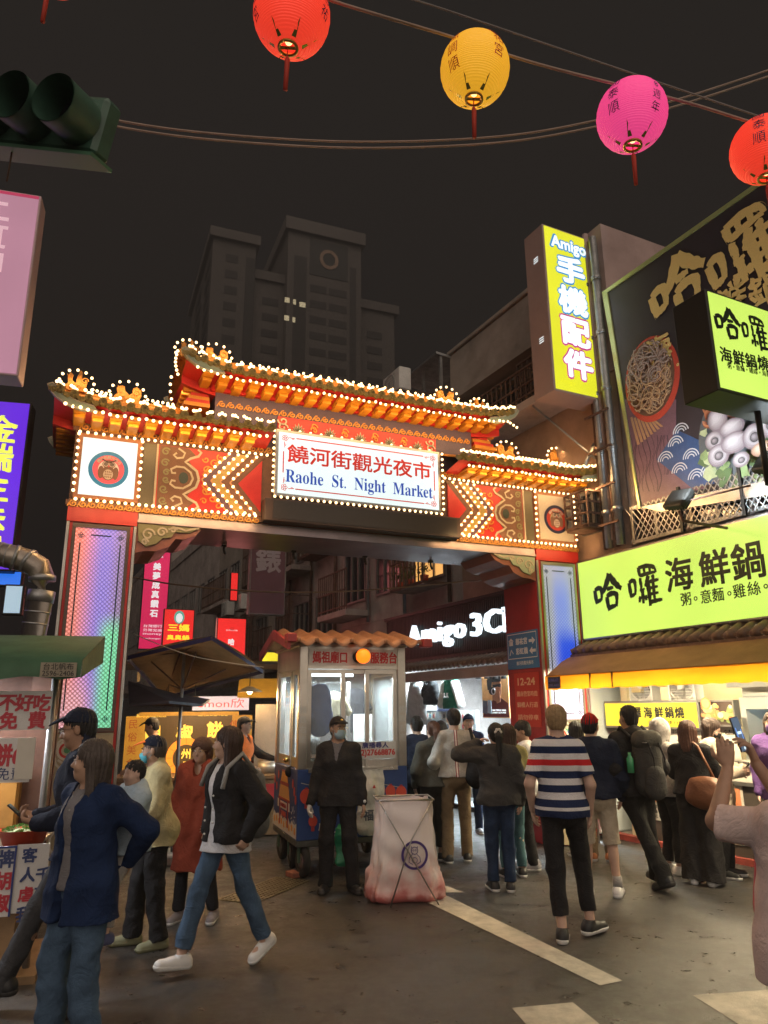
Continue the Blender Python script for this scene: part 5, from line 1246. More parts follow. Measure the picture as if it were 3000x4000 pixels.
# interior of the shop
shopw = mat('shop_cream_wall', (.58, .50, .32), .7, vary=.12, vscale=2); shopg = mat('shop_grey_panel', (.42, .43, .40), .5, vary=.12)
Sh = thing('food_shop', 'open seafood shop front with cream walls under the awning', 'shop', FR.m)
part('back_wall', shopw, Sh, lambda b: b.box(.0, 6, 1.75, 1.9, .07, 3.3)); part('side_wall', shopw, Sh, lambda b: b.box(.0, .12, .45, 1.749, .07, 3.3)); part('ceiling', shopg, Sh, lambda b: b.box(.0, 6, .0, 1.9, 3.301, 3.41))
part('upper_panel', shopg, Sh, lambda b: (b.box(1.6, 6, .68, .72, 1.98, 2.5), b.box(1.75, 6, .655, .679, 2.08, 2.11), b.box(.12, 6, .66, .72, 2.5, 2.56))); part('duct_box', shopw, Sh, lambda b: b.box(.15, .9, .6, .75, 2.02, 2.3))
part('junction_box', mat('cream_plastic', (.62, .50, .25), .5), Sh, lambda b: b.box(.16, .34, .5, .6, 1.95, 2.08, .01)); part('cable', dark, Sh, lambda b: b.tube([(.3, .55, 2.06), (.45, .5, 2.1), (.5, .55, 1.9), (.52, .6, 1.8)], .006, 5))
tube_l = mat('shop_tube', (1, .95, .8), .4, emis=(1, .86, .60), es=6)
for i, (xa, yy, zz) in enumerate(((.3, -.35, 2.31), (1.6, -.35, 2.31), (2.9, -.35, 2.31), (.6, 1.2, 3.2), (2.4, 1.2, 3.2))):
    o_ = part('ceiling_tube', tube_l, Sh, lambda b: b.tube([(xa, yy, zz), (xa+1.1, yy, zz)], .02, 8)); lamp_light('AREA', (xa+.55, yy, zz-.04), 58 if zz < 3 else 115, (1, .82, .52), o_, 1.1, .06)
ylb = glow('yellow_lightbox', (.86, .70, .03), 1.0, uneven=.25, scale=2.2)
a, c = FR.hit(2362, 2748, .35), FR.hit(2728, 2838, .35)
Lb = sign_box(FR, a[0], c[0], c[1]-.015, a[1], .35, .45, ylb, 'shop_sign', 'yellow lit box sign with black brush writing inside the seafood shop', alu)
inkb = mat('black_ink', (.012, .01, .008), .5)
for ch, px in (('哈', 2440), ('囉', 2490), ('海', 2532), ('鮮', 2575), ('鍋', 2615), ('燒', 2655)): x, z = FR.hit(px, 2783, .35); text(ch, inkb, Lb, x, z, .15, .344, bold=.005)
x, z = FR.hit(2605, 2822, .35); part('caption_band', mat('caption_gold', (.6, .42, .03), .5, emis=(.70, .50, .02), es=.8), Lb, lambda b: b.box(x-.34, x+.36, .343, .3475, z-.04, z+.035)); text('烏龍.意麵.雞絲.冬粉.王子麵.粥', inkb, Lb, x, z, .05, .341, fit=.62)
a, c = FR.hit(2735, 2742, .36), FR.hit(2872, 2832, .36)
Fo = thing('food_photo', 'framed menu photo of shrimp and noodles beside the yellow lit box sign', 'picture', FR.m); part('board', PM('menu_dark', (.07, .045, .035), .8), Fo, lambda b: b.box(a[0], c[0], .36, .44, c[1], a[1])); part('frame', alu, Fo, lambda b: (b.box(a[0]-.02, c[0]+.02, .35, .45, a[1], a[1]+.02), b.box(a[0]-.02, c[0]+.02, .35, .45, c[1]-.02, c[1]), b.box(c[0], c[0]+.02, .35, .45, c[1], a[1])))
def food2(b):
    rs = random.Random(1); y = .357
    for k in range(40):
        x, z = a[0]+.03+rs.random()*(c[0]-a[0]-.06), c[1]+.03+rs.random()*(a[1]-c[1]-.06); r = rs.uniform(.02, .06); b.cur = rs.choice([0, 0, 1, 2, 3]); y -= .0005; b.disc(x, z, r, y, y+.0004, 12, rz=r*rs.uniform(.5, 1))
    for (qx, qz, r) in ((.1, .25, .075), (.12, .08, .06)): b.cur = 0; y -= .001; b.disc(a[0]+qx, c[1]+qz, r, y, y+.0004); b.cur = 3; y -= .001; b.disc(a[0]+qx, c[1]+qz, r*.7, y, y+.0004)
part('printed_food', [PM('m_prawn', (.62, .22, .08)), PM('m_pale', (.66, .52, .36)), PM('m_leaf', (.20, .26, .08)), PM('m_noodle', (.72, .42, .16))], Fo, food2)
# fans on the wall
for px0, px1, py0, py1, w_ in ((2462, 2560, 2640, 2732, 'left'), (2614, 2728, 2640, 2732, 'right')):
    a, c = FR.hit(px0, py0, .55), FR.hit(px1, py1, .55); t = thing('exhaust_fan', 'white caged box fan on the shop wall, '+('nearer the gate pillar' if w_ == 'left' else 'the one farther from the gate pillar'), 'fan', FR.m, group='wall fans above the yellow sign')
    cx, cz, hw, hh = (a[0]+c[0])/2, (a[1]+c[1])/2+.03, (c[0]-a[0])/2, .24
    part('housing', white_b, t, lambda b: (b.box(cx-hw, cx-hw+.03, .5, .66, cz-hh, cz+hh), b.box(cx+hw-.03, cx+hw, .5, .66, cz-hh, cz+hh), b.box(cx-hw, cx+hw, .5, .66, cz-hh, cz-hh+.03), b.box(cx-hw, cx+hw, .5, .66, cz+hh-.03, cz+hh), b.box(cx-hw+.03, cx+hw-.03, .64, .66, cz-hh+.03, cz+hh-.03)))
    part('guard', white_b, t, lambda b: [b.box(cx-hw+.03, cx+hw-.03, .505, .511, cz-hh+.05+k*.034, cz-hh+.056+k*.034) for k in range(12)] + [b.ringp(cx, cz, .2, .215, .512, .52, 28), b.disc(cx, cz, .05, .495, .512)])
    def blade(b):
        for k in range(5):
            t0 = k*1.257; b.add([(cx+.04*math.cos(t0), .55, cz+.04*math.sin(t0)), (cx+.19*math.cos(t0-.1), .54, cz+.19*math.sin(t0-.1)), (cx+.19*math.cos(t0+.6), .58, cz+.19*math.sin(t0+.6)), (cx+.05*math.cos(t0+.8), .58, cz+.05*math.sin(t0+.8))], [(0, 1, 2, 3)])
    part('blade', greyplas, t, blade)
# counter with posters, notices, fridge
paper = mat('paper_white', (.62, .58, .50), .7, vary=.06); fridge_m = mat('fridge_white', (.60, .63, .62), .3)
Ct = thing('food_counter', 'dark shop counter covered with paper menus behind the queue', 'counter', FR.m)
part('top', steel, Ct, lambda b: b.box(.25, 4.3, .38, 1.0, .86, .90)); part('front_panel', mat('counter_dark', (.06, .045, .035), .6), Ct, lambda b: b.box(.28, 4.3, .42, .46, .07, .859))
for i, (x, z0_, w_, h_) in enumerate(((.36, .32, .36, .5), (1.02, .38, .30, .46), (1.5, .2, .36, .66), (2.2, .3, .4, .5), (2.75, .3, .3, .5))):
    p = part('menu_sheet', paper, Ct, lambda b: b.box(x, x+w_, .408, .419, z0_, z0_+h_)); part('printed_dish', PM('dish%d' % (i % 2), ((.62, .22, .10), (.5, .36, .2))[i % 2], .3), p, lambda b: (b.box(x+.03, x+w_-.03, .402, .4075, z0_+h_*.45, z0_+h_-.04), b.disc(x+w_*.5, z0_+h_*.68, w_*.3, .399, .4015, 18)))
    for k in range(3): text(('海鮮鍋燒', '意麵 雞絲', '80元 90元')[k], inkb, p, x+w_/2, z0_+h_*(.34-.12*k), .05, .405, fit=w_*.7)
for (px, py, w_, h_, s_, nm) in ((2690, 2905, .62, .42, 'コショウギョーザ|ふくみの通り|本日公休', 'menu'), (2830, 2920, .42, .50, '公告|本店營業|時間更改', 'notice'), (2900, 3030, .3, .36, '月見|丸子', 'price'), (2480, 2880, .0, .0, '', '')):
    if not w_: continue
    x, z = FR.hit(px, py, .42); t = thing('paper_notice', {'menu': 'white sheet with japanese writing hanging under the yellow lit sign', 'notice': 'white notice sheet hanging left of the fridge', 'price': 'small white price sheet standing on the counter near the fridge'}[nm], 'notice', FR.m)
    part('sheet', paper, t, lambda b: b.box(x-w_/2, x+w_/2, .425, .43, z-h_/2, z+h_/2))
    for k, q in enumerate(s_.split('|')): text(q, inkb, t, x, z+h_*(.36-.25*k), .07, .421, fit=w_*(.85 if k == 0 else .6), hgt=.055)
a, c = FR.hit(2905, 2775, .9), FR.hit(3100, 3250, .9)
Fg = thing('drinks_fridge', 'white glass door fridge at the right end of the seafood shop', 'fridge', FR.m)
part('cabinet', fridge_m, Fg, lambda b: (b.box(a[0], a[0]+.06, .9, 1.5, .07, 1.86), b.box(a[0]+.8, a[0]+.86, .9, 1.5, .07, 1.86), b.box(a[0], a[0]+.86, .9, 1.5, 1.862, 2.05, .01), b.box(a[0]+.06, a[0]+.8, 1.44, 1.5, .07, 1.86), b.box(a[0]+.06, a[0]+.8, .9, 1.44, .07, .5)))
fridge_o = part('door', fridge_m, Fg, lambda b: (b.box(a[0]+.0, a[0]+.86, .84, .893, 1.72, 1.86), b.box(a[0], a[0]+.08, .84, .893, .5, 1.72), b.box(a[0]+.78, a[0]+.86, .84, .893, .5, 1.72))); part('shelf', alu, Fg, lambda b: [b.box(a[0]+.06, a[0]+.8, .95, 1.42, z, z+.02) for z in (.9, 1.3)])
part('inside_lamp', mat('fridge_lamp', (.9, 1, 1), .4, emis=(.75, .95, 1), es=3.), Fg, lambda b: b.box(a[0]+.1, a[0]+.76, 1.0, 1.04, 1.81, 1.84)); part('contents', mat('frosty_bag', (.55, .62, .62), .3, vary=.2), Fg, lambda b: [b.ball((a[0]+.2+.14*k, 1.2, zz+.11), .12, 10, 7, (1, 1, .9)) for k in range(4) for zz in (.92, 1.32)])
part('temperature_display', mat('green_digit', (.1, .5, .2), .5, emis=(.1, .8, .3), es=.8), Fg, lambda b: b.box(a[0]+.6, a[0]+.72, .894, .899, 1.93, 1.97))
# ---- phone accessory shop beyond the pillar
cool = mat('cool_tube', (.9, 1, 1), .4, emis=(.72, .93, 1), es=6); blackcor = mat('black_corrugated', (.022, .021, .022), .45, .2)
S3 = thing('accessory_shop', 'bright phone accessory shop behind the right gate pillar, under a black sign wall', 'shop', FR.m)
part('sign_wall', blackcor, S3, lambda b: (b.box(-6.4, -.55, -.02, .12, 2.72, 3.62), [b.box(-6.4+.06*k, -6.37+.06*k, -.045, -.021, 2.74, 3.6) for k in range(97)], b.box(-6.5, -.5, -.06, .1, 3.62, 3.68), b.box(-6.5, -.5, -.06, .1, 2.66, 2.715)))
part('tile_row', roundtile, S3, lambda b: [b.tube([(x, -.28, 2.50), (x, .0, 2.64)], .055, 8) for x in np.arange(-6.3, -.5, .15)])
part('lintel', pinkwall, S3, lambda b: b.box(-6.4, -.5, -.02, .15, 2.28, 2.46)); part('back_wall', mat('shop_white', (.6, .66, .68), .6), S3, lambda b: b.box(-6.4, -.3, 3.2, 3.3, .07, 2.9)); part('ceiling', mat('shop_dark_ceiling', (.10, .10, .11), .6), S3, lambda b: b.box(-6.4, -.3, .16, 3.19, 2.8, 2.9)); part('side_wall', mat('shop_white', (.6, .66, .68), .6), S3, lambda b: b.box(-.45, -.3, .16, 3.19, .07, 2.79))
part('floor', mat('shop_floor', (.35, .38, .40), .35), S3, lambda b: b.box(-6.4, -.3, .1, 3.19, .069, .09))
for x, yy in ((-5.9, .5), (-4.4, .5), (-2.9, .5), (-1.5, .5), (-4.6, 1.8), (-3.6, 1.8), (-2.6, 1.8)):
    o_ = part('ceiling_tube', cool, S3, lambda b: b.box(x, x+1.1, yy, yy+.06, 2.70, 2.74)); lamp_light('AREA', (x+.55, yy, 2.68), 150, (.78, .94, 1), o_, 1.1, .08, rot=(R(-12), 0, 0))
for k in range(4): x, z = FR.hit(1868+k*33, 2640, .35); part('spot_lamp', dark, S3, lambda b: (b.lathe([(.02, .08), (.045, .07), (.05, -.05), (.0, -.05)], 12, (x, .35, z)), b.tube([(x, .35, z+.08), (x, .35, 2.7)], .008, 5)))
led3 = mat('white_channel_letter', (.9, .95, 1), .4, emis=(.80, .93, 1), es=1.3)
x, z = FR.hit(1820, 2478, -.15); xa, za = FR.hit(1592, 2528, -.15); xb, zb = FR.hit(1795, 2505, -.15)
zc = 3.16
text('Amigo', led3, S3, (FR.hit(1592, 2500, -.15)[0]+FR.hit(1812, 2480, -.15)[0])/2, zc-.035, .5, -.12, gap=1.14, bold=.003, depth=.04, fit=abs(FR.hit(1812, 2480, -.15)[0]-FR.hit(1592, 2500, -.15)[0]), hgt=.52)
text('3C', led3, S3, (FR.hit(1838, 2470, -.15)[0]+FR.hit(1952, 2450, -.15)[0])/2, zc+.02, .5, -.12, gap=1.06, bold=.009, depth=.04, fit=abs(FR.hit(1952, 2450, -.15)[0]-FR.hit(1838, 2470, -.15)[0]), hgt=.40)
text('配件', led3, S3, FR.hit(1958, 2450, -.15)[0]+.48, zc+.02, .46, -.12, bold=.006, depth=.04, hgt=.42)
def garment(px, py0, py1, w, t, m, name, label, sl=None, extra=None):
    x, z1 = FR.hit(px, py0, t); _, z0 = FR.hit(px, py1, t); f = Field((x-w*1.2, t-.22, z0-.1), (x+w*1.2, t+.22, z1+.1), .013)
    f.cap((x, t, z1-.13), (x, t, z0+.05), w*.52, w*.55, .03, q=2.6); f.cut((0, 0, -1), -(z0+.03))
    for g in (-1, 1): f.cap((x+g*w*.32, t, z1-.08), (x+g*w*.72, t, z0+.12), w*.17, w*.14, .04)
    f.cap((x, t-.05, z1+.02), (x, t-.05, z1-.04), .07, .06, .01, 'cut'); th = thing(name, label, 'jacket'); o = sdf_obj('cloth', f, m, th, .012, 1.0, int(px))
    th.matrix_world = FR.m; return th, x, z0, z1
gar = [(1625, 2668, 2840, .50, .42, cloth('white_check', (.55, .57, .57)), 'hanging_jacket', 'white jacket hanging at the shop entrance just right of the booth'), (1680, 2658, 2760, .48, .45, cloth('black_hang', (.02, .02, .022)), 'hanging_jacket', 'black jacket hanging between white and green jackets'), (1760, 2655, 2775, .50, .42, cloth('varsity_green', (.015, .14, .09)), 'hanging_jacket', 'green varsity jacket with white sleeves hanging in the accessory shop')]
for gg in gar: th, x, z0, z1 = garment(*gg[:6], gg[6], gg[7])
for g in (-1, 1):
    f = Field((x-.6, .2, z0-.1), (x+.6, .7, z1+.1), .013); f.cap((x+g*.50*.34, .41, z1-.09), (x+g*.5*.73, .41, z0+.11), .093, .08, .02); sdf_obj('sleeve', f, cloth('varsity_white', (.6, .62, .6)), th, .006)
text('R K', mat('badge_white', (.7, .7, .68), .6), th, x+.09, z1-.3, .12, .25, bold=.006); text('K', mat('badge_white', (.7, .7, .68), .6), th, x-.09, z1-.24, .12, .25, bold=.008)
# grid rack
Rk = thing('wire_grid', 'white wire display grid hung with jackets', 'rack', FR.m); x0, z1 = FR.hit(1600, 2650, .6); x1, z0 = FR.hit(1700, 2760, .6)
part('wires', alu, Rk, lambda b: [b.box(x, x+.006, .60, .606, z0, z1) for x in np.arange(x0, x1, .06)]+[b.box(x0, x1, .594, .60, z, z+.006) for z in np.arange(z0, z1, .06)])
a, c = FR.hit(1880, 2625, .5), FR.hit(1992, 2805, .5)
Pm = thing('shop_poster', 'orange poster of a man in sunglasses holding a headphone inside the accessory shop', 'poster', FR.m)
part('sheet', PM('orange', (.78, .40, .16), .8), Pm, lambda b: b.box(a[0], c[0], .5, .53, c[1], a[1]))
pw, ph = c[0]-a[0], a[1]-c[1]
def manp(b):
    P = lambda u, v: (a[0]+pw*u, c[1]+ph*v)
    b.cur = 0; b.plate([P(.0, .02), P(.98, .02), P(.97, .30), P(.72, .42), P(.55, .42), P(.38, .36), P(.1, .2)][::1], .495, .4985); b.cur = 1; b.plate([P(.42, .38), P(.58, .34), P(.74, .50), P(.76, .70), P(.66, .80), P(.46, .78), P(.36, .60)], .490, .494)
    b.cur = 2; b.plate([P(.24, .6), P(.36, .58), P(.42, .76), P(.76, .76), P(.74, .90), P(.56, .97), P(.34, .94), P(.22, .8)], .486, .4895); b.plate([P(.44, .70), P(.76, .72), P(.75, .64), P(.62, .66), P(.47, .64)], .482, .4855)
    b.disc(*P(.43, .57), pw*.13, .478, .4815, rz=ph*.085); b.cur = 3; b.ringp(*P(.48, .56), pw*.05, pw*.075, .474, .4775, 18); b.cur = 1; b.plate([P(.60, .30), P(.74, .34), P(.72, .56), P(.62, .58), P(.55, .45)], .470, .4735)
    b.cur = 4; b.plate([P(.05, .1), P(.22, .08), P(.24, .36), P(.07, .38)], .466, .4695); b.cur = 5; b.plate([P(.24, .1), P(.38, .09), P(.40, .37), P(.26, .38)], .466, .4695)
part('printed_portrait', [PM('coat', (.14, .03, .03)), PM('face', (.50, .25, .15)), PM('black', (.012, .012, .015)), PM('ring', (.62, .62, .66)), PM('phone', (.13, .17, .25)), PM('phone_pale', (.42, .55, .68))], Pm, manp)
text('MINI CHARGE SERIES', wlet, Pm, a[0]+pw*.68, c[1]+ph*.16, .04, .462, fit=pw*.5); text('LAYERED USB POWER', wlet, Pm, a[0]+pw*.68, c[1]+ph*.11, .04, .462, fit=pw*.5)
a, c = FR.hit(1958, 2610, 1.2), FR.hit(2030, 2780, 1.2)
Pk = thing('shop_poster', 'pink wall poster half hidden behind the red gate pillar', 'poster', FR.m); part('sheet', PM('pink', (.62, .05, .16), .8), Pk, lambda b: b.box(a[0], c[0]+.4, 1.2, 1.23, c[1], a[1])); part('printed_device', PM('device', (.35, .38, .42)), Pk, lambda b: b.box(a[0]+.1, a[0]+.3, 1.19, 1.197, c[1]+.3, c[1]+.8))
a, c = FR.hit(1662, 2775, .62), FR.hit(1868, 3050, .62)
Dr = thing('phone_case_rack', 'white display rack of hanging phone cases in the accessory shop', 'rack', FR.m)
part('board', mat('rack_white', (.62, .68, .72), .4), Dr, lambda b: (b.box(a[0], c[0], .62, .70, .12, a[1]), )); part('header', PM('header', (.20, .26, .48), .8), Dr, lambda b: b.box(a[0]+.55, a[0]+1.25, .585, .615, a[1]-.02, a[1]+.14)); text('AirPods case', wlet, Dr, a[0]+.9, a[1]+.06, .08, .58, fit=.6)
cols = [mat('case_%d' % i, c_, .4) for i, c_ in enumerate(((.55, .12, .12), (.08, .10, .16), (.5, .5, .5), (.1, .3, .45), (.55, .45, .3), (.3, .12, .35), (.02, .02, .02)))]
rsd = random.Random(4)
proto = {}
def cases():
    n = 0
    for r_ in range(9):
        zz = a[1]-.17-r_*.19
        for k in range(13):
            xx = a[0]+.06+k*(c[0]-a[0]-.1)/13
            if rsd.random() < .1 or n >= 98: continue
            n += 1; ci = rsd.randrange(7)
            if ci not in proto: proto[ci] = part('phone_case', [paper, cols[ci]], Dr, lambda b: (b.box(0, .085, 0, .016, 0, .13), setattr(b, 'cur', 1), b.box(.012, .073, -.012, -.001, .02, .095, .006))); o = proto[ci]
            else: o = proto[ci].copy(); COL.objects.link(o)
            o.location = (xx, .60, zz)
cases()
# ---- the row of old buildings further down the street
litwin = mat('lit_window', (.8, .45, .15), .5, emis=(1, .50, .14), es=.9)
rs = random.Random(21)
lab = ['old gray building with caged balconies above the accessory shop', 'weathered building with air conditioners behind the market booth roof', 'dark old building with pipes and balconies behind the purple-brown watch sign', 'dim far building behind the dark blue parasol and red signs', 'farthest dim building at the end of the market street']
sp_ = [(-9.0, -3.36, 7.3), (-14.5, -9.02, 7.9), (-22, -14.52, 9.0), (-33, -22.02, 9.5), (-60, -33.02, 11)]
for bi, (x0, x1, h) in enumerate(sp_):
    t = thing('apartment_building', lab[bi], 'building', FR.m, 'old buildings along the right side of the street')
    z0 = 3.70 if bi == 0 else 2.9
    part('wall', (gray_p, oldwall, plaster)[bi % 3], t, lambda b: (b.box(x0, x1, .02, 8, z0, h), b.box(x0, min(x1, -6.46), .4, 8, 0, z0-.001), b.box(x0-.0, x1, -.05, .019, h-.35, h+.1)))
    n = int((x1-x0)/1.75); zz = [4.0, 6.35] if bi == 0 else [3.2, 5.7]
    for z_ in zz:
        for k in range(n):
            xx = x0+.2+k*(x1-x0-.2)/n; w_ = 1.25
            window(t, xx, xx+w_, z_+.25, z_+1.55, .0, lit=(litwin if rs.random() < .10 else None), bars=3)
            q = rs.random()
            if bi < 3:
                if q < .40: cage(t, xx-.05, xx+w_+.05, -.55, z_+.1, z_+1.65, nz=3)
                elif q < .75: balcony(t, xx-.25, xx+w_+.25, z_-.02, .65)
                if rs.random() < .45: aircon(t, xx+rs.uniform(0, .5), -.02 if q >= .75 else -.6, z_+1.72 if q < .4 else z_-.62)
                if rs.random() < .6: part('pipe', galv if rs.random() < .5 else rust_m, t, lambda b: b.tube([(xx+w_+.22, -.06, z0), (xx+w_+.22, -.06, h-.4)], .04, 7))
    if bi == 0:
        part('roof_shed', galv, t, lambda b: (b.add([(x1-1.6, -.4, h+1.35), (x1+.0, -.4, h+1.35), (x1+.0, 3, h+1.0), (x1-1.6, 3, h+1.0), (x1-1.6, -.4, h+1.40), (x1+.0, -.4, h+1.40), (x1+.0, 3, h+1.05), (x1-1.6, 3, h+1.05)], [(0, 1, 2, 3), (4, 7, 6, 5), (0, 4, 5, 1), (1, 5, 6, 2), (2, 6, 7, 3), (3, 7, 4, 0)]), [b.box(x, x+.06, -.3, -.24, h+.1, h+1.35) for x in (x1-1.5, x1-.8, x1-.1)]))
        for k, (xx, zz_) in enumerate(((-4.6, 4.25), (-5.5, 4.2), (-6.3, 4.22))):
            pass
        part('lower_wall', oldwall, t, lambda b: b.box(x0, -6.45, .0, .399, .07, 3.69))
    else:
        part('shop_shutter', galv, t, lambda b: [b.box(x0+.1, x1-.1, .33, .395, .1+.14*k, .21+.14*k) for k in range(18)])
# potted plants on the caged balcony
leaf = mat('balcony_leaf', (.05, .09, .03), .6, vary=.3)
for k, (xx, zz) in enumerate(((-4.2, 4.13), (-4.75, 4.13), (-5.2, 4.13))):
    t = thing('potted_plant', ('small potted plant on the caged balcony, nearest the red gate pillar', 'small potted plant in the middle of the caged balcony row', 'small potted plant on the caged balcony, farthest from the red gate pillar')[k], 'plant', Matrix.Translation(FR.w(xx, -.32, zz)), 'balcony plants')
    part('pot', mat('red_plastic', (.42, .06, .04), .5), t, lambda b: b.lathe([(0, 0), (.07, 0), (.09, .15), (.08, .15), (.07, .12), (0, .12)], 12))
    def lf_(b):
        for q in range(60):
            u = Vector((rs.gauss(0, .1), rs.gauss(0, .1), .2+abs(rs.gauss(0, .13)))); d = Vector((rs.gauss(0, 1), rs.gauss(0, 1), rs.gauss(0, 1))).normalized()*.05; e_ = d.orthogonal().normalized()*.018; b.add([u-d, u+e_, u+d, u-e_], [(0, 1, 2, 3)])
    part('foliage', leaf, t, lf_)
# far tower in the murk
tower_m = mat('tower_concrete', (.20, .178, .17), .9, vary=.15, vscale=.05); tw_w = mat('tower_window', (.05, .045, .045), .6)
FT = Frame(Vector((-17.5, 120, 0)), R(22)); T = thing('office_tower', 'dim high-rise tower fading into the night behind the gate roof', 'tower', FT.m)
part('side_block', tower_m, T, lambda b: (b.box(-15.5, -6.6, 1, 30, 0, 86), b.box(-16.3, -5.8, .2, 31, 84.6, 86.5), b.box(-6.6, .0, 2.2, 28, 0, 80), b.box(-7.2, .3, 1.6, 28, 78.6, 80.4)))
part('main_block', tower_m, T, lambda b: (b.box(.0, 16.5, .0, 30, 0, 89), b.box(-.8, 17.3, -.8, 31, 89.01, 91.6)))
part('low_block', tower_m, T, lambda b: (b.box(16.5, 25, 1.5, 28, 0, 78), b.box(16.5, 26, .9, 28.5, 76.5, 78.3), b.box(28, 44, 12, 40, 0, 52)))
part('recess_shade', tw_w, T, lambda b: (b.box(1.4, 4.2, -.02, .5, 0, 84), b.box(13.9, 15.4, -.02, .5, 0, 84), b.box(-8.6, -6.6, .9, 1.5, 0, 82)))  # dark strips laid on the faces, drawn as the shade of recesses
TWB = []
class _B:
    def box(s, *a): TWB.append(a)
def tw(b):
    for k in range(22):
        z = 12+k*3.25
        if z < 80: b.box(5.0, 8.6, -.06, .3, z, z+1.5); b.box(9.2, 13.2, -.06, .3, z, z+1.5)
        if z < 76: b.box(-4.6, -1.2, 2.1, 2.6, z, z+1.5)
        if z < 82: b.box(-12.8, -10.2, .93, 1.5, z, z+1.6); b.box(-15.6, -15.4, 3, 9, z, z+1.7); b.box(-15.6, -15.4, 14, 22, z, z+1.7)
        if z < 72: b.box(18.5, 22, 1.4, 2, z, z+1.5)
tw(_B())
for a_ in TWB:
    if a_[4] > 36: part('window', tw_w, T, lambda b: b.box(*a_))
part('crown_panel', mat('crown_dark', (.03, .03, .03), .5), T, lambda b: b.box(4.8, 13.4, -.1, .3, 80.6, 88.2)); part('crown_ring', mat('crown_ring', (.45, .30, .22), .6), T, lambda b: b.ringp(9.1, 84.5, 1.4, 2.1, -.2, -.1))
tl_ = mat('tower_lit_window', (1, .85, .5), .5, emis=(1, .86, .55), es=.8)
for (px, py, w_) in ((1122, 1172, 1.0), (1155, 1180, .6), (1190, 1192, 1.3), (1120, 1242, 1.0), (1152, 1250, .6)):
    x, z = FT.hit(px, py, -.1); part('lit_window', tl_, T, lambda b: b.box(x-w_/2, x+w_/2, -.12, -.07, z-.5, z+.5))
T.scale = (.88, 1, 1)
# hanging banners and lit signs down the street
def street_sign(px0, py0, px1, py1, Y, face, name, label, rows, fr=dark, cat='sign', d=.18):
    q = at((px0+px1)/2, (py0+py1)/2, Y); F = Frame((q.x, q.y, 0), R(24)); a = F.hit(px0, py0); c = F.hit(px1, py1)
    t = sign_box(F, a[0], c[0], c[1], a[1], 0, d, face, name, label, fr, cat, .02)
    for (s, m, u, v, h, kw) in rows:
        x, z = a[0]+(c[0]-a[0])*u, c[1]+(a[1]-c[1])*v; text(s, m, t, x, z, h*(a[1]-c[1]), -.006, **{k_: (v_*(c[0]-a[0]) if k_ == 'fit' else v_) for k_, v_ in kw.items()})
    if rows and face.name.startswith('red'): lamp_light('AREA', ((a[0]+c[0])/2, -.05, (a[1]+c[1])/2), 14, (1, .30, .26), t, c[0]-a[0], a[1]-c[1], rot=(R(-90), 0, 0), name='sign_glow')
    return t, F, a, c
redf = glow('red_sign_face', (.72, .012, .10), .8, uneven=.1, scale=.6); redf2 = glow('red_sign_bright', (.85, .022, .02), .95, uneven=.12, scale=1); wh_l = mat('sign_white_ink', (.8, .8, .8), .5, emis=(.8, .8, .82), es=.8); ye_l = mat('sign_yellow_ink', (.8, .7, .05), .5, emis=(.95, .80, .04), es=.9)
street_sign(572, 2130, 640, 2535, 21, redf, 'vertical_sign', 'tall crimson lit sign with white characters seen beside the left pillar', [('美夢成真鑽石', wh_l, .5, .565, .075, dict(vert=True, gap=1.22, bold=.012)), ('aida', wh_l, .5, .90, .04, dict(fit=.45)), ('money', wh_l, .5, .135, .03, dict(fit=.75)), ('exchanger', wh_l, .5, .095, .02, dict(fit=.7)), ('台灣銀行', wh_l, .5, .215, .03, dict(fit=.75)), ('外幣兌換', wh_l, .5, .175, .03, dict(fit=.75))])
tt, F_, a_, c_ = street_sign(645, 2380, 750, 2530, 19, redf2, 'shop_sign', 'square red lit sign with yellow characters above the parasol', [('三媽', ye_l, .5, .52, .20, dict(fit=.72, bold=.008)), ('臭臭鍋', ye_l, .5, .26, .14, dict(fit=.76, bold=.005))])
part('portrait_badge', [mat('badge_green', (.1, .35, .28), .5, emis=(.12, .42, .33), es=.7), wh_l], tt, lambda b: (b.disc(a_[0]+(c_[0]-a_[0])*.5, c_[1]+(a_[1]-c_[1])*.80, .13, -.008, -.003, rz=.17), setattr(b, 'cur', 1), b.disc(a_[0]+(c_[0]-a_[0])*.5, c_[1]+(a_[1]-c_[1])*.78, .085, -.012, -.009, rz=.12)))
street_sign(853, 2415, 955, 2570, 18, redf2, 'shop_sign', 'red lit sign with small white characters half hidden by parasol', [('哈', wh_l, .5, .40, .17, dict(bold=.01)), ('林', wh_l, .5, .18, .17, dict(bold=.01)), ('山', mat('sign_dark_red', (.2, .01, .01), .5), .5, .74, .1, {}), ('日式小火鍋', wh_l, .5, .70, .04, dict(fit=.4))])
street_sign(988, 2050, 1108, 2400, 14, mat('maroon_board', (.13, .05, .065), .6, vary=.2, vscale=2), 'vertical_sign', 'unlit purple-brown vertical sign with pale characters under the gate beam', [('鐘錶', mat('dull_white_ink', (.36, .30, .32), .6), .5, .77, .30, dict(vert=True, bold=.015, gap=1.15))], alu)
street_sign(905, 2238, 925, 2345, 24, redf2, 'vertical_sign', 'slim faint red lit sign on the dark far facade', [])
street_sign(1026, 2548, 1100, 2590, 13, ylb, 'shop_sign', 'yellow lit sign corner showing above the booth roof', [])
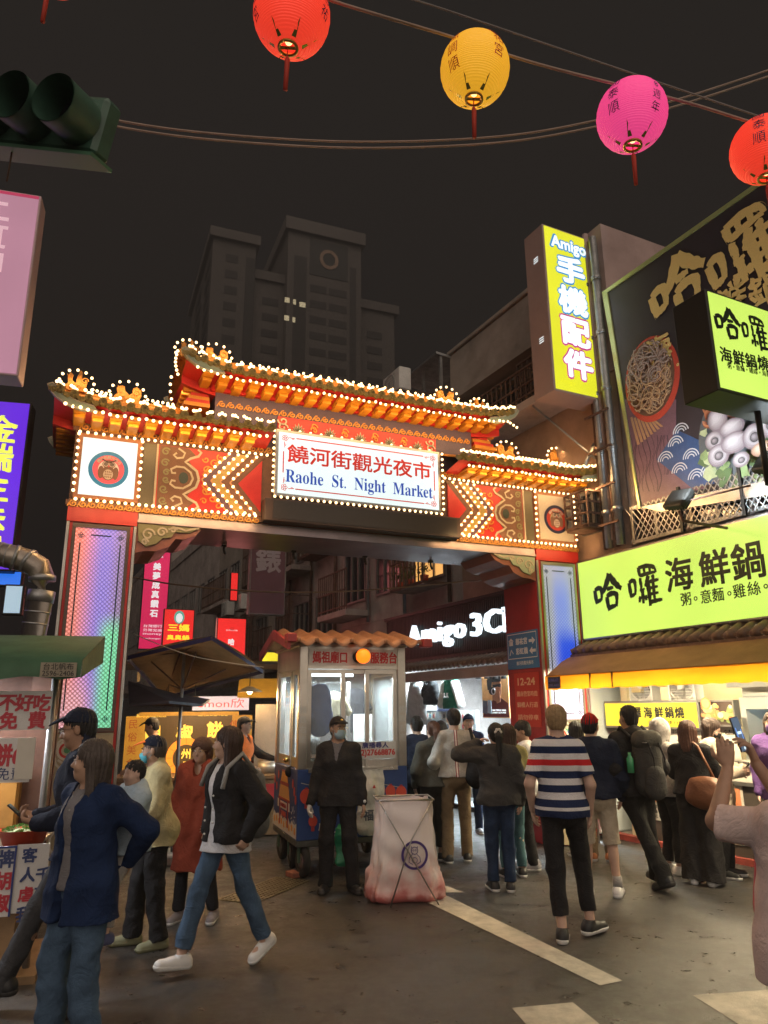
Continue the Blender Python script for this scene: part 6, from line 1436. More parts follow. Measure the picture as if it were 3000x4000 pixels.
# ------------------------------------------------------------------ market service booth on wheels
FK = Frame((-.985, 8.60, 0), R(19.5)); KW, KD = 1.30, 1.30
boothsteel = mat('booth_steel', (.60, .56, .49), .3, .85, vary=.22, vscale=2.5); boothglass = mat('booth_glass', (.75, .82, .82), .08, alpha=.16, spec=.6)
boothred = mat('booth_fascia_red', (.42, .05, .05), .45, vary=.2); mural = mat('mural_blue', (.03, .07, .23), .45, vary=.3, vscale=2); rubber = mat('tyre_rubber', (.025, .023, .021), .8, vary=.4)
claytile = mat('booth_clay_tile', (.40, .19, .10), .5, vary=.3, vscale=7)
K = thing('service_booth', 'small steel and glass market booth on wheels with tiled roof and blue mural base', 'booth', FK.m)
part('chassis', mat('chassis_iron', (.10, .10, .09), .6, .4, vary=.4), K, lambda b: (b.box(.0, KW, .0, KD, .32, .385, .008), b.box(.08, .13, .06, .12, .18, .32), b.box(KW-.13, KW-.08, .06, .12, .18, .32)))
def wheel(x, y, a):
    b = MB(); T_ = Matrix.Translation((x, y, .165)) @ Matrix.Rotation(R(a), 4, 'Z') @ Matrix.Rotation(R(90), 4, 'Y'); b.T = T_
    prof = [(.085, -.03), (.13, -.04), (.158, -.028), (.165, 0), (.158, .028), (.13, .04), (.085, .03)]; b.lathe(prof, 24); w = b.build('wheel', rubber, K)
    b = MB(); b.T = T_; b.lathe([(.0, -.022), (.086, -.026), (.086, .026), (.0, .022)], 18); b.build('hub', galv, w)
    b = MB(); b.T = Matrix.Translation((x, y, 0)) @ Matrix.Rotation(R(a), 4, 'Z')
    for g in (-1, 1): b.box(g*.052-.006, g*.052+.006, -.03, .03, .15, .33)
    b.box(-.058, .058, -.03, .03, .30, .33); b.build('fork', mat('fork_green', (.08, .16, .11), .5, .3), w)
for x, y, a in ((.10, .10, 8), (.10, .62, -5), (.10, 1.18, 4), (KW-.12, .10, -6), (KW-.12, 1.18, 0)): wheel(x, y, a)
part('base_panel', mural, K, lambda b: b.box(.0, KW, .0, KD, .386, 1.12, .006))
white_art = mat('art_white2', (.66, .62, .55), .5); red_art = mat('art_lantern_red', (.60, .07, .04), .5); or_art = mat('art_orange', (.72, .32, .04), .5); dr_art = mat('art_dark_red', (.38, .04, .04), .5); yl_art = mat('art_line', (.55, .5, .38), .5)
def muralF(b):
    y = -.003
    b.cur = 4; b.strip([(.04+.2*k, .98-.10*math.sin(k*.8)**2) for k in range(7)], .006, y-.001, y)
    for k, (x, z, r) in enumerate(((.10, .84, .07), (.30, .86, .055), (.97, .87, .055), (1.09, .85, .06), (1.22, .83, .065), (.18, .58, .05), (.70, .86, .05))): b.cur = 1; b.disc(x, z, r, y-.003-.0004*k, y-.0015, 20, rz=r*1.15); b.cur = 2; b.box(x-.018, x+.018, y-.006, y-.004, z-r*1.15-.045, z-r*1.15+.012); b.box(x-.016, x+.016, y-.006, y-.004, z+r*1.05, z+r*1.05+.018)
part('mural_front_art', [white_art, red_art, dr_art, or_art, yl_art], K, muralF)
text('廣播', white_art, K, .33, .52, .085, -.004, bold=.003); text('17:00-24:00', white_art, K, .42, .44, .055, -.004, bold=.002); text('服務', white_art, K, .93, .62, .2, -.004, bold=.008)
def muralS(b):
    T0 = Matrix.Rotation(R(-90), 4, 'Z'); b.T = T0           # left wall: local x' runs from the back (-) to the front
    P = lambda u: -u
    y = -.003
    b.cur = 0; pts = [(-KD+.0, .40)]+[(-KD+KD*i/16, .50+.07*abs(math.sin(i*1.3))) for i in range(17)]+[(-.0, .40)]; b.plate(pts[::-1][::-1], y-.001, y)
    c = -.66
    b.cur = 3; b.plate([(c-.30, .76), (c+.30, .76), (c+.22, .90), (c-.22, .90)], y-.004, y-.002); b.plate([(c-.20, .94), (c+.20, .94), (c+.13, 1.05), (c-.13, 1.05)], y-.004, y-.002)
    b.cur = 2; b.box(c-.32, c+.32, y-.005, y-.002, .735, .759); b.box(c-.24, c+.24, y-.005, y-.002, .905, .938); b.box(c-.24, c-.19, y-.005, y-.002, .46, .734); b.box(c+.19, c+.24, y-.005, y-.002, .46, .734); b.box(c-.14, c+.14, y-.005, y-.002, 1.052, 1.07)
    b.cur = 4
    for k in range(10): b.box(c-.27+.06*k, c-.262+.06*k, y-.0055, y-.0045, .765, .89)
    b.cur = 0; b.box(c-.19, c+.17, y-.007, y-.0052, .64, .72)
    for g in (-.31, .29): b.box(c+g-.035, c+g+.035, y-.007, y-.0052, .64, .73)
    b.cur = 1
    for k in range(4): b.disc(c-.1+.065*k, .585, .026, y-.006, y-.004, 14, rz=.036)
    for k, (u, z) in enumerate(((-1.22, .93), (-1.1, .86), (-.20, .96), (-.12, .88), (-.05, .80), (-1.0, 1.0))): b.disc(u, z, .038, y-.005, y-.003, 16, rz=.05)
    b.cur = 3
    for k in range(9): b.disc(-1.2+.14*k, .475+.02*(k % 2), .038, y-.004, y-.0015, 14)
    b.cur = 0
    for k in range(9): a = k*.7; b.strip([(-.16+.05*math.cos(a), .62+.05*math.sin(a)), (-.16+.11*math.cos(a), .62+.11*math.sin(a))], .009, y-.006, y-.004)
part('mural_side_art', [white_art, red_art, dr_art, or_art, yl_art], K, muralS)
o = text('饒河街觀光夜市', dr_art, K, 0, 0, .05, 0, fit=.3); o.matrix_local = Matrix.Translation((-.0125, .67, .68)) @ Matrix.Rotation(R(-90), 4, 'Z')
for x, y in ((.0, .0), (KW-.10, .0), (.0, KD-.10), (KW-.10, KD-.10)): part('corner_post', boothsteel, K, lambda b: b.box(x, x+.10, y, y+.10, 1.121, 2.48, .006))
part('head_panel', boothsteel, K, lambda b: (b.box(.101, KW-.101, .004, .09, 2.22, 2.48), b.box(.004, .09, .101, KD-.101, 2.22, 2.48), b.box(KW-.09, KW-.004, .101, KD-.101, 2.22, 2.48)))
part('sign_plate', mat('booth_sign_plate', (.62, .56, .50), .4, .2, vary=.1), K, lambda b: b.box(.105, KW-.105, -.008, .0035, 2.262, 2.45))
bred = mat('booth_letter_red', (.55, .03, .03), .5)
text('媽祖廟口', bred, K, .355, 2.355, .14, -.0095, bold=.005, fit=.41); text('服務台', bred, K, 1.02, 2.355, .14, -.0095, bold=.005, fit=.33)
bea = part('beacon', mat('beacon_orange', (1, .3, .03), .3, emis=(1, .16, .008), es=1.8), K, lambda b: b.ball((.715, -.16, 2.36), .085, 20, 12)); part('beacon_base', dark, bea, lambda b: b.tube([(.70, -.009, 2.36), (.71, -.12, 2.36)], [.07, .075], 16))
def slid(x0, x1, y, name='sliding_window'):
    f = MB(); w = .045
    f.box(x0, x1, y, y+.03, 1.13, 1.13+w*1.6); f.box(x0, x1, y, y+.03, 2.215-w, 2.215); f.box(x0, x0+w, y, y+.03, 1.13+w*1.6, 2.215-w); f.box(x1-w, x1, y, y+.03, 1.13+w*1.6, 2.215-w)
    o = f.build(name, boothsteel, K); part('pane', boothglass, o, lambda b: b.box(x0+w, x1-w, y+.012, y+.016, 1.13+w*1.6, 2.215-w)); return o
slid(.105, .55, .03); slid(.52, .86, .062); slid(.80, KW-.105, .03)
part('rail', boothsteel, K, lambda b: (b.box(.105, KW-.105, .005, .095, 1.121, 1.129), b.box(.12, KW-.12, -.02, .003, 1.085, 1.12)))
def side_win(x, y0, y1, nm, knob=False):
    f = MB(); f.box(x, x+.03, y0, y1, 1.13, 1.24); f.box(x, x+.03, y0, y1, 2.16, 2.215); f.box(x, x+.03, y0, y0+.05, 1.24, 2.16); f.box(x, x+.03, y1-.05, y1, 1.24, 2.16); o = f.build(nm, boothsteel, K); part('pane', boothglass, o, lambda b: b.box(x+.012, x+.016, y0+.05, y1-.05, 1.24, 2.16))
    if knob: part('handle', mat('brass', (.6, .42, .12), .25, .9), o, lambda b: b.ball((x-.03, y0+.08, 1.19), .03, 12, 8))
side_win(.02, .105, .45, 'side_window'); side_win(.02, .50, 1.19, 'door', True); side_win(KW-.05, .11, 1.19, 'side_window')
part('roof_panel', boothsteel, K, lambda b: b.box(-.02, KW+.02, -.02, KD+.02, 2.481, 2.51))
def tiles(b):
    n = 8; x0, x1 = -.17, KW+.20; w = (x1-x0)/n; NX = n*10; vs = []
    for j in range(9):
        t = j/8; y = -.22+t*(KD+.45); z = 2.52+.20*(1-abs(t-.5)*2)
        for i in range(NX+1):
            x = x0+(x1-x0)*i/NX; vs.append((x, y, z+.024*math.cos(2*math.pi*(i % 10)/10-math.pi)))
    N2 = NX+1; fs = [(j*N2+i, j*N2+i+1, (j+1)*N2+i+1, (j+1)*N2+i) for j in range(8) for i in range(NX)]
    o_ = len(vs); vs += [(v[0], v[1], v[2]-.035) for v in vs[:N2]]; fs += [(i, o_+i, o_+i+1, i+1) for i in range(NX)]
    b.add(vs, fs, True)
    for i in range(n): xc = x0+(i+.5)*w; b.ball((xc, -.222, 2.534), .029, 12, 8, (1, .5, 1))
part('roof_tiles', claytile, K, tiles)
part('roof_fascia', boothred, K, lambda b: (b.add([(-.20, -.24, 2.50), (-.20, KD*.5, 2.72), (-.20, KD+.25, 2.50), (-.20, KD+.25, 2.40), (-.20, KD*.5, 2.60), (-.20, -.24, 2.42), (-.165, -.24, 2.50), (-.165, KD*.5, 2.72), (-.165, KD+.25, 2.50), (-.165, KD+.25, 2.40), (-.165, KD*.5, 2.60), (-.165, -.24, 2.42)], [(0, 1, 4, 5), (1, 2, 3, 4), (6, 11, 10, 7), (7, 10, 9, 8), (0, 5, 11, 6), (5, 4, 10, 11), (4, 3, 9, 10), (0, 6, 7, 1), (1, 7, 8, 2)]), b.box(-.215, -.10, -.27, -.12, 2.50, 2.60, .01), b.box(KW+.13, KW+.25, -.27, -.12, 2.47, 2.57, .01)))
for x in (.05, KW-.05): text('請靠右走', mat('post_white_ink', (.55, .55, .52), .5), K, x, 1.60, .085, -.0015, vert=True, gap=1.25, bold=.003, depth=.0005)
pp = part('phone_plate', white_b, K, lambda b: b.box(.66, 1.17, .012, .028, 1.21, 1.40)); text('廣播尋人', mat('navy_ink', (.03, .03, .18), .5), pp, .915, 1.36, .07, .010, fit=.32, bold=.002); text('(02)27668876', bred, pp, .915, 1.27, .1, .010, fit=.48, hgt=.085, bold=.003)
part('ceiling_tube', mat('booth_tube', (1, 1, 1), .4, emis=(.78, .95, 1), es=6), K, lambda b: (b.box(.2, .75, .35, .39, 2.15, 2.19),)); lamp_light('AREA', (.65, .65, 2.13), 70, (.80, .95, 1), K, .9, .5)
part('back_glass', boothglass, K, lambda b: b.box(.1, KW-.1, KD-.05, KD-.046, 1.13, 2.2)); part('desk', mat('desk_wood', (.3, .2, .12), .5), K, lambda b: b.box(.11, KW-.11, .4, .8, 1.0, 1.04+.1))
part('equipment', [dark, alu, white_b], K, lambda b: (b.box(.85, 1.05, .45, .65, 1.141, 1.33, .01), setattr(b, 'cur', 1), b.box(.78, .82, .7, .74, 1.141, 2.1), setattr(b, 'cur', 2), b.box(.38, .60, .5, .52, 1.3, 1.62), b.box(.95, 1.2, .98, 1.0, 1.25, 1.7)))
def hang(name, label, cat, x, y, z0, z1, w, m, bag=False):
    t = thing(name, label, cat, FK.m); f = Field((x-w*1.6, y-.25, z0-.1), (x+w*1.6, y+.25, z1+.15), .012)
    if bag: f.cap((x, y, z1-.12), (x, y, z0+.1), w*.6, w*.72, .05, q=1.6)
    else:
        f.cap((x, y, z1-.1), (x, y, z0), w*.6, w*.62, .03, q=3); f.cut((0, 0, -1), -z0-.02)
        for g in (-1, 1): f.cap((x+g*w*.4, y, z1-.05), (x+g*w*.85, y, z1-.22), w*.22, w*.22, .03)
    sdf_obj('cloth', f, m, t, .010, 1.2, 3); part('strap', dark, t, lambda b: b.tube([(x-.05, y, z1-.05), (x, y, z1+.08), (x+.05, y, z1-.05)], .01, 6)); return t
hang('backpack', 'dark blue backpack hanging inside the booth window', 'backpack', .31, .28, 1.52, 2.05, .24, cloth('navy_pack', (.02, .055, .17)), True)
hang('t_shirt', 'cream t-shirt hanging inside the booth behind the glass', 't-shirt', .57, .55, 1.45, 1.95, .22, cloth('cream_tee', (.60, .53, .36)))
hang('t_shirt', 'black t-shirt hanging at the right inside the booth', 't-shirt', 1.0, 1.05, 1.45, 2.0, .22, cloth('black_tee', (.03, .03, .035)))
# white rice sack and green bags leaning on the booth front
def sack(name, label, M_, w, h, d, m, seed, pinch=.8, cat='bag'):
    t = thing(name, label, cat, M_); f = Field((-w, -d*1.5, -.06), (w, d*1.5, h+.12), .0125)
    f.cap((0, 0, .13), (0, 0, h*.62), w*.50, w*.46, .08, q=w/d); f.cap((0, 0, h*.6), (0, .02, h), w*.45, w*.43*pinch, .08, q=w/d*2.4); f.cut((0, 0, 1), h); f.cut((0, 0, -1), 0)
    sdf_obj('bag_body', f, m, t, .028, .8, seed); return t
plas_w = mat('white_plastic_bag', (.62, .60, .54), .32, vary=.12, vscale=5, bump=.5, bscale=18, spec=.6); plas_g = mat('green_plastic_bag', (.02, .34, .17), .3, vary=.35, vscale=6, bump=.4, bscale=20, spec=.6)
rs_ = sack('rice_sack', 'crumpled white woven sack with dark characters hanging against the booth front', Matrix.Translation(FK.w(.80, -.14, .40)) @ Matrix.Rotation(FK.yaw, 4, 'Z'), .36, .72, .14, plas_w, 3, 1.15)
text('福  聚', mat('sack_ink', (.05, .05, .08), .6), rs_, .02, .25, .12, -.165, bold=.004); text('LCI', mat('sack_ink', (.05, .05, .08), .6), rs_, .06, .40, .05, -.15); part('printed_triangle', bred, rs_, lambda b: (b.plate([(-.02, .52), (.02, .52), (0, .56)], -.14, -.138)))
sack('plastic_bag', 'limp green plastic bag behind the left leg of the guard', Matrix.Translation((-.46, 8.35, 0.12)) @ Matrix.Rotation(R(10), 4, 'Z'), .2, .48, .1, plas_g, 5)
sack('plastic_bag', 'larger green plastic bag between the guard and the white rubbish sack', Matrix.Translation((.12, 8.42, 0.1)) @ Matrix.Rotation(R(-8), 4, 'Z'), .42, .62, .14, plas_g, 9)
b = MB(); q = ground(1145, 3425); b.T = Matrix.Translation((q.x, q.y, 0)) @ Matrix.Rotation(R(35), 4, 'Z'); b.box(-.05, .05, -.09, .09, 0, .055, .006); tag(b.build('brick', mat('brick_red', (.33, .12, .07), .8, vary=.3)), 'single red brick wedged by the booth wheels', 'brick')
# rubbish bag on a folding X stand
FB = Frame(ground(1580, 3505), R(6)); bagm = bpy.data.materials.new('rubbish_bag'); bagm.use_nodes = True; nt = bagm.node_tree; bb = nt.nodes['Principled BSDF']
t_ = _n(nt, 'ShaderNodeTexCoord'); s_ = _n(nt, 'ShaderNodeSeparateXYZ'); nt.links.new(t_.outputs['Object'], s_.inputs[0]); n_ = _n(nt, 'ShaderNodeTexNoise'); n_.inputs['Scale'].default_value = 6.5; n_.inputs['Detail'].default_value = 5; nt.links.new(t_.outputs['Object'], n_.inputs['Vector'])
ad = _n(nt, 'ShaderNodeMath', operation='MULTIPLY_ADD'); ad.inputs[1].default_value = .75; nt.links.new(n_.outputs[0], ad.inputs[0]); nt.links.new(s_.outputs['Z'], ad.inputs[2])
rp = _n(nt, 'ShaderNodeValToRGB'); E_ = rp.color_ramp.elements; E_[0].position = .40; E_[0].color = (.46, .13, .12, 1); E_[1].position = .78; E_[1].color = (.74, .65, .62, 1); e = E_.new(.50); e.color = (.66, .36, .33, 1); e = E_.new(.60); e.color = (.70, .48, .45, 1)
nt.links.new(ad.outputs[0], rp.inputs[0]); nt.links.new(rp.outputs[0], bb.inputs['Base Color']); bb.inputs['Roughness'].default_value = .3; bb.inputs['Transmission Weight'].default_value = 0
Rb = thing('rubbish_bag', 'tall pale rubbish bag on a folding wire stand with a purple owl emblem', 'rubbish bag', FB.m)
def bagsurf(b):
    NS, NZ = 64, 26; vs = []; fs = []
    for j in range(NZ+1):
        t = j/NZ; z = .90*t; hw = (.41*(1-t)**.7*.22+.315+(.05*(1-t) if t < .3 else .0))*.84-.01*math.sin(t*3.1); hd = .20+.05*(1-t)
        for i in range(NS):
            a = 2*math.pi*i/NS; ca, sa = math.cos(a), math.sin(a); k = .38
            x = hw*math.copysign(abs(ca)**k, ca); y = hd*math.copysign(abs(sa)**.6, sa)
            wr_ = (.012+.03*(1-t)**2)*(math.sin(9*a+4*t+math.sin(5*t*3))+.6*math.sin(17*a-7*t)+.5*math.sin(23*t+3*a))
            if t < .02: x *= .9; y *= .8
            vs.append((x+wr_*ca*.6, y+wr_*sa*.5, z+(.012*math.sin(5*a) if j == NZ else 0)))
    for j in range(NZ):
        for i in range(NS): fs.append((j*NS+i, j*NS+(i+1) % NS, (j+1)*NS+(i+1) % NS, (j+1)*NS+i))
    b.add(vs, fs, True); b.add([(.36*math.cos(2*math.pi*i/24), .2*math.sin(2*math.pi*i/24), .01) for i in range(24)], [tuple(range(24))])
part('bag', bagm, Rb, bagsurf)
part('wire_stand', steel, Rb, lambda b: (b.tube([(-.26, -.235, .90), (-.09, -.262, .62), (.28, -.34, .0)], .007, 6), b.tube([(.26, -.235, .90), (.04, -.262, .55), (-.18, -.36, .0)], .007, 6), b.tube([(-.28, -.2, .905), (.28, -.2, .905), (.28, .2, .905), (-.28, .2, .905), (-.28, -.2, .905)], .009, 6), b.tube([(-.26, .22, .90), (.25, .3, .0)], .007, 6), b.tube([(.26, .22, .90), (-.25, .3, .0)], .007, 6)))
pur_i = mat('emblem_purple', (.05, .02, .16), .5)
def emb(b):
    c = (.07, .42); y = -.262; b.ringp(*c, .105, .128, y-.004, y, 32); b.ringp(c[0], c[1]+.04, .028, .035, y-.004, y, 18)
    for g in (-1, 1): b.strip([(c[0]+g*.02, c[1]+.01), (c[0]+g*.05, c[1]-.02), (c[0]+g*.055, c[1]-.06), (c[0]+g*.02, c[1]-.08)], .006, y-.004, y); b.ringp(c[0]+g*.012, c[1]+.043, .005, .009, y-.005, y-.001, 10); b.strip([(c[0]+g*.026, c[1]+.06), (c[0]+g*.03, c[1]+.078)], .006, y-.004, y)
    b.ringp(c[0], c[1]-.045, .022, .027, y-.004, y, 14)
part('owl_emblem', pur_i, Rb, emb)
# ------------------------------------------------------------------ pepper bun stall and parasol beyond the left pillar
FPp = Frame(at(770, 3000, 12.2), R(8)); FPp = Frame((FPp.o.x, FPp.o.y, 0), R(8))
stallgold = mat('stall_gold', (.50, .27, .04), .45, vary=.25, emis=(.8, .38, .04), es=.25); stallbrown = mat('stall_sign_brown', (.075, .042, .016), .4, vary=.2, emis=(.13, .07, .02), es=.5); goldi = mat('stall_gold_ink', (.85, .55, .08), .4, emis=(1, .66, .10), es=1.0)
warm_l = mat('warm_pendant_bulb', (1, .8, .5), .4, emis=(1, .80, .5), es=8)
PS = thing('bun_stall', 'gold and brown food stall with large golden characters behind the parasol', 'food stall', FPp.m)
a, c = FPp.hit(545, 2790), FPp.hit(895, 3080); xL, xR, zT = a[0], c[0], a[1]
part('sign_board', stallbrown, PS, lambda b: b.box(xL+.22, xR, .0, .06, .86, zT-.03)); part('sign_frame', stallgold, PS, lambda b: (b.box(xL, xR+.1, -.02, .08, zT-.029, zT+.03), b.box(xL-.2, xL+.21, .0, .05, .86, zT-.03), b.box(xR+.003, xR+.32, .0, .05, .86, zT-.03)))
for ch, px, py in (('胡', 596, 2862), ('椒', 722, 2862), ('餅', 838, 2850)): x, z = FPp.hit(px, py); text(ch, goldi, PS, x, z, .26, -.004, bold=.010, rough=.008)
for ch, px, py in (('註', 632, 2880+20), ('商', 806, 2892)): x, z = FPp.hit(px, py); text(ch, goldi, PS, x, z-.05, .14, -.004, bold=.004)
x, z = FPp.hit(592, 2795); text('饒河夜市創始店', goldi, PS, x, z, .06, -.004, fit=.46); x, z = FPp.hit(832, 2790); text('饒河街口福州世祖', goldi, PS, x, z, .06, -.004, fit=.46)
for px, s_ in ((515, '民俗美食'), (912, '傳統美味')): x, z = FPp.hit(px, 2905); text(s_, mat('stall_red_ink', (.5, .09, .02), .5), PS, x, z, .15, -.004, vert=True, gap=1.3)
x, z = FPp.hit(725, 2960)
def sunb(b):
    b.cur = 0; b.ringp(x, z, .20, .30, -.010, -.003, 36); b.cur = 1
    for k in range(12): q = k*math.pi/6; b.strip([(x+.21*math.cos(q), z+.21*math.sin(q)), (x+.29*math.cos(q), z+.29*math.sin(q))], .012, -.014, -.0105)
part('sun_emblem', [mat('emblem_orange', (.85, .25, .03), .4, emis=(1, .32, .03), es=.9), stallgold], PS, sunb); text('州', goldi, PS, x, z+.06, .16, -.004, bold=.004); text('月', goldi, PS, x, z-.12, .14, -.004, bold=.004)
part('counter', mat('stall_counter', (.30, .19, .10), .4, .3, vary=.3), PS, lambda b: (b.box(xL-.2, xR+1.1, -1.0, -.25, .78, .84, .01), b.box(xL-.18, xR+1.0, -.95, -.3, .02, .779))); part('counter_banner', mat('stall_red', (.45, .03, .03), .5), PS, lambda b: b.box(xR+.05, xR+1.05, -1.02, -1.003, .5, .72))
part('side_kitchen', mat('kitchen_steel', (.55, .50, .42), .35, .6, vary=.2), PS, lambda b: (b.box(xR+.36, xR+1.5, .25, .3, .84, 1.85), b.box(xR+.5, xR+1.2, -.1, .2, .845, 1.05, .02), b.tube([(xR+.6, -.6, .85), (xR+.6, -.6, 1.0)], .14, 16), b.tube([(xR+.95, -.6, .85), (xR+.95, -.6, .95)], .16, 16)))
part('hood', stallgold, PS, lambda b: b.add([(xR+.1, -.6, 1.95), (xR+.9, -.6, 1.95), (xR+.9, .1, 1.95), (xR+.1, .1, 1.95), (xR+.1, -.2, 2.25), (xR+.8, -.2, 2.25), (xR+.8, .1, 2.25), (xR+.1, .1, 2.25)], [(0, 3, 2, 1), (4, 5, 6, 7), (0, 1, 5, 4), (1, 2, 6, 5), (2, 3, 7, 6), (3, 0, 4, 7)]))
part('roof_sheet', mat('dirty_tarp', (.12, .09, .07), .7, vary=.5), PS, lambda b: b.box(xL-.6, xR+1.6, -1.3, .4, 2.42, 2.46)); part('post', galv, PS, lambda b: b.tube([(xR+1.3, -1.0, 0), (xR+1.3, -1.0, 2.42)], .025, 8)); part('post', galv, PS, lambda b: b.tube([(xL-.3, -1.0, 0), (xL-.3, -1.0, 2.42)], .025, 8))
lm = part('back_sign', glow('white_pink_sign', (.75, .62, .64), .9), PS, lambda b: b.box(xR-.65, xR+.25, .15, .2, zT+.05, zT+.27)); text('emon欣', mat('neon_red', (.8, .05, .05), .4, emis=(.95, .08, .06), es=1), lm, xR-.2, zT+.16, .16, .147, fit=.75)
for i, (px, py, nm) in enumerate(((975, 2702, 'pendant lamp with warm bulb nearest the booth'), (760, 2740, 'pendant lamp in the middle under the parasol edge'), (655, 2735, 'pendant lamp left of the parasol pole'))):
    q = at(px, py, 11.0); t = thing('pendant_lamp', 'wide shallow '+nm, 'lamp', Matrix.Translation(q), 'pendant lamps over the bun stall')
    part('lamp_shade', mat('shade_cream', (.55, .42, .25), .5), t, lambda b: b.lathe([(.02, .08), (.05, .07), (.19, .0), (.188, -.004), (.05, .055)], 22)); o_ = part('bulb', warm_l, t, lambda b: b.ball((0, 0, .005), .042, 12, 8)); lamp_light('POINT', (0, 0, -.06), 30, (1, .62, .28), o_, .05); part('cord', dark, t, lambda b: b.tube([(0, 0, .08), (0, .05, .5)], .006, 5))
# parasol
pc_ = at(700, 2870, 9.6); par = thing('parasol', 'big faded brown square parasol with navy edge between pillar and booth', 'parasol', Matrix.Translation((pc_.x, pc_.y, 0)))
apex = at(705, 2532, 10.0)-Vector((pc_.x, pc_.y, 0)); cn = [at(828, 2484, 8.7), at(1028, 2616, 10.2), at(640, 2722, 11.6), at(498, 2562, 9.6)]; cn = [q-Vector((pc_.x, pc_.y, 0)) for q in cn]
tarpm = mat('parasol_cloth', (.30, .20, .10), .75, vary=.45, vscale=1.8, bump=.2, bscale=8)
def canopy(b):
    n = 14
    for k in range(4):
        p, q = cn[k], cn[(k+1) % 4]; vs = []; fs = []
        for i in range(n+1):
            for j in range(n+1):
                u = i/n; e_ = p.lerp(q, j/n); v = apex.lerp(e_, u); v.z -= .05*math.sin(math.pi*u)-.03*math.sin(math.pi*j/n)*u; vs.append(v)
        for i in range(n):
            for j in range(n): fs.append((i*(n+1)+j, (i+1)*(n+1)+j, (i+1)*(n+1)+j+1, i*(n+1)+j+1))
        b.add(vs, fs, True)
part('canopy', tarpm, par, canopy)
part('edge_band', mat('parasol_navy', (.03, .035, .12), .6), par, lambda b: [b.add([cn[k], cn[(k+1) % 4], cn[(k+1) % 4]+Vector((0, 0, -.05)), cn[k]+Vector((0, 0, -.05))], [(0, 1, 2, 3)]) for k in (0, 1, 2, 3)])
part('pole', galv, par, lambda b: b.tube([(0, 0, 0), (0.0, 0, apex.z-.1)], .022, 8))
part('rib', rust_m, par, lambda b: [b.tube([Vector((0, 0, apex.z-.55)), apex.lerp(q, .55)+Vector((0, 0, -.12))], .01, 5) for q in cn]+[b.tube([apex+Vector((0, 0, -.06)), q+Vector((0, 0, -.02))], .011, 5) for q in cn])
part('base_block', conc, par, lambda b: b.box(-.25, .25, -.25, .25, 0.0, .12, .02))
# dark tarpaulin strip behind the parasol
tr = thing('tarpaulin', 'dark navy tarpaulin sagging below the parasol beside the left pillar', 'tarpaulin')
part('sheet', mat('navy_tarp', (.02, .022, .04), .6, vary=.3), tr, lambda b: b.add([at(500, 2668, 9.6), at(700, 2722, 9.8), at(820, 2740, 10.2), at(790, 2760, 9.5), at(660, 2748, 9.0), at(505, 2760, 8.9)]+[v+Vector((0, 0, .03)) for v in (at(500, 2668, 9.6), at(700, 2722, 9.8), at(820, 2740, 10.2), at(790, 2760, 9.5), at(660, 2748, 9.0), at(505, 2760, 8.9))], [(0, 1, 2, 3, 4, 5), (11, 10, 9, 8, 7, 6)]+[(i, i+6, (i+1) % 6+6, (i+1) % 6) for i in range(6)]))
# ------------------------------------------------------------------ left edge: banner signs, duct, bun stall with canopy
def left_sign(px0, py0, px1, py1, Y, yaw, face, name, label, d=.2, wid=1.4, fr=dark):
    q = at(px1, (py0+py1)/2, Y); F = Frame((q.x, q.y, 0), R(yaw)); z1 = F.hit(px1, py0)[1]; z0 = F.hit(px1, py1)[1]
    return sign_box(F, -wid, 0, z0, z1, 0, d, face, name, label, fr, 'sign', .02), F, z0, z1
pinkf = glow('pink_translucent', (.42, .19, .27), .85, uneven=.15, scale=.8)
t, F, z0, z1 = left_sign(0, 762, 108, 1465, 6.0, 16, pinkf, 'vertical_sign', 'tall pale pink lit sign at the upper left edge', .25, 1.2, mat('pink_case', (.55, .40, .42), .4))
for i, ch in enumerate('二頂味寶果堂'): text(ch, mat('pink_ghost_ink', (.5, .34, .38), .5, emis=(.50, .30, .36), es=.95), t, -.36, z1-.22-(z1-z0-.3)*i/5.6, .27, -.004, mirror=True, bold=.012, depth=.0005)
part('top_edge', mat('sign_edge_red', (.4, .03, .08), .5, emis=(.45, .03, .1), es=.6), t, lambda b: b.box(-1.2, 0, -.006, -.002, z1-.03, z1))
purf = glow('purple_sign_face', (.11, .015, .62), 1.0, uneven=.12, scale=.8); lim = mat('lime_letter', (.7, .75, .1), .4, emis=(.72, .80, .10), es=.9)
t, F, z0, z1 = left_sign(0, 1575, 76, 2225, 8.0, 14, purf, 'vertical_sign', 'violet lit sign with lime brush characters at the left edge', .25, 1.3)
for i, ch in enumerate('金瑞生珠寶'): text(ch, lim, t, -.27, z1-.33-(z1-z0-.35)*i/4.6, .34, -.004, bold=.012, rough=.008)
t, F, z0, z1 = left_sign(0, 2235, 80, 2285, 8.2, 14, mat('blue_lit', (.02, .12, .6), .4, emis=(.02, .16, .75), es=.9), 'shop_sign', 'small plain blue lit sign box under the violet sign', .1, .35)
t, F, z0, z1 = left_sign(0, 2290, 82, 2395, 7.9, 14, mat('pale_blue_lit', (.45, .62, .75), .4, emis=(.42, .62, .78), es=.55), 'shop_sign', 'pale blue white lit sign edge above the green canopy', .1, .16)
dm = mat('spiral_duct', (.32, .28, .24), .35, .75, vary=.35, vscale=4)
pts = [at(-40, 2155, 6.9), at(60, 2178, 6.95), at(110, 2192, 7.0), at(150, 2215, 7.02), at(165, 2260, 7.05), at(160, 2330, 7.05), at(130, 2480, 7.05), at(118, 2600, 7.05)]
du = thing('exhaust_duct', 'silver spiral exhaust duct with elbow rising behind the green canopy', 'duct')
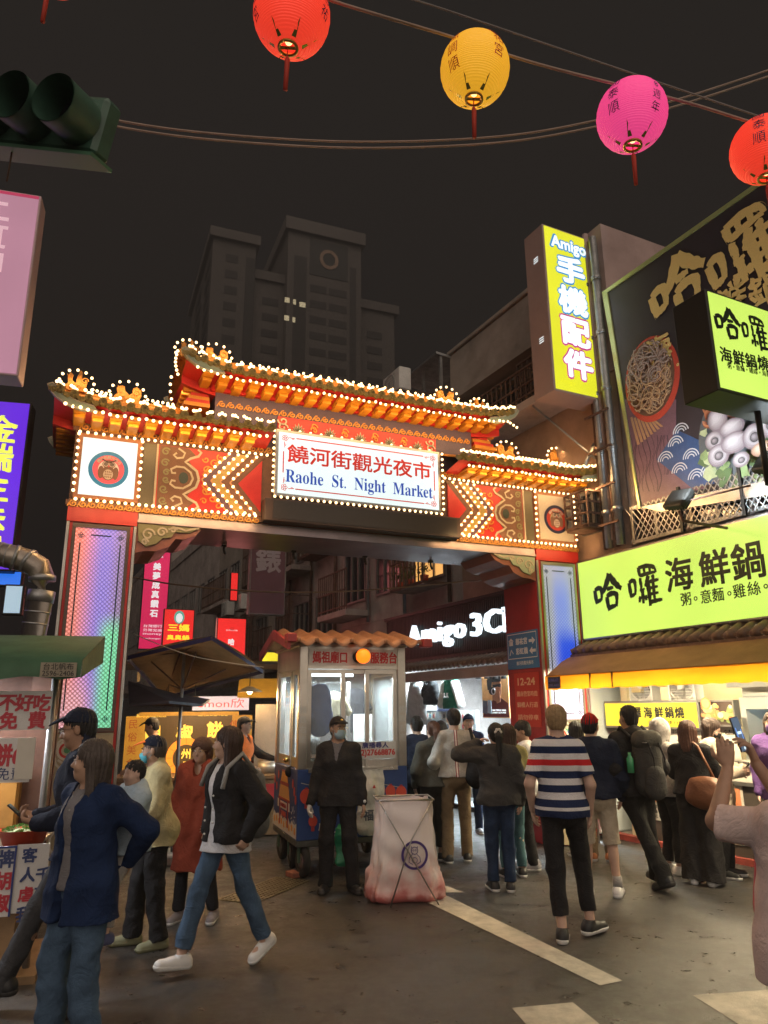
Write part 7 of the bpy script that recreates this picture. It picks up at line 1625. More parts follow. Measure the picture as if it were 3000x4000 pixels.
part('pipe', dm, du, lambda b: b.tube(pts, .115, 18)); part('joint_band', galv, du, lambda b: [b.tube([pts[i]-(pts[i+1]-pts[i])*.15, pts[i]+(pts[i+1]-pts[i])*.15], .124, 18) for i in (1, 2, 4, 5)])
part('spiral_seam', galv, du, lambda b: [b.tube([pts[i].lerp(pts[i+1], u), pts[i].lerp(pts[i+1], u+.04)], .119, 18) for i in (0, 5, 6) for u in (.1, .4, .7)])
FL = Frame(at(100, 3000, 6.0), R(14)); FL = Frame((FL.o.x, FL.o.y, 0), R(14))
LS = thing('bun_counter', 'open food counter with painted placards under a green canopy at the left edge', 'food stall', FL.m)
greenc = mat('canopy_green', (.035, .11, .05), .6, vary=.3, vscale=3, bump=.2, bscale=10)
tip = FL.hit(322, 2578, -.75); tb = FL.hit(308, 2662, -.75)
def cano(b):
    n = 20; vs = []
    zt = tip[1]; x1 = tip[0]
    for i in range(n+1):
        x = x1-2.6+2.6*i/n; sag = .02*math.sin(i*1.2); vs += [(x, -.75, zt+sag*.3), (x, .45, zt+.28+.0*sag), (x-.0, -.755, zt-.125+.012*math.sin(i*1.9))]
    fs = [(i*3, i*3+3, i*3+4, i*3+1) for i in range(n)]+[(i*3, i*3+2, i*3+5, i*3+3) for i in range(n)]
    b.add(vs, fs, True)
    q = len(b.v); b.add([(x1, -.75, zt), (x1, .45, zt+.28), (x1, .45, zt+.05), (x1, -.75, zt-.125)], [(0, 1, 2, 3)])
part('canopy', greenc, LS, cano); tg = part('canopy_tag', mat('tag_paper', (.30, .26, .19), .7, vary=.2), LS, lambda b: b.box(tip[0]-.27, tip[0]-.03, -.775, -.768, tip[1]-.12, tip[1]-.02)); text('台北帆布', inkb, tg, tip[0]-.15, tip[1]-.048, .05, -.777, fit=.2); text('2596-2406', inkb, tg, tip[0]-.15, tip[1]-.095, .05, -.777, fit=.21)
for x in (-.42, -2.2): part('post', galv, LS, lambda b: b.tube([(x+.62, -.3, .0), (x+.62, -.3, 2.2)], .025, 8))
part('counter_top', steel, LS, lambda b: b.box(-2.4, .18, -.45, .35, .80, .84, .008)); part('counter_body', mat('stall_plank', (.32, .20, .10), .6, vary=.4, vscale=4), LS, lambda b: (b.box(-2.3, .1, -.30, .3, .05, .799), b.box(-2.4, .3, -.5, .4, .0, .05)))
part('oven', mat('oven_orange', (.55, .25, .05), .5, vary=.4, vscale=3), LS, lambda b: b.box(-1.5, -.05, .1, .5, .841, 1.42, .02)); part('back_panel', mat('stall_dark_wood', (.14, .06, .035), .6, vary=.4), LS, lambda b: (b.box(-2.4, .12, .5, .55, 0, 2.1), b.box(-.06, .12, .2, .45, .841, 2.1)))
o_ = part('light_tube', mat('stall_tube', (.9, .95, 1), .4, emis=(.80, .92, 1), es=6), LS, lambda b: b.tube([(-1.3, -.2, 2.14), (-.2, -.2, 2.14)], .018, 8)); lamp_light('AREA', (-.75, -.2, 2.11), 55, (.92, .95, 1), o_, 1.1, .06)
placard = mat('placard_white', (.66, .64, .62), .5, vary=.06); pred = mat('placard_red', (.50, .03, .05), .5); pnavy = mat('placard_navy', (.03, .05, .16), .5)
def plac(px0, py0, px1, py1, y, label, rot_=0):
    a = FL.hit(px0, py0, y); c = FL.hit(px1, py1, y); t = thing('placard', label, 'placard', FL.m); part('board', placard, t, lambda b: b.box(a[0], c[0], y, y+.012, c[1], a[1])); return t, a, c
t, a, c = plac(-70, 2700, 190, 2850, -.5, 'white placard with four red characters hanging under the green canopy')
for ch, u, v in (('不', .38, .70), ('好', .62, .70), ('吃', .87, .70), ('免', .42, .25), ('費', .82, .25)): text(ch, pred, t, a[0]+(c[0]-a[0])*u, c[1]+(a[1]-c[1])*v, .125, -.503, bold=.006)
t, a, c = plac(-70, 2885, 112, 3055, -.5, 'white placard with a price in red clipped below the other one')
text('餅65', pred, t, a[0]+(c[0]-a[0])*.62, c[1]+(a[1]-c[1])*.62, .16, -.503, bold=.007, fit=.24); text('免費', pnavy, t, a[0]+(c[0]-a[0])*.62, c[1]+(a[1]-c[1])*.2, .09, -.503, fit=.18)
part('clipped_sheet', paper, t, lambda b: (b.box(c[0]-.10, c[0]+.02, -.512, -.507, c[1]+.02, a[1])))
t, a, c = plac(70, 3300, 170, 3560, -.47, 'tall white placard of navy and red characters on the counter front')
for i, ch in enumerate('客人虐我'): text(ch, pred if ch == '虐' else pnavy, t, a[0]+.085, a[1]-.07-.125*i, .10, -.473, bold=.004)
for i, ch in enumerate('千萬遍'): text(ch, pnavy, t, a[0]+.185, a[1]-.20-.125*i, .10, -.473, bold=.004)
t, a, c = plac(-60, 3310, 38, 3580, -.48, 'narrow blue framed placard at the far left of the counter front')
for i, ch in enumerate('牌胡椒'): text(ch, (pnavy, pred, pred)[i], t, c[0]-.07, a[1]-.08-.14*i, .12, -.483, bold=.005)
part('frame', mat('frame_blue', (.02, .04, .2), .5), t, lambda b: (b.box(c[0]-.012, c[0], -.487, -.481, c[1], a[1]), b.box(a[0], c[0]-.013, -.487, -.481, a[1]-.012, a[1])))
bn = FL.hit(120, 3235, -.35)
bk = thing('basket', 'red plastic basket of chopped spring onion on the stall counter', 'basket', Matrix.Translation(FL.w(bn[0]-.05, -.30, .842)))
part('basket_shell', mat('basket_red', (.52, .06, .025), .4), bk, lambda b: b.lathe([(0, 0), (.13, 0), (.17, .11), (.18, .115), (.16, .105), (.125, .012), (0, .012)], 26))
def gre(b):
    r_ = random.Random(6)
    for k in range(260):
        a_ = r_.uniform(0, 6.28); q = .15*math.sqrt(r_.random()); x, y, z = q*math.cos(a_), q*math.sin(a_), .10+.03*(1-(q/.15)**2)+r_.uniform(0, .01); s_ = .012; d = r_.uniform(0, 3); b.cur = 0 if r_.random() < .7 else 1; b.add([(x-s_*math.cos(d), y-s_*math.sin(d), z), (x, y, z+.012), (x+s_*math.cos(d), y+s_*math.sin(d), z+.003), (x, y+.006, z-.004)], [(0, 1, 2, 3)])
    b.cur = 1; b.lathe([(0, .112), (.1, .105), (.155, .09)], 18)
part('greens', [mat('scallion_green', (.10, .26, .04), .6), mat('scallion_pale', (.42, .45, .25), .6)], bk, gre)
dough = mat('bun_dough', (.62, .50, .34), .6, vary=.12); pb = None
for k in range(14):
    x, y, z = bn[0]-.33-.085*(k % 5)-.03*(k//5 % 2), -.34+.09*((k//5) % 3), .875+(.055 if k > 9 else 0)
    if pb is None: b = MB(); b.ball((0, 0, 0), .046, 14, 9, (1, 1, .75)); pb = b.build('bun', dough); o = pb
    else: o = pb.copy(); COL.objects.link(o)
    o.location = FL.w(x, y, z); tag(o, 'round pale raw bun among the buns piled left of the red basket', 'bun', 'raw buns on the left counter')
# ------------------------------------------------------------------ overhead: lanterns, cables, traffic light
def cable(pts, r, name, label, m=None, sagn=24):
    P = [at(*p) for p in pts]; Q = []
    for i in range(len(P)-1):
        p0, p1, p2, p3 = P[max(i-1, 0)], P[i], P[i+1], P[min(i+2, len(P)-1)]
        for k in range(8):
            t = k/8; Q.append(.5*((2*p1)+(p2-p0)*t+(2*p0-5*p1+4*p2-p3)*t*t+(3*p1-p0-3*p2+p3)*t**3))
    Q.append(P[-1]); b = MB(); b.tube(Q, r, 6); return tag(b.build(name, m or mat('old_cable', (.34, .25, .20), .7, vary=.2)), label, 'cable')
cable([(1150, -60, 3.4), (1290, 0, 3.45), (1500, 65, 3.5), (1800, 155, 3.75), (2100, 250, 3.85), (2450, 340, 3.9), (2700, 405, 3.9), (2960, 485, 3.9), (3150, 530, 3.9)], .010, 'cable', 'thick rope cable from which the paper lanterns hang')
cable([(1480, -40, 4.6), (1700, 25, 4.6), (2200, 195, 4.6), (2700, 365, 4.6), (3100, 500, 4.6)], .007, 'cable', 'thin straight cable above the lantern rope', mat('grey_cable', (.22, .20, .19), .7))
for d_, lb in ((0, 'upper of the paired sagging cables crossing the whole sky'), (24, 'lower of the paired sagging cables crossing the whole sky')):
    cable([(-60, 358+d_, 5.0), (0, 372+d_, 5.0), (300, 440+d_, 5.1), (700, 508+d_, 5.2), (1200, 548+d_, 5.3), (1600, 552+d_, 5.4), (2000, 528+d_, 5.5), (2330, 470+d_, 5.5), (2650, 388+d_, 5.5), (3060, 255+d_, 5.5)], .0095, 'cable', lb)
cable([(520, 2255, 10.4), (700, 2285, 10.4), (1000, 2310, 10.6), (1300, 2312, 10.8), (1600, 2292, 11), (1850, 2268, 11.2), (2010, 2262, 11.4)], .012, 'cable', 'bundle of wires sagging below the gate beam', mat('brown_cable', (.26, .18, .12), .7))
cable([(520, 2475, 9.2), (640, 2525, 9.0), (760, 2565, 8.9), (900, 2590, 8.8), (1030, 2606, 8.75)], .006, 'cable', 'pale string from the left pillar to the booth roof', mat('pale_string', (.45, .42, .36), .7))
def lantern_mat(nm, col, es):
    m = mat('lantern_'+nm, col, .45, emis=col, es=es, spec=.5); nt = m.node_tree; b = nt.nodes['Principled BSDF']
    t = _n(nt, 'ShaderNodeTexCoord'); w = _n(nt, 'ShaderNodeTexWave', wave_type='BANDS', bands_direction='Z'); w.inputs['Scale'].default_value = 28; nt.links.new(t.outputs['Object'], w.inputs['Vector'])
    bp = _n(nt, 'ShaderNodeBump'); bp.inputs['Strength'].default_value = .5; bp.inputs['Distance'].default_value = .006; nt.links.new(w.outputs['Fac'], bp.inputs['Height']); nt.links.new(bp.outputs[0], b.inputs['Normal']); return m
def lantern(px, py, Y, r, m, ink, label, words, spin):
    c = at(px, py, Y); t = thing('paper_lantern', label, 'lantern', Matrix.Translation(c) @ Matrix.Rotation(R(spin), 4, 'Z') @ Matrix.Rotation(R(4), 4, 'Y'), 'paper lanterns strung over the street')
    rz = r*1.06; prof = []
    for i in range(31):
        th = math.pi*(.08+.84*i/30); s_ = r*math.sin(th); prof.append((s_*(1+.012*(i % 2)), rz*math.cos(th)))
    part('shade', m, t, lambda b: b.lathe(prof, 40)); gm = mat('lantern_gold', (.55, .36, .08), .3, .6)
    part('rim', gm, t, lambda b: (b.lathe([(.20*r, -rz*.965), (.27*r, -rz*.965), (.275*r, -rz*1.02), (.20*r, -rz*1.02), (.20*r, -rz*.965)], 20), b.box(-.22*r, .22*r, -.012, .012, -rz*1.0, -rz*.985)))
    part('inner_bulb', mat('lantern_bulb', (1, .7, .3), .4, emis=(1, .62, .25), es=2), t, lambda b: b.ball((0, 0, -rz*.8), .10*r, 10, 8))
    def flap(b):
        for k in range(6):
            a = k*math.pi/3; 
            for (u0, u1, hh) in ((-.16, .16, .30),):
                vs = []
                for (da, th) in ((-.34, 2.78), (.34, 2.78), (0, 2.30)):
                    rr = r*math.sin(th)*1.03; q = a+da*(.5 if th > 2.6 else 1); vs.append((rr*math.cos(q), rr*math.sin(q), rz*math.cos(th)*1.03))
                b.add(vs, [(0, 1, 2)])
    part('foil_flap', mat('foil_green_gold', (.42, .40, .10), .25, .5), t, flap)
    part('tassel', mat('tassel_red', (.50, .04, .02), .7), t, lambda b: (b.tube([(0, 0, -rz*1.0), (0.0, 0, -rz*1.28)], .004, 5), b.tube([(0, 0, -rz*1.27), (.004, 0, -rz*1.36), (.012, 0, -rz*2.25)], [.008, .015, .013], 8)))
    for (s_, a0, th0, size) in words:
        for i, ch in enumerate(s_):
            me, co = text_mesh(ch); co[:, 0] -= co[:, 0].mean(); co[:, 1] -= .36; fs = [tuple(f.vertices) for f in me.polygons]; bpy.data.meshes.remove(me)
            th = th0+i*size*1.15; vs = []
            for x, y, _z in co*size:
                tt_ = th-y; aa = a0+x/max(.3, math.sin(tt_)); rr = r*math.sin(tt_)*1.022; vs.append((rr*math.cos(aa), rr*math.sin(aa), rz*math.cos(tt_)*1.022))
            b = MB(); b.add(vs, fs); b.build('lettering', ink, t)
    return t
redl, yell, pinl = lantern_mat('red', (.80, .045, .022), .78), lantern_mat('yellow', (.74, .36, .02), .75), lantern_mat('pink', (.74, .055, .22), .78)
navy_i = mat('lantern_navy', (.03, .03, .10), .5); red_i = mat('lantern_red_ink', (.55, .05, .02), .5)
A0 = R(-90)
lantern(1140, 62, 3.4, .222, redl, navy_i, 'large red paper lantern cut by the top frame edge', [('遶境週年', A0+.12, .75, .30), ('慈祐宮', A0-1.15, 1.2, .34), ('慈祐', A0+1.2, 1.4, .34)], 0)
lantern(1855, 272, 3.8, .218, yell, red_i, 'yellow paper lantern with red characters', [('慈祐宮', A0+.62, .80, .38), ('風調順', A0-.80, 1.15, .38)], 0)
lantern(2468, 452, 3.9, .218, pinl, navy_i, 'pink paper lantern hanging where the cables cross', [('268週年', A0+.42, .62, .30), ('國泰順', A0-.85, 1.05, .36)], 0)
lantern(2985, 585, 3.9, .20, redl, navy_i, 'red paper lantern at the right frame edge', [('國泰順', A0-.6, .95, .38)], 0)
lantern(215, -165, 3.5, .21, redl, navy_i, 'red paper lantern above the frame, only its tassel showing', [], 0)
tlm = mat('signal_green', (.06, .14, .10), .4, vary=.3); FTl = Frame(at(225, 470, 3.85), R(-14))
TL = thing('traffic_light', 'unlit dark green traffic light seen from below at the upper left', 'traffic light', FTl.m @ Matrix.Rotation(R(18), 4, 'Y') @ Matrix.Rotation(R(8), 4, 'X'))
part('housing', tlm, TL, lambda b: b.box(-.75, .34, .0, .16, -.19, .19, .03))
for x in (-.50, -.16, .18):
    v = part('visor', tlm, TL, lambda b: [b.tube([(x, -.0, 0), (x, -.24, 0)], .155, 26, False), b.tube([(x, -.24, 0), (x, -.0, 0)], .148, 26, False)]); part('lens', mat('dead_lens', (.02, .022, .025), .2), v, lambda b: b.disc(x, 0, .146, -.03, -.004))
part('bottom_plate', mat('signal_green_lit', (.08, .20, .12), .5), TL, lambda b: b.box(-.76, .35, -.02, .18, -.215, -.192)); part('hanging_wire', rust_m, TL, lambda b: b.tube([(-.35, .05, -.21), (-.30, .03, -.42)], .006, 5))  # plate in a brighter green: light on the underside painted into the colour
# notices on the inner side of the red gate pillar
def on_pillar(px, py):
    d = ray(px, py); p0 = FG.w(2.728, 0, 0); p = CAMPOS+d*((p0-CAMPOS).dot(FG.x)/d.dot(FG.x)); return -(p-FG.o).dot(FG.y), p.z
FI = Frame(FG.w(2.728, 0, 0), YAWG-R(90)); blue_s = mat('street_sign_blue', (.03, .16, .36), .4); gold_l = mat('notice_gold', (.70, .45, .28), .5); notice_r = mat('notice_red', (.48, .03, .02), .45)
a, c = on_pillar(2003, 2445), on_pillar(2118, 2560)
t = thing('direction_sign', 'blue direction sign with white arrows fixed on the red gate pillar', 'sign', FI.m)
part('plate', blue_s, t, lambda b: b.box(-.84, -.06, -.012, -.002, 2.30, 2.83)); wst = mat('sign_white_paint', (.65, .66, .68), .5)
part('arrow', wst, t, lambda b: b.plate([(-.27, 2.70), (-.19, 2.70), (-.19, 2.73), (-.12, 2.68), (-.19, 2.63), (-.19, 2.66), (-.27, 2.66)], -.016, -.0125)); part('arrow', wst, t, lambda b: b.plate([(-.12, 2.56), (-.20, 2.56), (-.20, 2.59), (-.27, 2.54), (-.20, 2.49), (-.20, 2.52), (-.12, 2.52)][::-1], -.016, -.0125))
part('border_line', wst, t, lambda b: b.strip([(-.81, 2.80), (-.09, 2.80), (-.09, 2.45), (-.81, 2.45)], .012, -.015, -.0125, True))
part('pictogram', wst, t, lambda b: (b.box(-.77, -.68, -.015, -.0125, 2.64, 2.70), b.plate([(-.79, 2.705), (-.66, 2.705), (-.725, 2.75)], -.015, -.0125), b.strip([(-.77, 2.50), (-.73, 2.58), (-.68, 2.52)], .015, -.015, -.0125)))
text('慈祐宮', wst, t, -.46, 2.69, .10, -.0125, bold=.003); text('彩虹橋', wst, t, -.46, 2.55, .10, -.0125, bold=.003); text('饒河街觀光夜市', wst, t, -.40, 2.38, .06, -.0125)
t = thing('rules_notice', 'red notice with gold opening hours and rules on the red gate pillar', 'notice', FI.m)
part('sheet', notice_r, t, lambda b: b.box(-.70, -.10, -.010, -.002, 1.50, 2.24))
text('12-24', gold_l, t, -.40, 2.12, .14, -.0115, bold=.005, fit=.42); text('攤商營業時間', gold_l, t, -.40, 1.95, .08, -.0115, fit=.50); text('騎樓人行道', gold_l, t, -.40, 1.80, .08, -.0115, fit=.50); text('請勿停車', gold_l, t, -.40, 1.63, .08, -.0115, fit=.50)
# ------------------------------------------------------------------ people
sk_l = skin('light', (.52, .33, .24)); sk_m = skin('mid', (.44, .27, .185)); sk_t = skin('tan', (.37, .215, .14)); sk_p = skin('pale', (.58, .38, .29))
h_bk = hairm('black', (.012, .010, .009)); h_br = hairm('brown', (.05, .025, .016)); h_rb = hairm('redbrown', (.10, .04, .022)); h_gr = hairm('greying', (.085, .065, .055)); h_bl = hairm('blond', (.36, .24, .12))
c_bk = cloth('black', (.022, .021, .022)); c_bk2 = cloth('soft_black', (.030, .028, .028)); c_nv = cloth('navy', (.02, .032, .08)); c_nvd = cloth('dark_navy', (.018, .023, .042)); c_dkg = cloth('charcoal', (.055, .052, .050)); c_jn = cloth('jeans', (.075, .125, .20), vary=.45, vscale=5); c_jd = cloth('dark_jeans', (.022, .04, .085), vary=.4); c_gj = cloth('grey_jeans', (.065, .065, .07), vary=.35)
c_wh = cloth('white', (.62, .60, .60)); c_cr = cloth('cream', (.50, .43, .24)); c_rd = cloth('brick_red', (.26, .05, .025)); c_kh = cloth('khaki', (.24, .17, .10)); c_bg = cloth('beige', (.50, .42, .31)); c_gy = cloth('light_grey', (.36, .34, .32)); c_ol = cloth('olive_grey', (.085, .08, .065)); c_pk = cloth('pale_pink', (.74, .58, .54)); c_bl = cloth('pale_blue', (.36, .39, .50)); c_or = cloth('orange', (.72, .17, .04)); c_cp = cloth('cream_puffer', (.52, .42, .33)); c_hg = cloth('hood_grey', (.34, .31, .29)); c_pu = cloth('purple', (.16, .08, .26)); c_lb = cloth('baby_blue', (.42, .52, .60)); c_tl = cloth('teal_jeans', (.06, .13, .15)); c_tn = cloth('tan', (.30, .22, .13))
s_bk = mat('shoe_black', (.015, .015, .016), .5, vary=.2); s_wh = mat('shoe_white', (.68, .67, .65), .5, vary=.08); s_sole = mat('sole_white', (.70, .69, .66), .6); s_gy = mat('shoe_grey', (.28, .27, .28), .6); s_dk = mat('sole_dark', (.03, .028, .026), .7); s_br = mat('shoe_orange', (.35, .12, .04), .6); s_ol = mat('slipper_olive', (.22, .22, .13), .7); s_sn = mat('sandal_grey', (.22, .19, .19), .6)
m_cy = cloth('mask_cyan', (.10, .42, .52)); m_bl = cloth('mask_blue', (.38, .52, .58)); m_bk = cloth('mask_black', (.02, .02, .022)); g_dk = mat('glasses_dark', (.03, .02, .02), .3); g_gd = mat('glasses_gold', (.45, .30, .12), .3, .8)
def W2L(loc, rz, p, k):
    d = Vector(p)-Vector(loc); d.rotate(Matrix.Rotation(-R(rz), 3, 'Z')); return (d.x/k, d.y/k, d.z/k)
def gl(px, py, dz=0.):
    g = ground(px, py); return (g.x, g.y, dz)
def blob(name, label, cat, M_, prims, m, extra=None, group=None, fold=.006, grid=.011, cuts=()):
    t = thing(name, label, cat, M_, group); P_ = np.array([p[1] for p in prims]+[p[2] for p in prims if p[0] == 'c'], float); f = Field(P_.min(0)-.3, P_.max(0)+.3, grid)
    for p in prims:
        if p[0] == 'c': f.cap(p[1], p[2], p[3], p[4], .03, q=p[5] if len(p) > 5 else 1.)
        else: f.ell(p[1], p[2], .03)
    for n, c in cuts: f.cut(n, c)
    sdf_obj('bag_body', f, m, t, fold, 1., 7)
    if extra: extra(t)
    return t
def phone(label, M_, lit=True):
    t = thing('phone', label, 'phone', M_); part('phone_body', dark, t, lambda b: b.box(-.037, .037, -.004, .004, -.078, .078, .003))
    part('screen', mat('phone_screen', (.05, .07, .10), .2, emis=(.10, .14, .2), es=.9) if lit else glassd, t, lambda b: b.box(-.034, .034, -.0052, -.0042, -.074, .074))
    if lit: part('screen_picture', [mat('screen_white', (.6, .7, .75), .3, emis=(.7, .85, .9), es=.9), mat('screen_blue', (.1, .2, .5), .3, emis=(.12, .25, .6), es=.9)], t, lambda b: (b.disc(0, -.062, .007, -.0062, -.0054, 14), b.box(-.02, .02, -.0062, -.0054, .0, .012), setattr(b, 'cur', 1), b.box(-.028, -.02, -.0062, -.0054, -.02, .03), b.box(.016, .022, -.0062, -.0054, -.03, .02), b.box(-.01, .012, -.0062, -.0054, -.04, -.03)))
    return t
# man in cap, far left, walking left while looking at a phone
L = (-1.98, 5.12, 0); p = Person('man in dark cap and navy jacket walking left while looking at his phone', L, 104, 1.78, sk_t, head=(-2, -12, 0), wr={'R': (.09, .27, 1.06), 'L': (-.12, .24, 1.05)}, el={'R': (.5, -.8, -.6), 'L': (-.5, -.8, -.6)}, ft={'R': (.10, .42, 0), 'L': (-.09, -.10, 0)}, lean=5, hands=(.9, .9), handdir={'R': (-.25, 1, .25), 'L': (.3, 1, .2)}, palm={'R': (-.5, 0, .9), 'L': (.4, 0, .9)}, grid=.008)
p.top(c_nvd, 'jacket', hem=.80, collar=.045, ease=.03, arm=.03); p.pants(c_gj, hem=.07); p.shoes(s_bk, s_dk); p.hair(h_bk, 'short'); p.face(glasses=g_dk); p.cap(c_nvd)
q = Vector(L); w_ = p.root.matrix_world @ Vector((.02, .49, 1.12)) if False else None
d = Matrix.Translation(Vector(L)) @ Matrix.Rotation(R(104), 4, 'Z'); phone('dark phone held by the man in the cap at the left', d @ Matrix.Translation((.02, .40, 1.15)) @ Matrix.Rotation(R(-50), 4, 'X'), False)
# older woman with long hair and navy blouse
L = (-1.66, 4.38, 0); p = Person('older woman with long greying hair in open navy blouse and jeans gazing left', L, 150, 1.61, sk_m, head=(-54, 2, 0), wr={'R': (.14, -.22, 1.0), 'L': (-.12, -.22, 1.0)}, el={'R': (1, -.8, -.4), 'L': (-1, -.9, -.4)}, ft={'R': (.12, .04, 0), 'L': (-.12, -.02, 0)}, grid=.0065, bulk=1.08, hands=(.8, .8))
p.top(cloth('grey_tee', (.20, .19, .20)), 'shirt', hem=.9, sleeve=0, ease=.012, fold=.004, neck=.062); p.top(cloth('blouse_navy', (.012, .026, .075)), 'blouse', hem=.74, ease=.036, arm=.028, flare=.035, openw=.058, vneck=.10, fold=.018, fsc=.75, grid=.008); p.pants(c_jn, hem=.05, r=(.112, .088, .082), fold=.014, grid=.009); p.shoes(s_gy, s_sole); p.hair(h_gr, 'long', z=-.30, vol=1.0, grid=.006); p.face(brow=h_gr)
part('necklace', alu, p.root, lambda b: (b.tube([p.B(-.05, .085, 1.42), p.B(-.015, .125, 1.35), p.B(0, .135, 1.335), p.B(.015, .125, 1.35), p.B(.05, .085, 1.42)], .0022, 5), b.ball(p.B(0, .138, 1.325), .008, 8, 6)))
# child on her back
L2 = (-1.50, 4.63, .50); c_ = Person('small child in pale blue jacket carried on the back of the older woman', L2, 128, .98, sk_p, head=(10, -5, 0), wr={'R': (.30, .44, 1.36), 'L': (-.26, .40, 1.28)}, el={'R': (.6, 0, -.6), 'L': (-.6, 0, -.6)}, ft={'R': (.34, .32, .12), 'L': (-.34, .30, .12)}, grid=.0065, hands=(.5, .5))
c_.top(c_lb, 'jacket', hem=.84, ease=.03, arm=.03, hood=True); c_.pants(c_gy, hem=.25, r=(.105, .085, .08)); c_.shoes(cloth('sneaker_mix', (.10, .11, .20)), s_sole); c_.hair(h_bk, 'short', vol=1.04)
# old man in mask and cream jacket
L = (-1.88, 6.40, 0); p = Person('old man in cap and cyan face mask wearing a cream jacket and slippers', L, 118, 1.56, sk_m, head=(-20, -6, 0), wr={'R': (.04, .26, 1.02), 'L': (-.08, .27, 1.03)}, el={'R': (.8, -.5, -.5), 'L': (-.9, -.5, -.5)}, ft={'R': (.1, .12, 0), 'L': (-.13, -.06, 0)}, lean=4, hands=(.9, .9), grid=.008, bulk=1.06)
p.top(cloth('plaid_shirt', (.03, .04, .07)), 'shirt', sleeve=0, hem=.95, ease=.012, fold=.003); p.top(c_cr, 'jacket', hem=.80, ease=.045, arm=.045, flare=.0, collar=.03, openw=.03, vneck=.12, fold=.016); p.pants(c_bk, hem=.06, r=(.105, .085, .085), fold=.012); p.shoes(s_ol, s_ol); p.hair(h_gr, 'short'); p.face(mask=m_cy); p.cap(c_nvd, brim=c_or)
part('shoulder_strap', c_bk, p.root, lambda b: b.tube([p.B(.12, -.16, 1.25), p.B(.15, -.02, 1.46), p.B(.08, .12, 1.34), p.B(-.06, .19, 1.12), p.B(-.2, .14, .98)], [.02, .026, .026, .026, .022], 8))
# glasses lady in red coat
L = (-1.70, 7.10, 0); p = Person('older woman with curly hair and glasses in a long brick red coat', L, 172, 1.51, sk_m, head=(-4, -2, 0), ft={'R': (.14, .05, 0), 'L': (-.20, .0, 0)}, wr={'R': (.24, .10, .86), 'L': (-.2, .2, .95)}, grid=.008)
p.top(c_rd, 'coat', hem=.46, ease=.05, arm=.04, flare=.02, collar=.03, fold=.016, vneck=.06); p.pants(c_bk, hem=.10); p.shoes(s_sn, s_sole); p.hair(h_rb, 'perm'); p.face(glasses=g_gd)
# young woman striding left in black varsity jacket
L = (-1.19, 5.86, 0); p = Person('young woman striding left in black jacket, cropped jeans and white sneakers', L, 134, 1.64, sk_l, head=(-46, 0, 0), wr={'R': (.24, .02, .93), 'L': (-.25, -.02, .93)}, el={'R': (.9, -.7, 0), 'L': (-.9, -.7, 0)}, ft={'R': (.07, .31, 0), 'L': (-.07, -.34, .05)}, ftpitch={'R': 6, 'L': -24}, grid=.0075, hands=(.9, .9), lean=1)
p.top(c_wh, 'shirt', hem=.80, ease=.020, sleeve=0, fold=.008, flare=.015); p.top(c_bk, 'jacket', hem=.87, ease=.036, arm=.036, collar=.015, openw=.040, vneck=.14, fold=.012); p.pants(c_jn, hem=.17, r=(.102, .072, .064), fold=.011, grid=.009); p.shoes(s_wh, s_sole); p.hair(h_br, 'long', z=-.34, grid=.006); p.face()
part('snap_button', white_b, p.root, lambda b: [b.ball(p.B(-.052+.0*k, .158, 1.02+.095*k), .008, 8, 6) for k in range(3)]+[b.ball(p.B(.060, .158, .93+.095*k), .008, 8, 6) for k in range(3)])
M_ = Matrix.Translation(Vector(L)) @ Matrix.Rotation(R(134), 4, 'Z')
blob('backpack', 'grey backpack worn by the young woman in the black jacket', 'backpack', M_, [('c', (0, -.22, 1.22), (0, -.25, .96), .12, .14, 1.3)], cloth('pack_grey', (.16, .16, .15)), lambda t: part('strap', cloth('strap_grey', (.30, .29, .27)), t, lambda b: [b.tube([(g*.11, -.17, 1.31), (g*.125, -.03, 1.455), (g*.135, .10, 1.36), (g*.15, .145, 1.22)], .018, 7) for g in (-1, 1)]))
# stall workers
p = Person('stall worker in black cap and black shirt bent over the bun stall', (-3.27, 11.0, 0), 95, 1.66, sk_m, head=(0, -18, 0), wr={'R': (.2, .35, 1.0), 'L': (-.2, .35, 1.0)}, lean=8); p.top(c_bk, hem=.85); p.pants(c_bk); p.hair(h_bk, 'short'); p.cap(c_bk); p.shoes(s_bk)
p = Person('stall cook in black cap and orange vest reaching right beside the booth', (-2.08, 11.0, 0), -108, 1.66, sk_m, head=(10, -5, 0), wr={'R': (.22, .30, 1.02), 'L': (-.22, .42, 1.12)}, lean=3); p.top(c_bk, 'shirt', hem=.86); p.top(c_or, 'vest', hem=.84, sleeve=0, ease=.034, openw=.0, vneck=.1, fold=.006); p.pants(c_bk); p.hair(h_bk, 'short'); p.face(); p.cap(c_bk); p.shoes(s_bk)
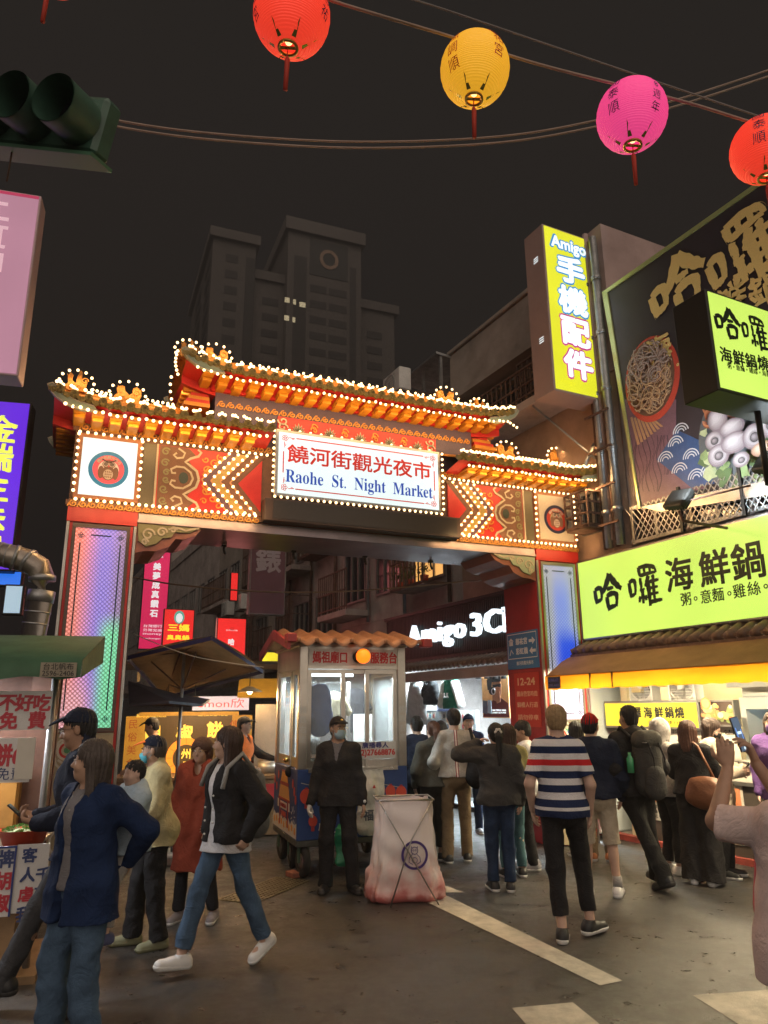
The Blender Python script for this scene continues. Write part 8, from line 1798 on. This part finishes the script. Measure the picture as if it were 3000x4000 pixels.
# guard
L = gl(1318, 3478); p = Person('guard in black jacket, emblem cap and pale face mask standing before the booth', L, 176, 1.68, sk_m, head=(34, -2, 0), ft={'R': (.12, .04, 0), 'L': (-.17, .06, 0)}, ftdir={'L': 28, 'R': -6}, wr={'R': (.285, .05, .84), 'L': (-.27, .04, .84)}, grid=.007, hands=(.5, .6))
p.top(cloth('shirt_grey', (.16, .15, .16)), 'shirt', sleeve=0, hem=.95, ease=.012, fold=.003, collar=.012, neck=.064); p.top(c_bk2, 'jacket', hem=.81, ease=.03, arm=.026, collar=.02, openw=.0, vneck=.17, fold=.012); p.pants(c_bk, hem=.05, r=(.105, .082, .075), fold=.010); p.shoes(s_bk, s_dk); p.hair(h_gr, 'short'); p.face(mask=m_bl, glasses=g_gd); cp = p.cap(c_bk2)
part('emblem', mat('badge_gold', (.75, .45, .05), .35, .5), cp, lambda b: b.ball(p.H(0, .082, .088), .017, 12, 8, (1, .5, 1.1)))
f = Field(p.J['wrR']-.2, p.J['wrR']+.2, .006); s0 = p.grid; p.hand(f, 'R'); f.d -= .0045; f.cap(p.J['wrR']+(p.J['elR']-p.J['wrR'])*.12, p.J['wrR'], .033, .03, .01); sdf_obj('glove', f, cloth('glove_white', (.66, .62, .56)), p.root)
part('watch', [dark, white_b], p.root, lambda b: (b.tube([p.J['wrL']+(p.J['elL']-p.J['wrL'])*.02, p.J['wrL']+(p.J['elL']-p.J['wrL'])*.10], .036, 14), setattr(b, 'cur', 1), b.ball(p.J['wrL']+np.array([-.02, .028, .012]), .017, 10, 6)))
# crowd with their backs turned, from left to right
L = gl(1705, 3365); p = Person('woman with reddish ponytail in olive grey jacket facing the accessory shop', L, 8, 1.60, sk_l, head=(10, 0, 0), ft={'R': (.08, .06, 0), 'L': (-.1, -.06, .0)}, wr={'R': (.24, .08, .9), 'L': (-.24, .1, .9)}); p.top(c_ol, hem=.90, ease=.035, arm=.03, hood=True); p.pants(cloth('plaid_dark', (.03, .03, .026)), hem=.16, r=(.11, .085, .072)); p.shoes(s_bk, s_sole); p.hair(h_rb, 'pony', z=-.30)
def stripe_back():
    m = cloth('sweater_grey', (.40, .375, .34)).copy(); m.name = 'sweater_back_stripe'; nt = m.node_tree; b = nt.nodes['Principled BSDF']; src = b.inputs['Base Color'].links[0].from_socket
    t = _n(nt, 'ShaderNodeTexCoord'); s = _n(nt, 'ShaderNodeSeparateXYZ'); nt.links.new(t.outputs['Object'], s.inputs[0]); ab = _n(nt, 'ShaderNodeMath', operation='ABSOLUTE'); nt.links.new(s.outputs[0], ab.inputs[0])
    r = _n(nt, 'ShaderNodeValToRGB'); r.color_ramp.interpolation = 'CONSTANT'; E_ = r.color_ramp.elements; E_[0].position = 0; E_[0].color = (.75, .72, .68, 1); E_[1].position = .007; E_[1].color = (.35, .03, .03, 1); e = E_.new(.013); e.color = (.02, .03, .08, 1); nt.links.new(ab.outputs[0], r.inputs[0])
    lt = _n(nt, 'ShaderNodeMath', operation='LESS_THAN'); lt.inputs[1].default_value = .019; nt.links.new(ab.outputs[0], lt.inputs[0]); ly = _n(nt, 'ShaderNodeMath', operation='LESS_THAN'); ly.inputs[1].default_value = 0; nt.links.new(s.outputs[1], ly.inputs[0]); mm = _n(nt, 'ShaderNodeMath', operation='MULTIPLY'); nt.links.new(lt.outputs[0], mm.inputs[0]); nt.links.new(ly.outputs[0], mm.inputs[1])
    mx = _n(nt, 'ShaderNodeMix', data_type='RGBA'); nt.links.new(mm.outputs[0], mx.inputs[0]); nt.links.new(src, mx.inputs[6]); nt.links.new(r.outputs[0], mx.inputs[7]); nt.links.new(mx.outputs[2], b.inputs['Base Color']); return m
L = gl(1790, 3368); p = Person('tall man in pale grey sweater with striped back seam and khaki trousers', L, 4, 1.75, sk_l, head=(0, -4, 0), ft={'R': (.12, .05, 0), 'L': (-.12, -.03, 0)}, wr={'R': (.24, .16, .95), 'L': (-.25, .12, .92)}, bulk=1.03); p.top(stripe_back(), 'sweater', hem=.93, ease=.03, arm=.03, fold=.010); p.pants(c_kh, hem=.05, r=(.10, .078, .072), fold=.012); p.shoes(s_bk, s_sole); p.hair(h_bk, 'short')
M_ = Matrix.Translation(Vector(L)) @ Matrix.Rotation(R(4), 4, 'Z'); blob('tote_bag', 'big black tote bag slung from the right shoulder of the man in the grey sweater', 'bag', M_, [('c', (.26, -.12, 1.18), (.24, -.14, .98), .10, .15, 1.3)], c_bk, lambda t: part('strap', c_bk, t, lambda b: b.tube([(.24, -.16, 1.2), (.19, -.06, 1.52), (.2, .06, 1.5), (.25, -.02, 1.2)], .02, 7)))
L = gl(1965, 3482); p = Person('woman in charcoal jacket and jeans with a white hair clip, hand at her ear', L, 2, 1.60, sk_l, head=(4, -4, 0), ft={'R': (.085, .0, 0), 'L': (-.085, .04, 0)}, wr={'L': (-.20, .10, 1.50), 'R': (.25, .06, .88)}, el={'L': (-1, -.1, -.6)}, hands=(.7, .4), grid=.008); p.top(c_dkg, hem=.86, ease=.045, arm=.036, flare=.01, fold=.014, hood=False); p.pants(c_jd, hem=.09, r=(.104, .076, .068)); p.shoes(s_bk, s_sole); p.hair(h_bk, 'pony', z=-.24)
part('hair_clip', cloth('clip_white', (.66, .62, .58)), p.root, lambda b: [b.ball(p.H(.028*math.cos(k*1.05), -.128, .025+.028*math.sin(k*1.05)), .017, 10, 7) for k in range(6)])
L = gl(2010, 3425); p = Person('woman with very long dark brown hair close behind the one with the white hair clip', L, 14, 1.58, sk_l, wr={'R': (.2, .2, 1.0), 'L': (-.2, .2, 1.0)}); p.top(cloth('olive_top', (.22, .19, .08)), hem=.9, ease=.03); p.pants(c_tl, hem=.1); p.shoes(s_bk, s_sole); p.hair(h_br, 'long', z=-.42)
L = gl(2085, 3395); p = Person('man in white shirt and black trousers in profile, looking down at his hands', L, 78, 1.60, sk_t, head=(8, -14, 0), wr={'R': (.08, .32, 1.0), 'L': (-.08, .34, 1.02)}, el={'R': (.7, -.7, -.6), 'L': (-.7, -.7, -.6)}, hands=(.8, .8), lean=3); p.top(c_wh, 'shirt', hem=.84, sleeve=.45, ease=.03); p.pants(c_bk, hem=.06); p.shoes(s_gy, s_sole); p.hair(h_bk, 'short', vol=1.05); p.face()
phone('lit phone held by the man in the white shirt', Matrix.Translation(Vector(L)) @ Matrix.Rotation(R(78), 4, 'Z') @ Matrix.Translation((0, .42, 1.06)) @ Matrix.Rotation(R(-40), 4, 'X'))
def striped():
    m = cloth('stripe_base', (.6, .6, .6)).copy(); m.name = 'striped_shirt'; nt = m.node_tree; b = nt.nodes['Principled BSDF']
    t = _n(nt, 'ShaderNodeTexCoord'); s = _n(nt, 'ShaderNodeSeparateXYZ'); nt.links.new(t.outputs['Object'], s.inputs[0]); mr = _n(nt, 'ShaderNodeMapRange'); mr.inputs[1].default_value = .85; mr.inputs[2].default_value = 1.65; nt.links.new(s.outputs[2], mr.inputs[0])
    r = _n(nt, 'ShaderNodeValToRGB'); r.color_ramp.interpolation = 'CONSTANT'; E_ = r.color_ramp.elements; Wc, N, Rd = (.64, .62, .62, 1), (.018, .028, .075, 1), (.50, .025, .03, 1)
    seq = [Wc, N, Wc, N, Wc, N, Wc, N, Wc, Rd, Wc, N, Wc, N]; zz = [.85, .90, .965, .99, 1.045, 1.10, 1.155, 1.205, 1.26, 1.305, 1.352, 1.40, 1.455, 1.51]
    E_[0].position = 0; E_[0].color = seq[0]; E_[1].position = (zz[1]-.85)/.8; E_[1].color = seq[1]
    for z_, c_ in zip(zz[2:], seq[2:]): e = E_.new((z_-.85)/.8); e.color = c_
    nt.links.new(mr.outputs[0], r.inputs[0]); nt.links.new(r.outputs[0], b.inputs['Base Color']); return m
L = (1.44, 6.46, 0); p = Person('blond man in navy, white and red striped t-shirt and slim black trousers', L, -10, 1.78, sk_p, head=(6, -3, 0), ft={'L': (-.06, -.08, 0), 'R': (.16, .10, .02)}, ftdir={'L': -6, 'R': -42}, ftpitch={'L': -4}, wr={'L': (-.225, .08, .90), 'R': (.215, .06, .88)}, grid=.007, wide=.94, hands=(.5, .7)); p.top(striped(), 't_shirt', hem=.865, sleeve=.40, ease=.026, arm=.020, fold=.010, fsc=.9, grid=.008); p.pants(c_bk, hem=.17, r=(.098, .070, .062), grid=.009); p.shoes(s_bk, s_sole); p.hair(h_bl, 'short', grid=.006)
L = gl(2358, 3500); p = Person('stout man in red cap, navy sweater and beige shorts with a hand behind his back', L, -14, 1.69, sk_l, head=(-18, -2, 0), ft={'R': (.14, .0, 0), 'L': (-.14, .02, 0)}, wr={'L': (-.20, -.20, 1.06), 'R': (.25, .12, .9)}, el={'L': (-1, -.5, 0)}, palm={'L': (0, -1, .1)}, handdir={'L': (-.6, -.55, .12)}, bulk=1.18, wide=1.12, grid=.008, hands=(.25, .4)); p.top(c_nvd, 'sweater', hem=.90, ease=.03, arm=.034, fold=.012); p.pants(c_bg, 'shorts', hem=.47, r=(.098, .092, .09), fold=.012); p.shoes(s_wh, s_sole); p.hair(h_bk, 'short'); p.cap(cloth('cap_red', (.48, .012, .012)))
part('sock', c_gy, p.root, lambda b: [b.tube([p.J['an'+s]+np.array([0, -.01, .10]), p.J['an'+s]+np.array([0, -.012, .0])], .047, 14) for s in 'LR'])
L = (2.52, 7.90, 0); p = Person('tall man in black hooded jacket with a grey backpack stepping to the left', L, 16, 1.77, sk_t, head=(4, -2, 0), ft={'L': (.20, -.05, .03), 'R': (.30, .22, 0)}, ftpitch={'L': -20}, wr={'L': (-.26, .02, .9), 'R': (.26, .1, .92)}, grid=.008, wide=1.05); p.top(c_bk2, hem=.86, ease=.045, arm=.04, hood=True, fold=.014); p.pants(cloth('washed_black', (.03, .029, .027)), hem=.05, r=(.104, .082, .078), fold=.014); p.shoes(s_bk, s_dk, high=.05); p.hair(h_bk, 'short', vol=.97)
M_ = Matrix.Translation(Vector(L)) @ Matrix.Rotation(R(16), 4, 'Z'); pkm = cloth('pack_charcoal', (.055, .052, .048))
def pk_extra(t):
    f = Field((-.25, -.65, .8), (.25, -.1, 1.65), .01); f.cap((0, -.345, 1.10), (0, -.345, 1.0), .11, .115, .03, q=1.5); sdf_obj('front_pocket', f, pkm, t); f = Field((-.3, -.6, 1.2), (.3, 0, 1.7), .01); f.cap((-.06, -.26, 1.44), (.06, -.26, 1.44), .10, .10, .03); sdf_obj('flap', f, cloth('pack_flap', (.075, .07, .06)), t)
    part('badge', alu, t, lambda b: b.lathe([(.0, 0), (.02, 0), (.028, .004), (.02, .008)], 14, (-.10, -.372, 1.42))); part('strap', c_bk, t, lambda b: [b.tube([(g*.06, -.37, 1.42), (g*.06, -.44, 1.28), (g*.06, -.44, 1.15)], .010, 6) for g in (-1, 1)]+[b.tube([(g*.12, -.18, 1.46), (g*.13, -.02, 1.56), (g*.14, .12, 1.42), (g*.16, .08, 1.2)], .02, 7) for g in (-1, 1)])
    part('water_bottle', mat('bottle_green', (.05, .28, .12), .15, spec=.7), t, lambda b: b.lathe([(0, 0), (.034, 0), (.034, .13), (.015, .16), (.015, .19), (0, .19)], 14, (-.20, -.25, 1.14)))
blob('backpack', 'charcoal flap backpack with a round badge on the back of the tall man', 'backpack', M_, [('c', (0, -.24, 1.38), (0, -.25, 1.05), .145, .155, 1.25)], pkm, pk_extra)
L = gl(2635, 3412); p = Person('young woman in pale grey hood in profile, between the backpack man and the brown bag', L, -72, 1.60, sk_p, head=(4, -4, 0), wr={'R': (.03, .26, 1.30), 'L': (-.1, .28, 1.0)}, el={'R': (.6, -.3, -1)}, hands=(.7, .9)); p.top(c_hg, hem=.84, ease=.03, collar=.02); p.pants(c_bk, hem=.12); p.shoes(s_wh, s_sole); p.hair(h_br, 'bob', z=-.12); p.face()
f = Field(p.J['hd']-.3, p.J['hd']+.3, .008); f.ell(p.H(0, -.025, .02), np.array([.115, .125, .135]), .02); f.cap(p.H(0, -.02, -.03), p.J['nck'], .105, .11, .04); f.ell(p.H(0, .13, -.015), np.array([.095, .13, .115]), .015, 'cut'); f.ell(p.H(0, .0, .01), np.array([.095, .108, .112]), .003, 'cut'); sdf_obj('hood', f, c_hg, p.root, .004)
M_ = Matrix.Translation(Vector(L)) @ Matrix.Rotation(R(-72), 4, 'Z'); blob('plastic_bag', 'printed white plastic bag carried by the young woman in the grey hood', 'bag', M_, [('c', (.22, .12, .80), (.22, .12, .62), .08, .14, 1.4)], cloth('printed_bag', (.50, .44, .34), vary=.6, vscale=14), lambda t: part('handle', cloth('printed_bag', (.5, .44, .34)), t, lambda b: b.tube([(.18, .12, .82), (.20, .14, .93), (.24, .12, .82)], .01, 6)))
L = gl(2752, 3455); p = Person('woman with short auburn hair in black jacket and wide black trousers carrying a brown bag', L, -38, 1.60, sk_l, head=(-4, -6, 0), wr={'R': (.05, .36, 1.10), 'L': (-.12, .36, 1.08)}, el={'R': (1, -.3, -.5), 'L': (-.8, -.5, -.6)}, hands=(.8, .8), grid=.008); p.top(c_bk, hem=.92, ease=.032, arm=.036, fold=.012, collar=.012); p.pants(c_bk2, hem=.035, r=(.125, .125, .14), fold=.018); p.shoes(s_wh, s_sole); p.hair(h_rb, 'bob', z=-.17, vol=1.06)
M_ = Matrix.Translation(Vector(L)) @ Matrix.Rotation(R(-38), 4, 'Z'); blob('shoulder_bag', 'large soft brown leather bag on the hip of the woman in black', 'bag', M_, [('e', (.16, -.18, .92), (.19, .085, .15)), ('e', (.16, -.18, .86), (.205, .10, .12)), ('c', (.06, -.19, 1.0), (.26, -.15, 1.0), .05, .05, 1.3)], mat('brown_leather', (.20, .075, .032), .5, vary=.25, vscale=6, bump=.2), lambda t: (part('strap', mat('brown_leather', (.20, .075, .032), .5), t, lambda b: b.tube([(.28, -.14, .98), (.12, -.12, 1.36), (-.06, .02, 1.46), (-.12, .12, 1.36)], .014, 6)), part('round_tag', white_b, t, lambda b: b.ball((.30, -.22, .98), .035, 14, 8, (1, .3, .8)))), grid=.01)
L = gl(2842, 3425); p = Person('young woman with long brown hair, black face mask and cream puffer coat looking down', L, -128, 1.62, sk_p, head=(8, -22, 0), wr={'R': (.06, .28, 1.12), 'L': (-.05, .30, 1.14)}, el={'R': (.8, -.4, -.8), 'L': (-.8, -.4, -.8)}, hands=(.7, .6), grid=.008); p.top(c_cp, 'coat', hem=.62, ease=.06, arm=.045, flare=.02, fold=.02, collar=.03); p.pants(c_bk, hem=.08); p.shoes(s_bk, s_sole); p.hair(h_br, 'long', z=-.36); p.face(mask=m_bk)
phone('small phone in the hands of the masked young woman', Matrix.Translation(Vector(L)) @ Matrix.Rotation(R(-128), 4, 'Z') @ Matrix.Translation((0, .385, 1.17)) @ Matrix.Rotation(R(-50), 4, 'X'), False)
p = Person('woman with purple top and glasses at the right frame edge beside the fridge', (4.06, 8.02, .07), 150, 1.62, sk_p, head=(-10, 0, 0)); p.top(c_pu, hem=.8, ease=.04); p.pants(c_bk); p.shoes(s_bk); p.hair(h_br, 'bob', z=-.15); p.face(mask=cloth('mask_purple', (.2, .12, .34)), glasses=g_gd)
# people further back around the accessory shop
for (px, py, rz, h, tm, pm, hm, st, lb, kw) in ((1638, 3335, 12, 1.66, c_nvd, c_bk, h_bk, 'short', 'man in dark navy jacket half hidden by the booth corner', {}), (1846, 3255, 178, 1.66, c_nv, c_jd, h_bk, 'short', 'man in blue cap facing the camera inside the accessory shop', {'cap': c_nv}), (1735, 3290, 20, 1.58, c_bk, c_bk, h_bk, 'bob', 'short person with black hair bent over the phone case rack', {}), (2352, 3362, -20, 1.62, c_tn, c_kh, h_br, 'short', 'person in tan top and orange shoes behind the man in the red cap', {'shoe': s_br}), (2285, 3350, 10, 1.58, c_bk, c_jn, h_bk, 'bob', 'dark haired person in black glimpsed between striped shirt and red cap', {})):
    p = Person(lb, gl(px, py), rz, h, sk_m, grid=.011); p.top(tm, hem=.86, ease=.03); p.pants(pm); p.shoes(kw.get('shoe', s_gy), s_sole); p.hair(hm, st, z=-.14)
    if 'cap' in kw: p.cap(kw['cap']); p.face()
p = Person('attendant with black hair sitting inside the booth behind the guard', tuple(FK.w(.33, .55, .386)), 30, 1.45, sk_m, crouch=.50, ft={'R': (.1, .30, 0), 'L': (-.1, .30, 0)}, grid=.011); p.top(c_bk, hem=.8); p.pants(c_bk, top=.95); p.shoes(s_bk); p.hair(h_bk, 'short', vol=1.06)
# photographer at the right edge
L = (1.655, 3.15, 0); rz = 6
wl, wrr = at(2842, 3005, 3.42), at(2955, 2985, 3.46)
p = Person('person in pale pink t-shirt raising a phone to photograph the gate, cut by right edge', L, rz, 1.62, sk_m, wr={'L': W2L(L, rz, wl, 1.62/1.7), 'R': W2L(L, rz, wrr, 1.62/1.7)}, el={'L': (-.8, 0, -1), 'R': (.3, 0, -1)}, head=(-30, 0, 0), side=.28, handdir={'L': (.08, .12, 1), 'R': (-.22, .1, 1)}, palm={'L': (.55, .8, .1), 'R': (-.9, .4, .1)}, hands=(.45, .75), grid=.006, bulk=1.12, wide=1.10)
s_ = p.s
for sd, w0 in (('L', wl), ('R', wrr)): pass
p.top(c_pk, 't_shirt', hem=.80, sleeve=.46, ease=.06, arm=.030, fold=.010, flare=.01, grid=.008, fsc=.7); p.pants(c_bl, 'skirt_trousers', hem=.1, r=(.135, .13, .14), fold=.018, fsc=.7); p.shoes(s_wh, s_sole); p.hair(h_bk, 'bob', z=-.16)
ph = at(2886, 2868, 3.52); phone('phone held upright showing the gate on its lit screen', Matrix.Translation(ph) @ Matrix.Rotation(R(40), 4, 'Z') @ Matrix.Rotation(R(-4), 4, 'Y') @ Matrix.Rotation(R(-12), 4, 'X'))
blob('hand_bag', 'pinkish red bag peeking out beside the photographer in the pink t-shirt', 'bag', Matrix.Translation((1.74, 3.62, .80)), [('c', (0, 0, .1), (0, 0, .36), .11, .07, 1.6)], mat('coral_bag', (.60, .06, .09), .45, vary=.15))
# ------------------------------------------------------------------ night mist
hz = bpy.data.materials.new('night_mist'); hz.use_nodes = True; nt = hz.node_tree; nt.nodes.clear(); o_ = nt.nodes.new('ShaderNodeOutputMaterial'); v_ = nt.nodes.new('ShaderNodeVolumePrincipled')
v_.inputs['Color'].default_value = (.108, .105, .106, 1); v_.inputs['Density'].default_value = .0100; nt.links.new(v_.outputs[0], o_.inputs['Volume'])
b = MB(); b.box(-130, 150, -70, 260, -1, 110); tag(b.build('haze', hz), kind='stuff')
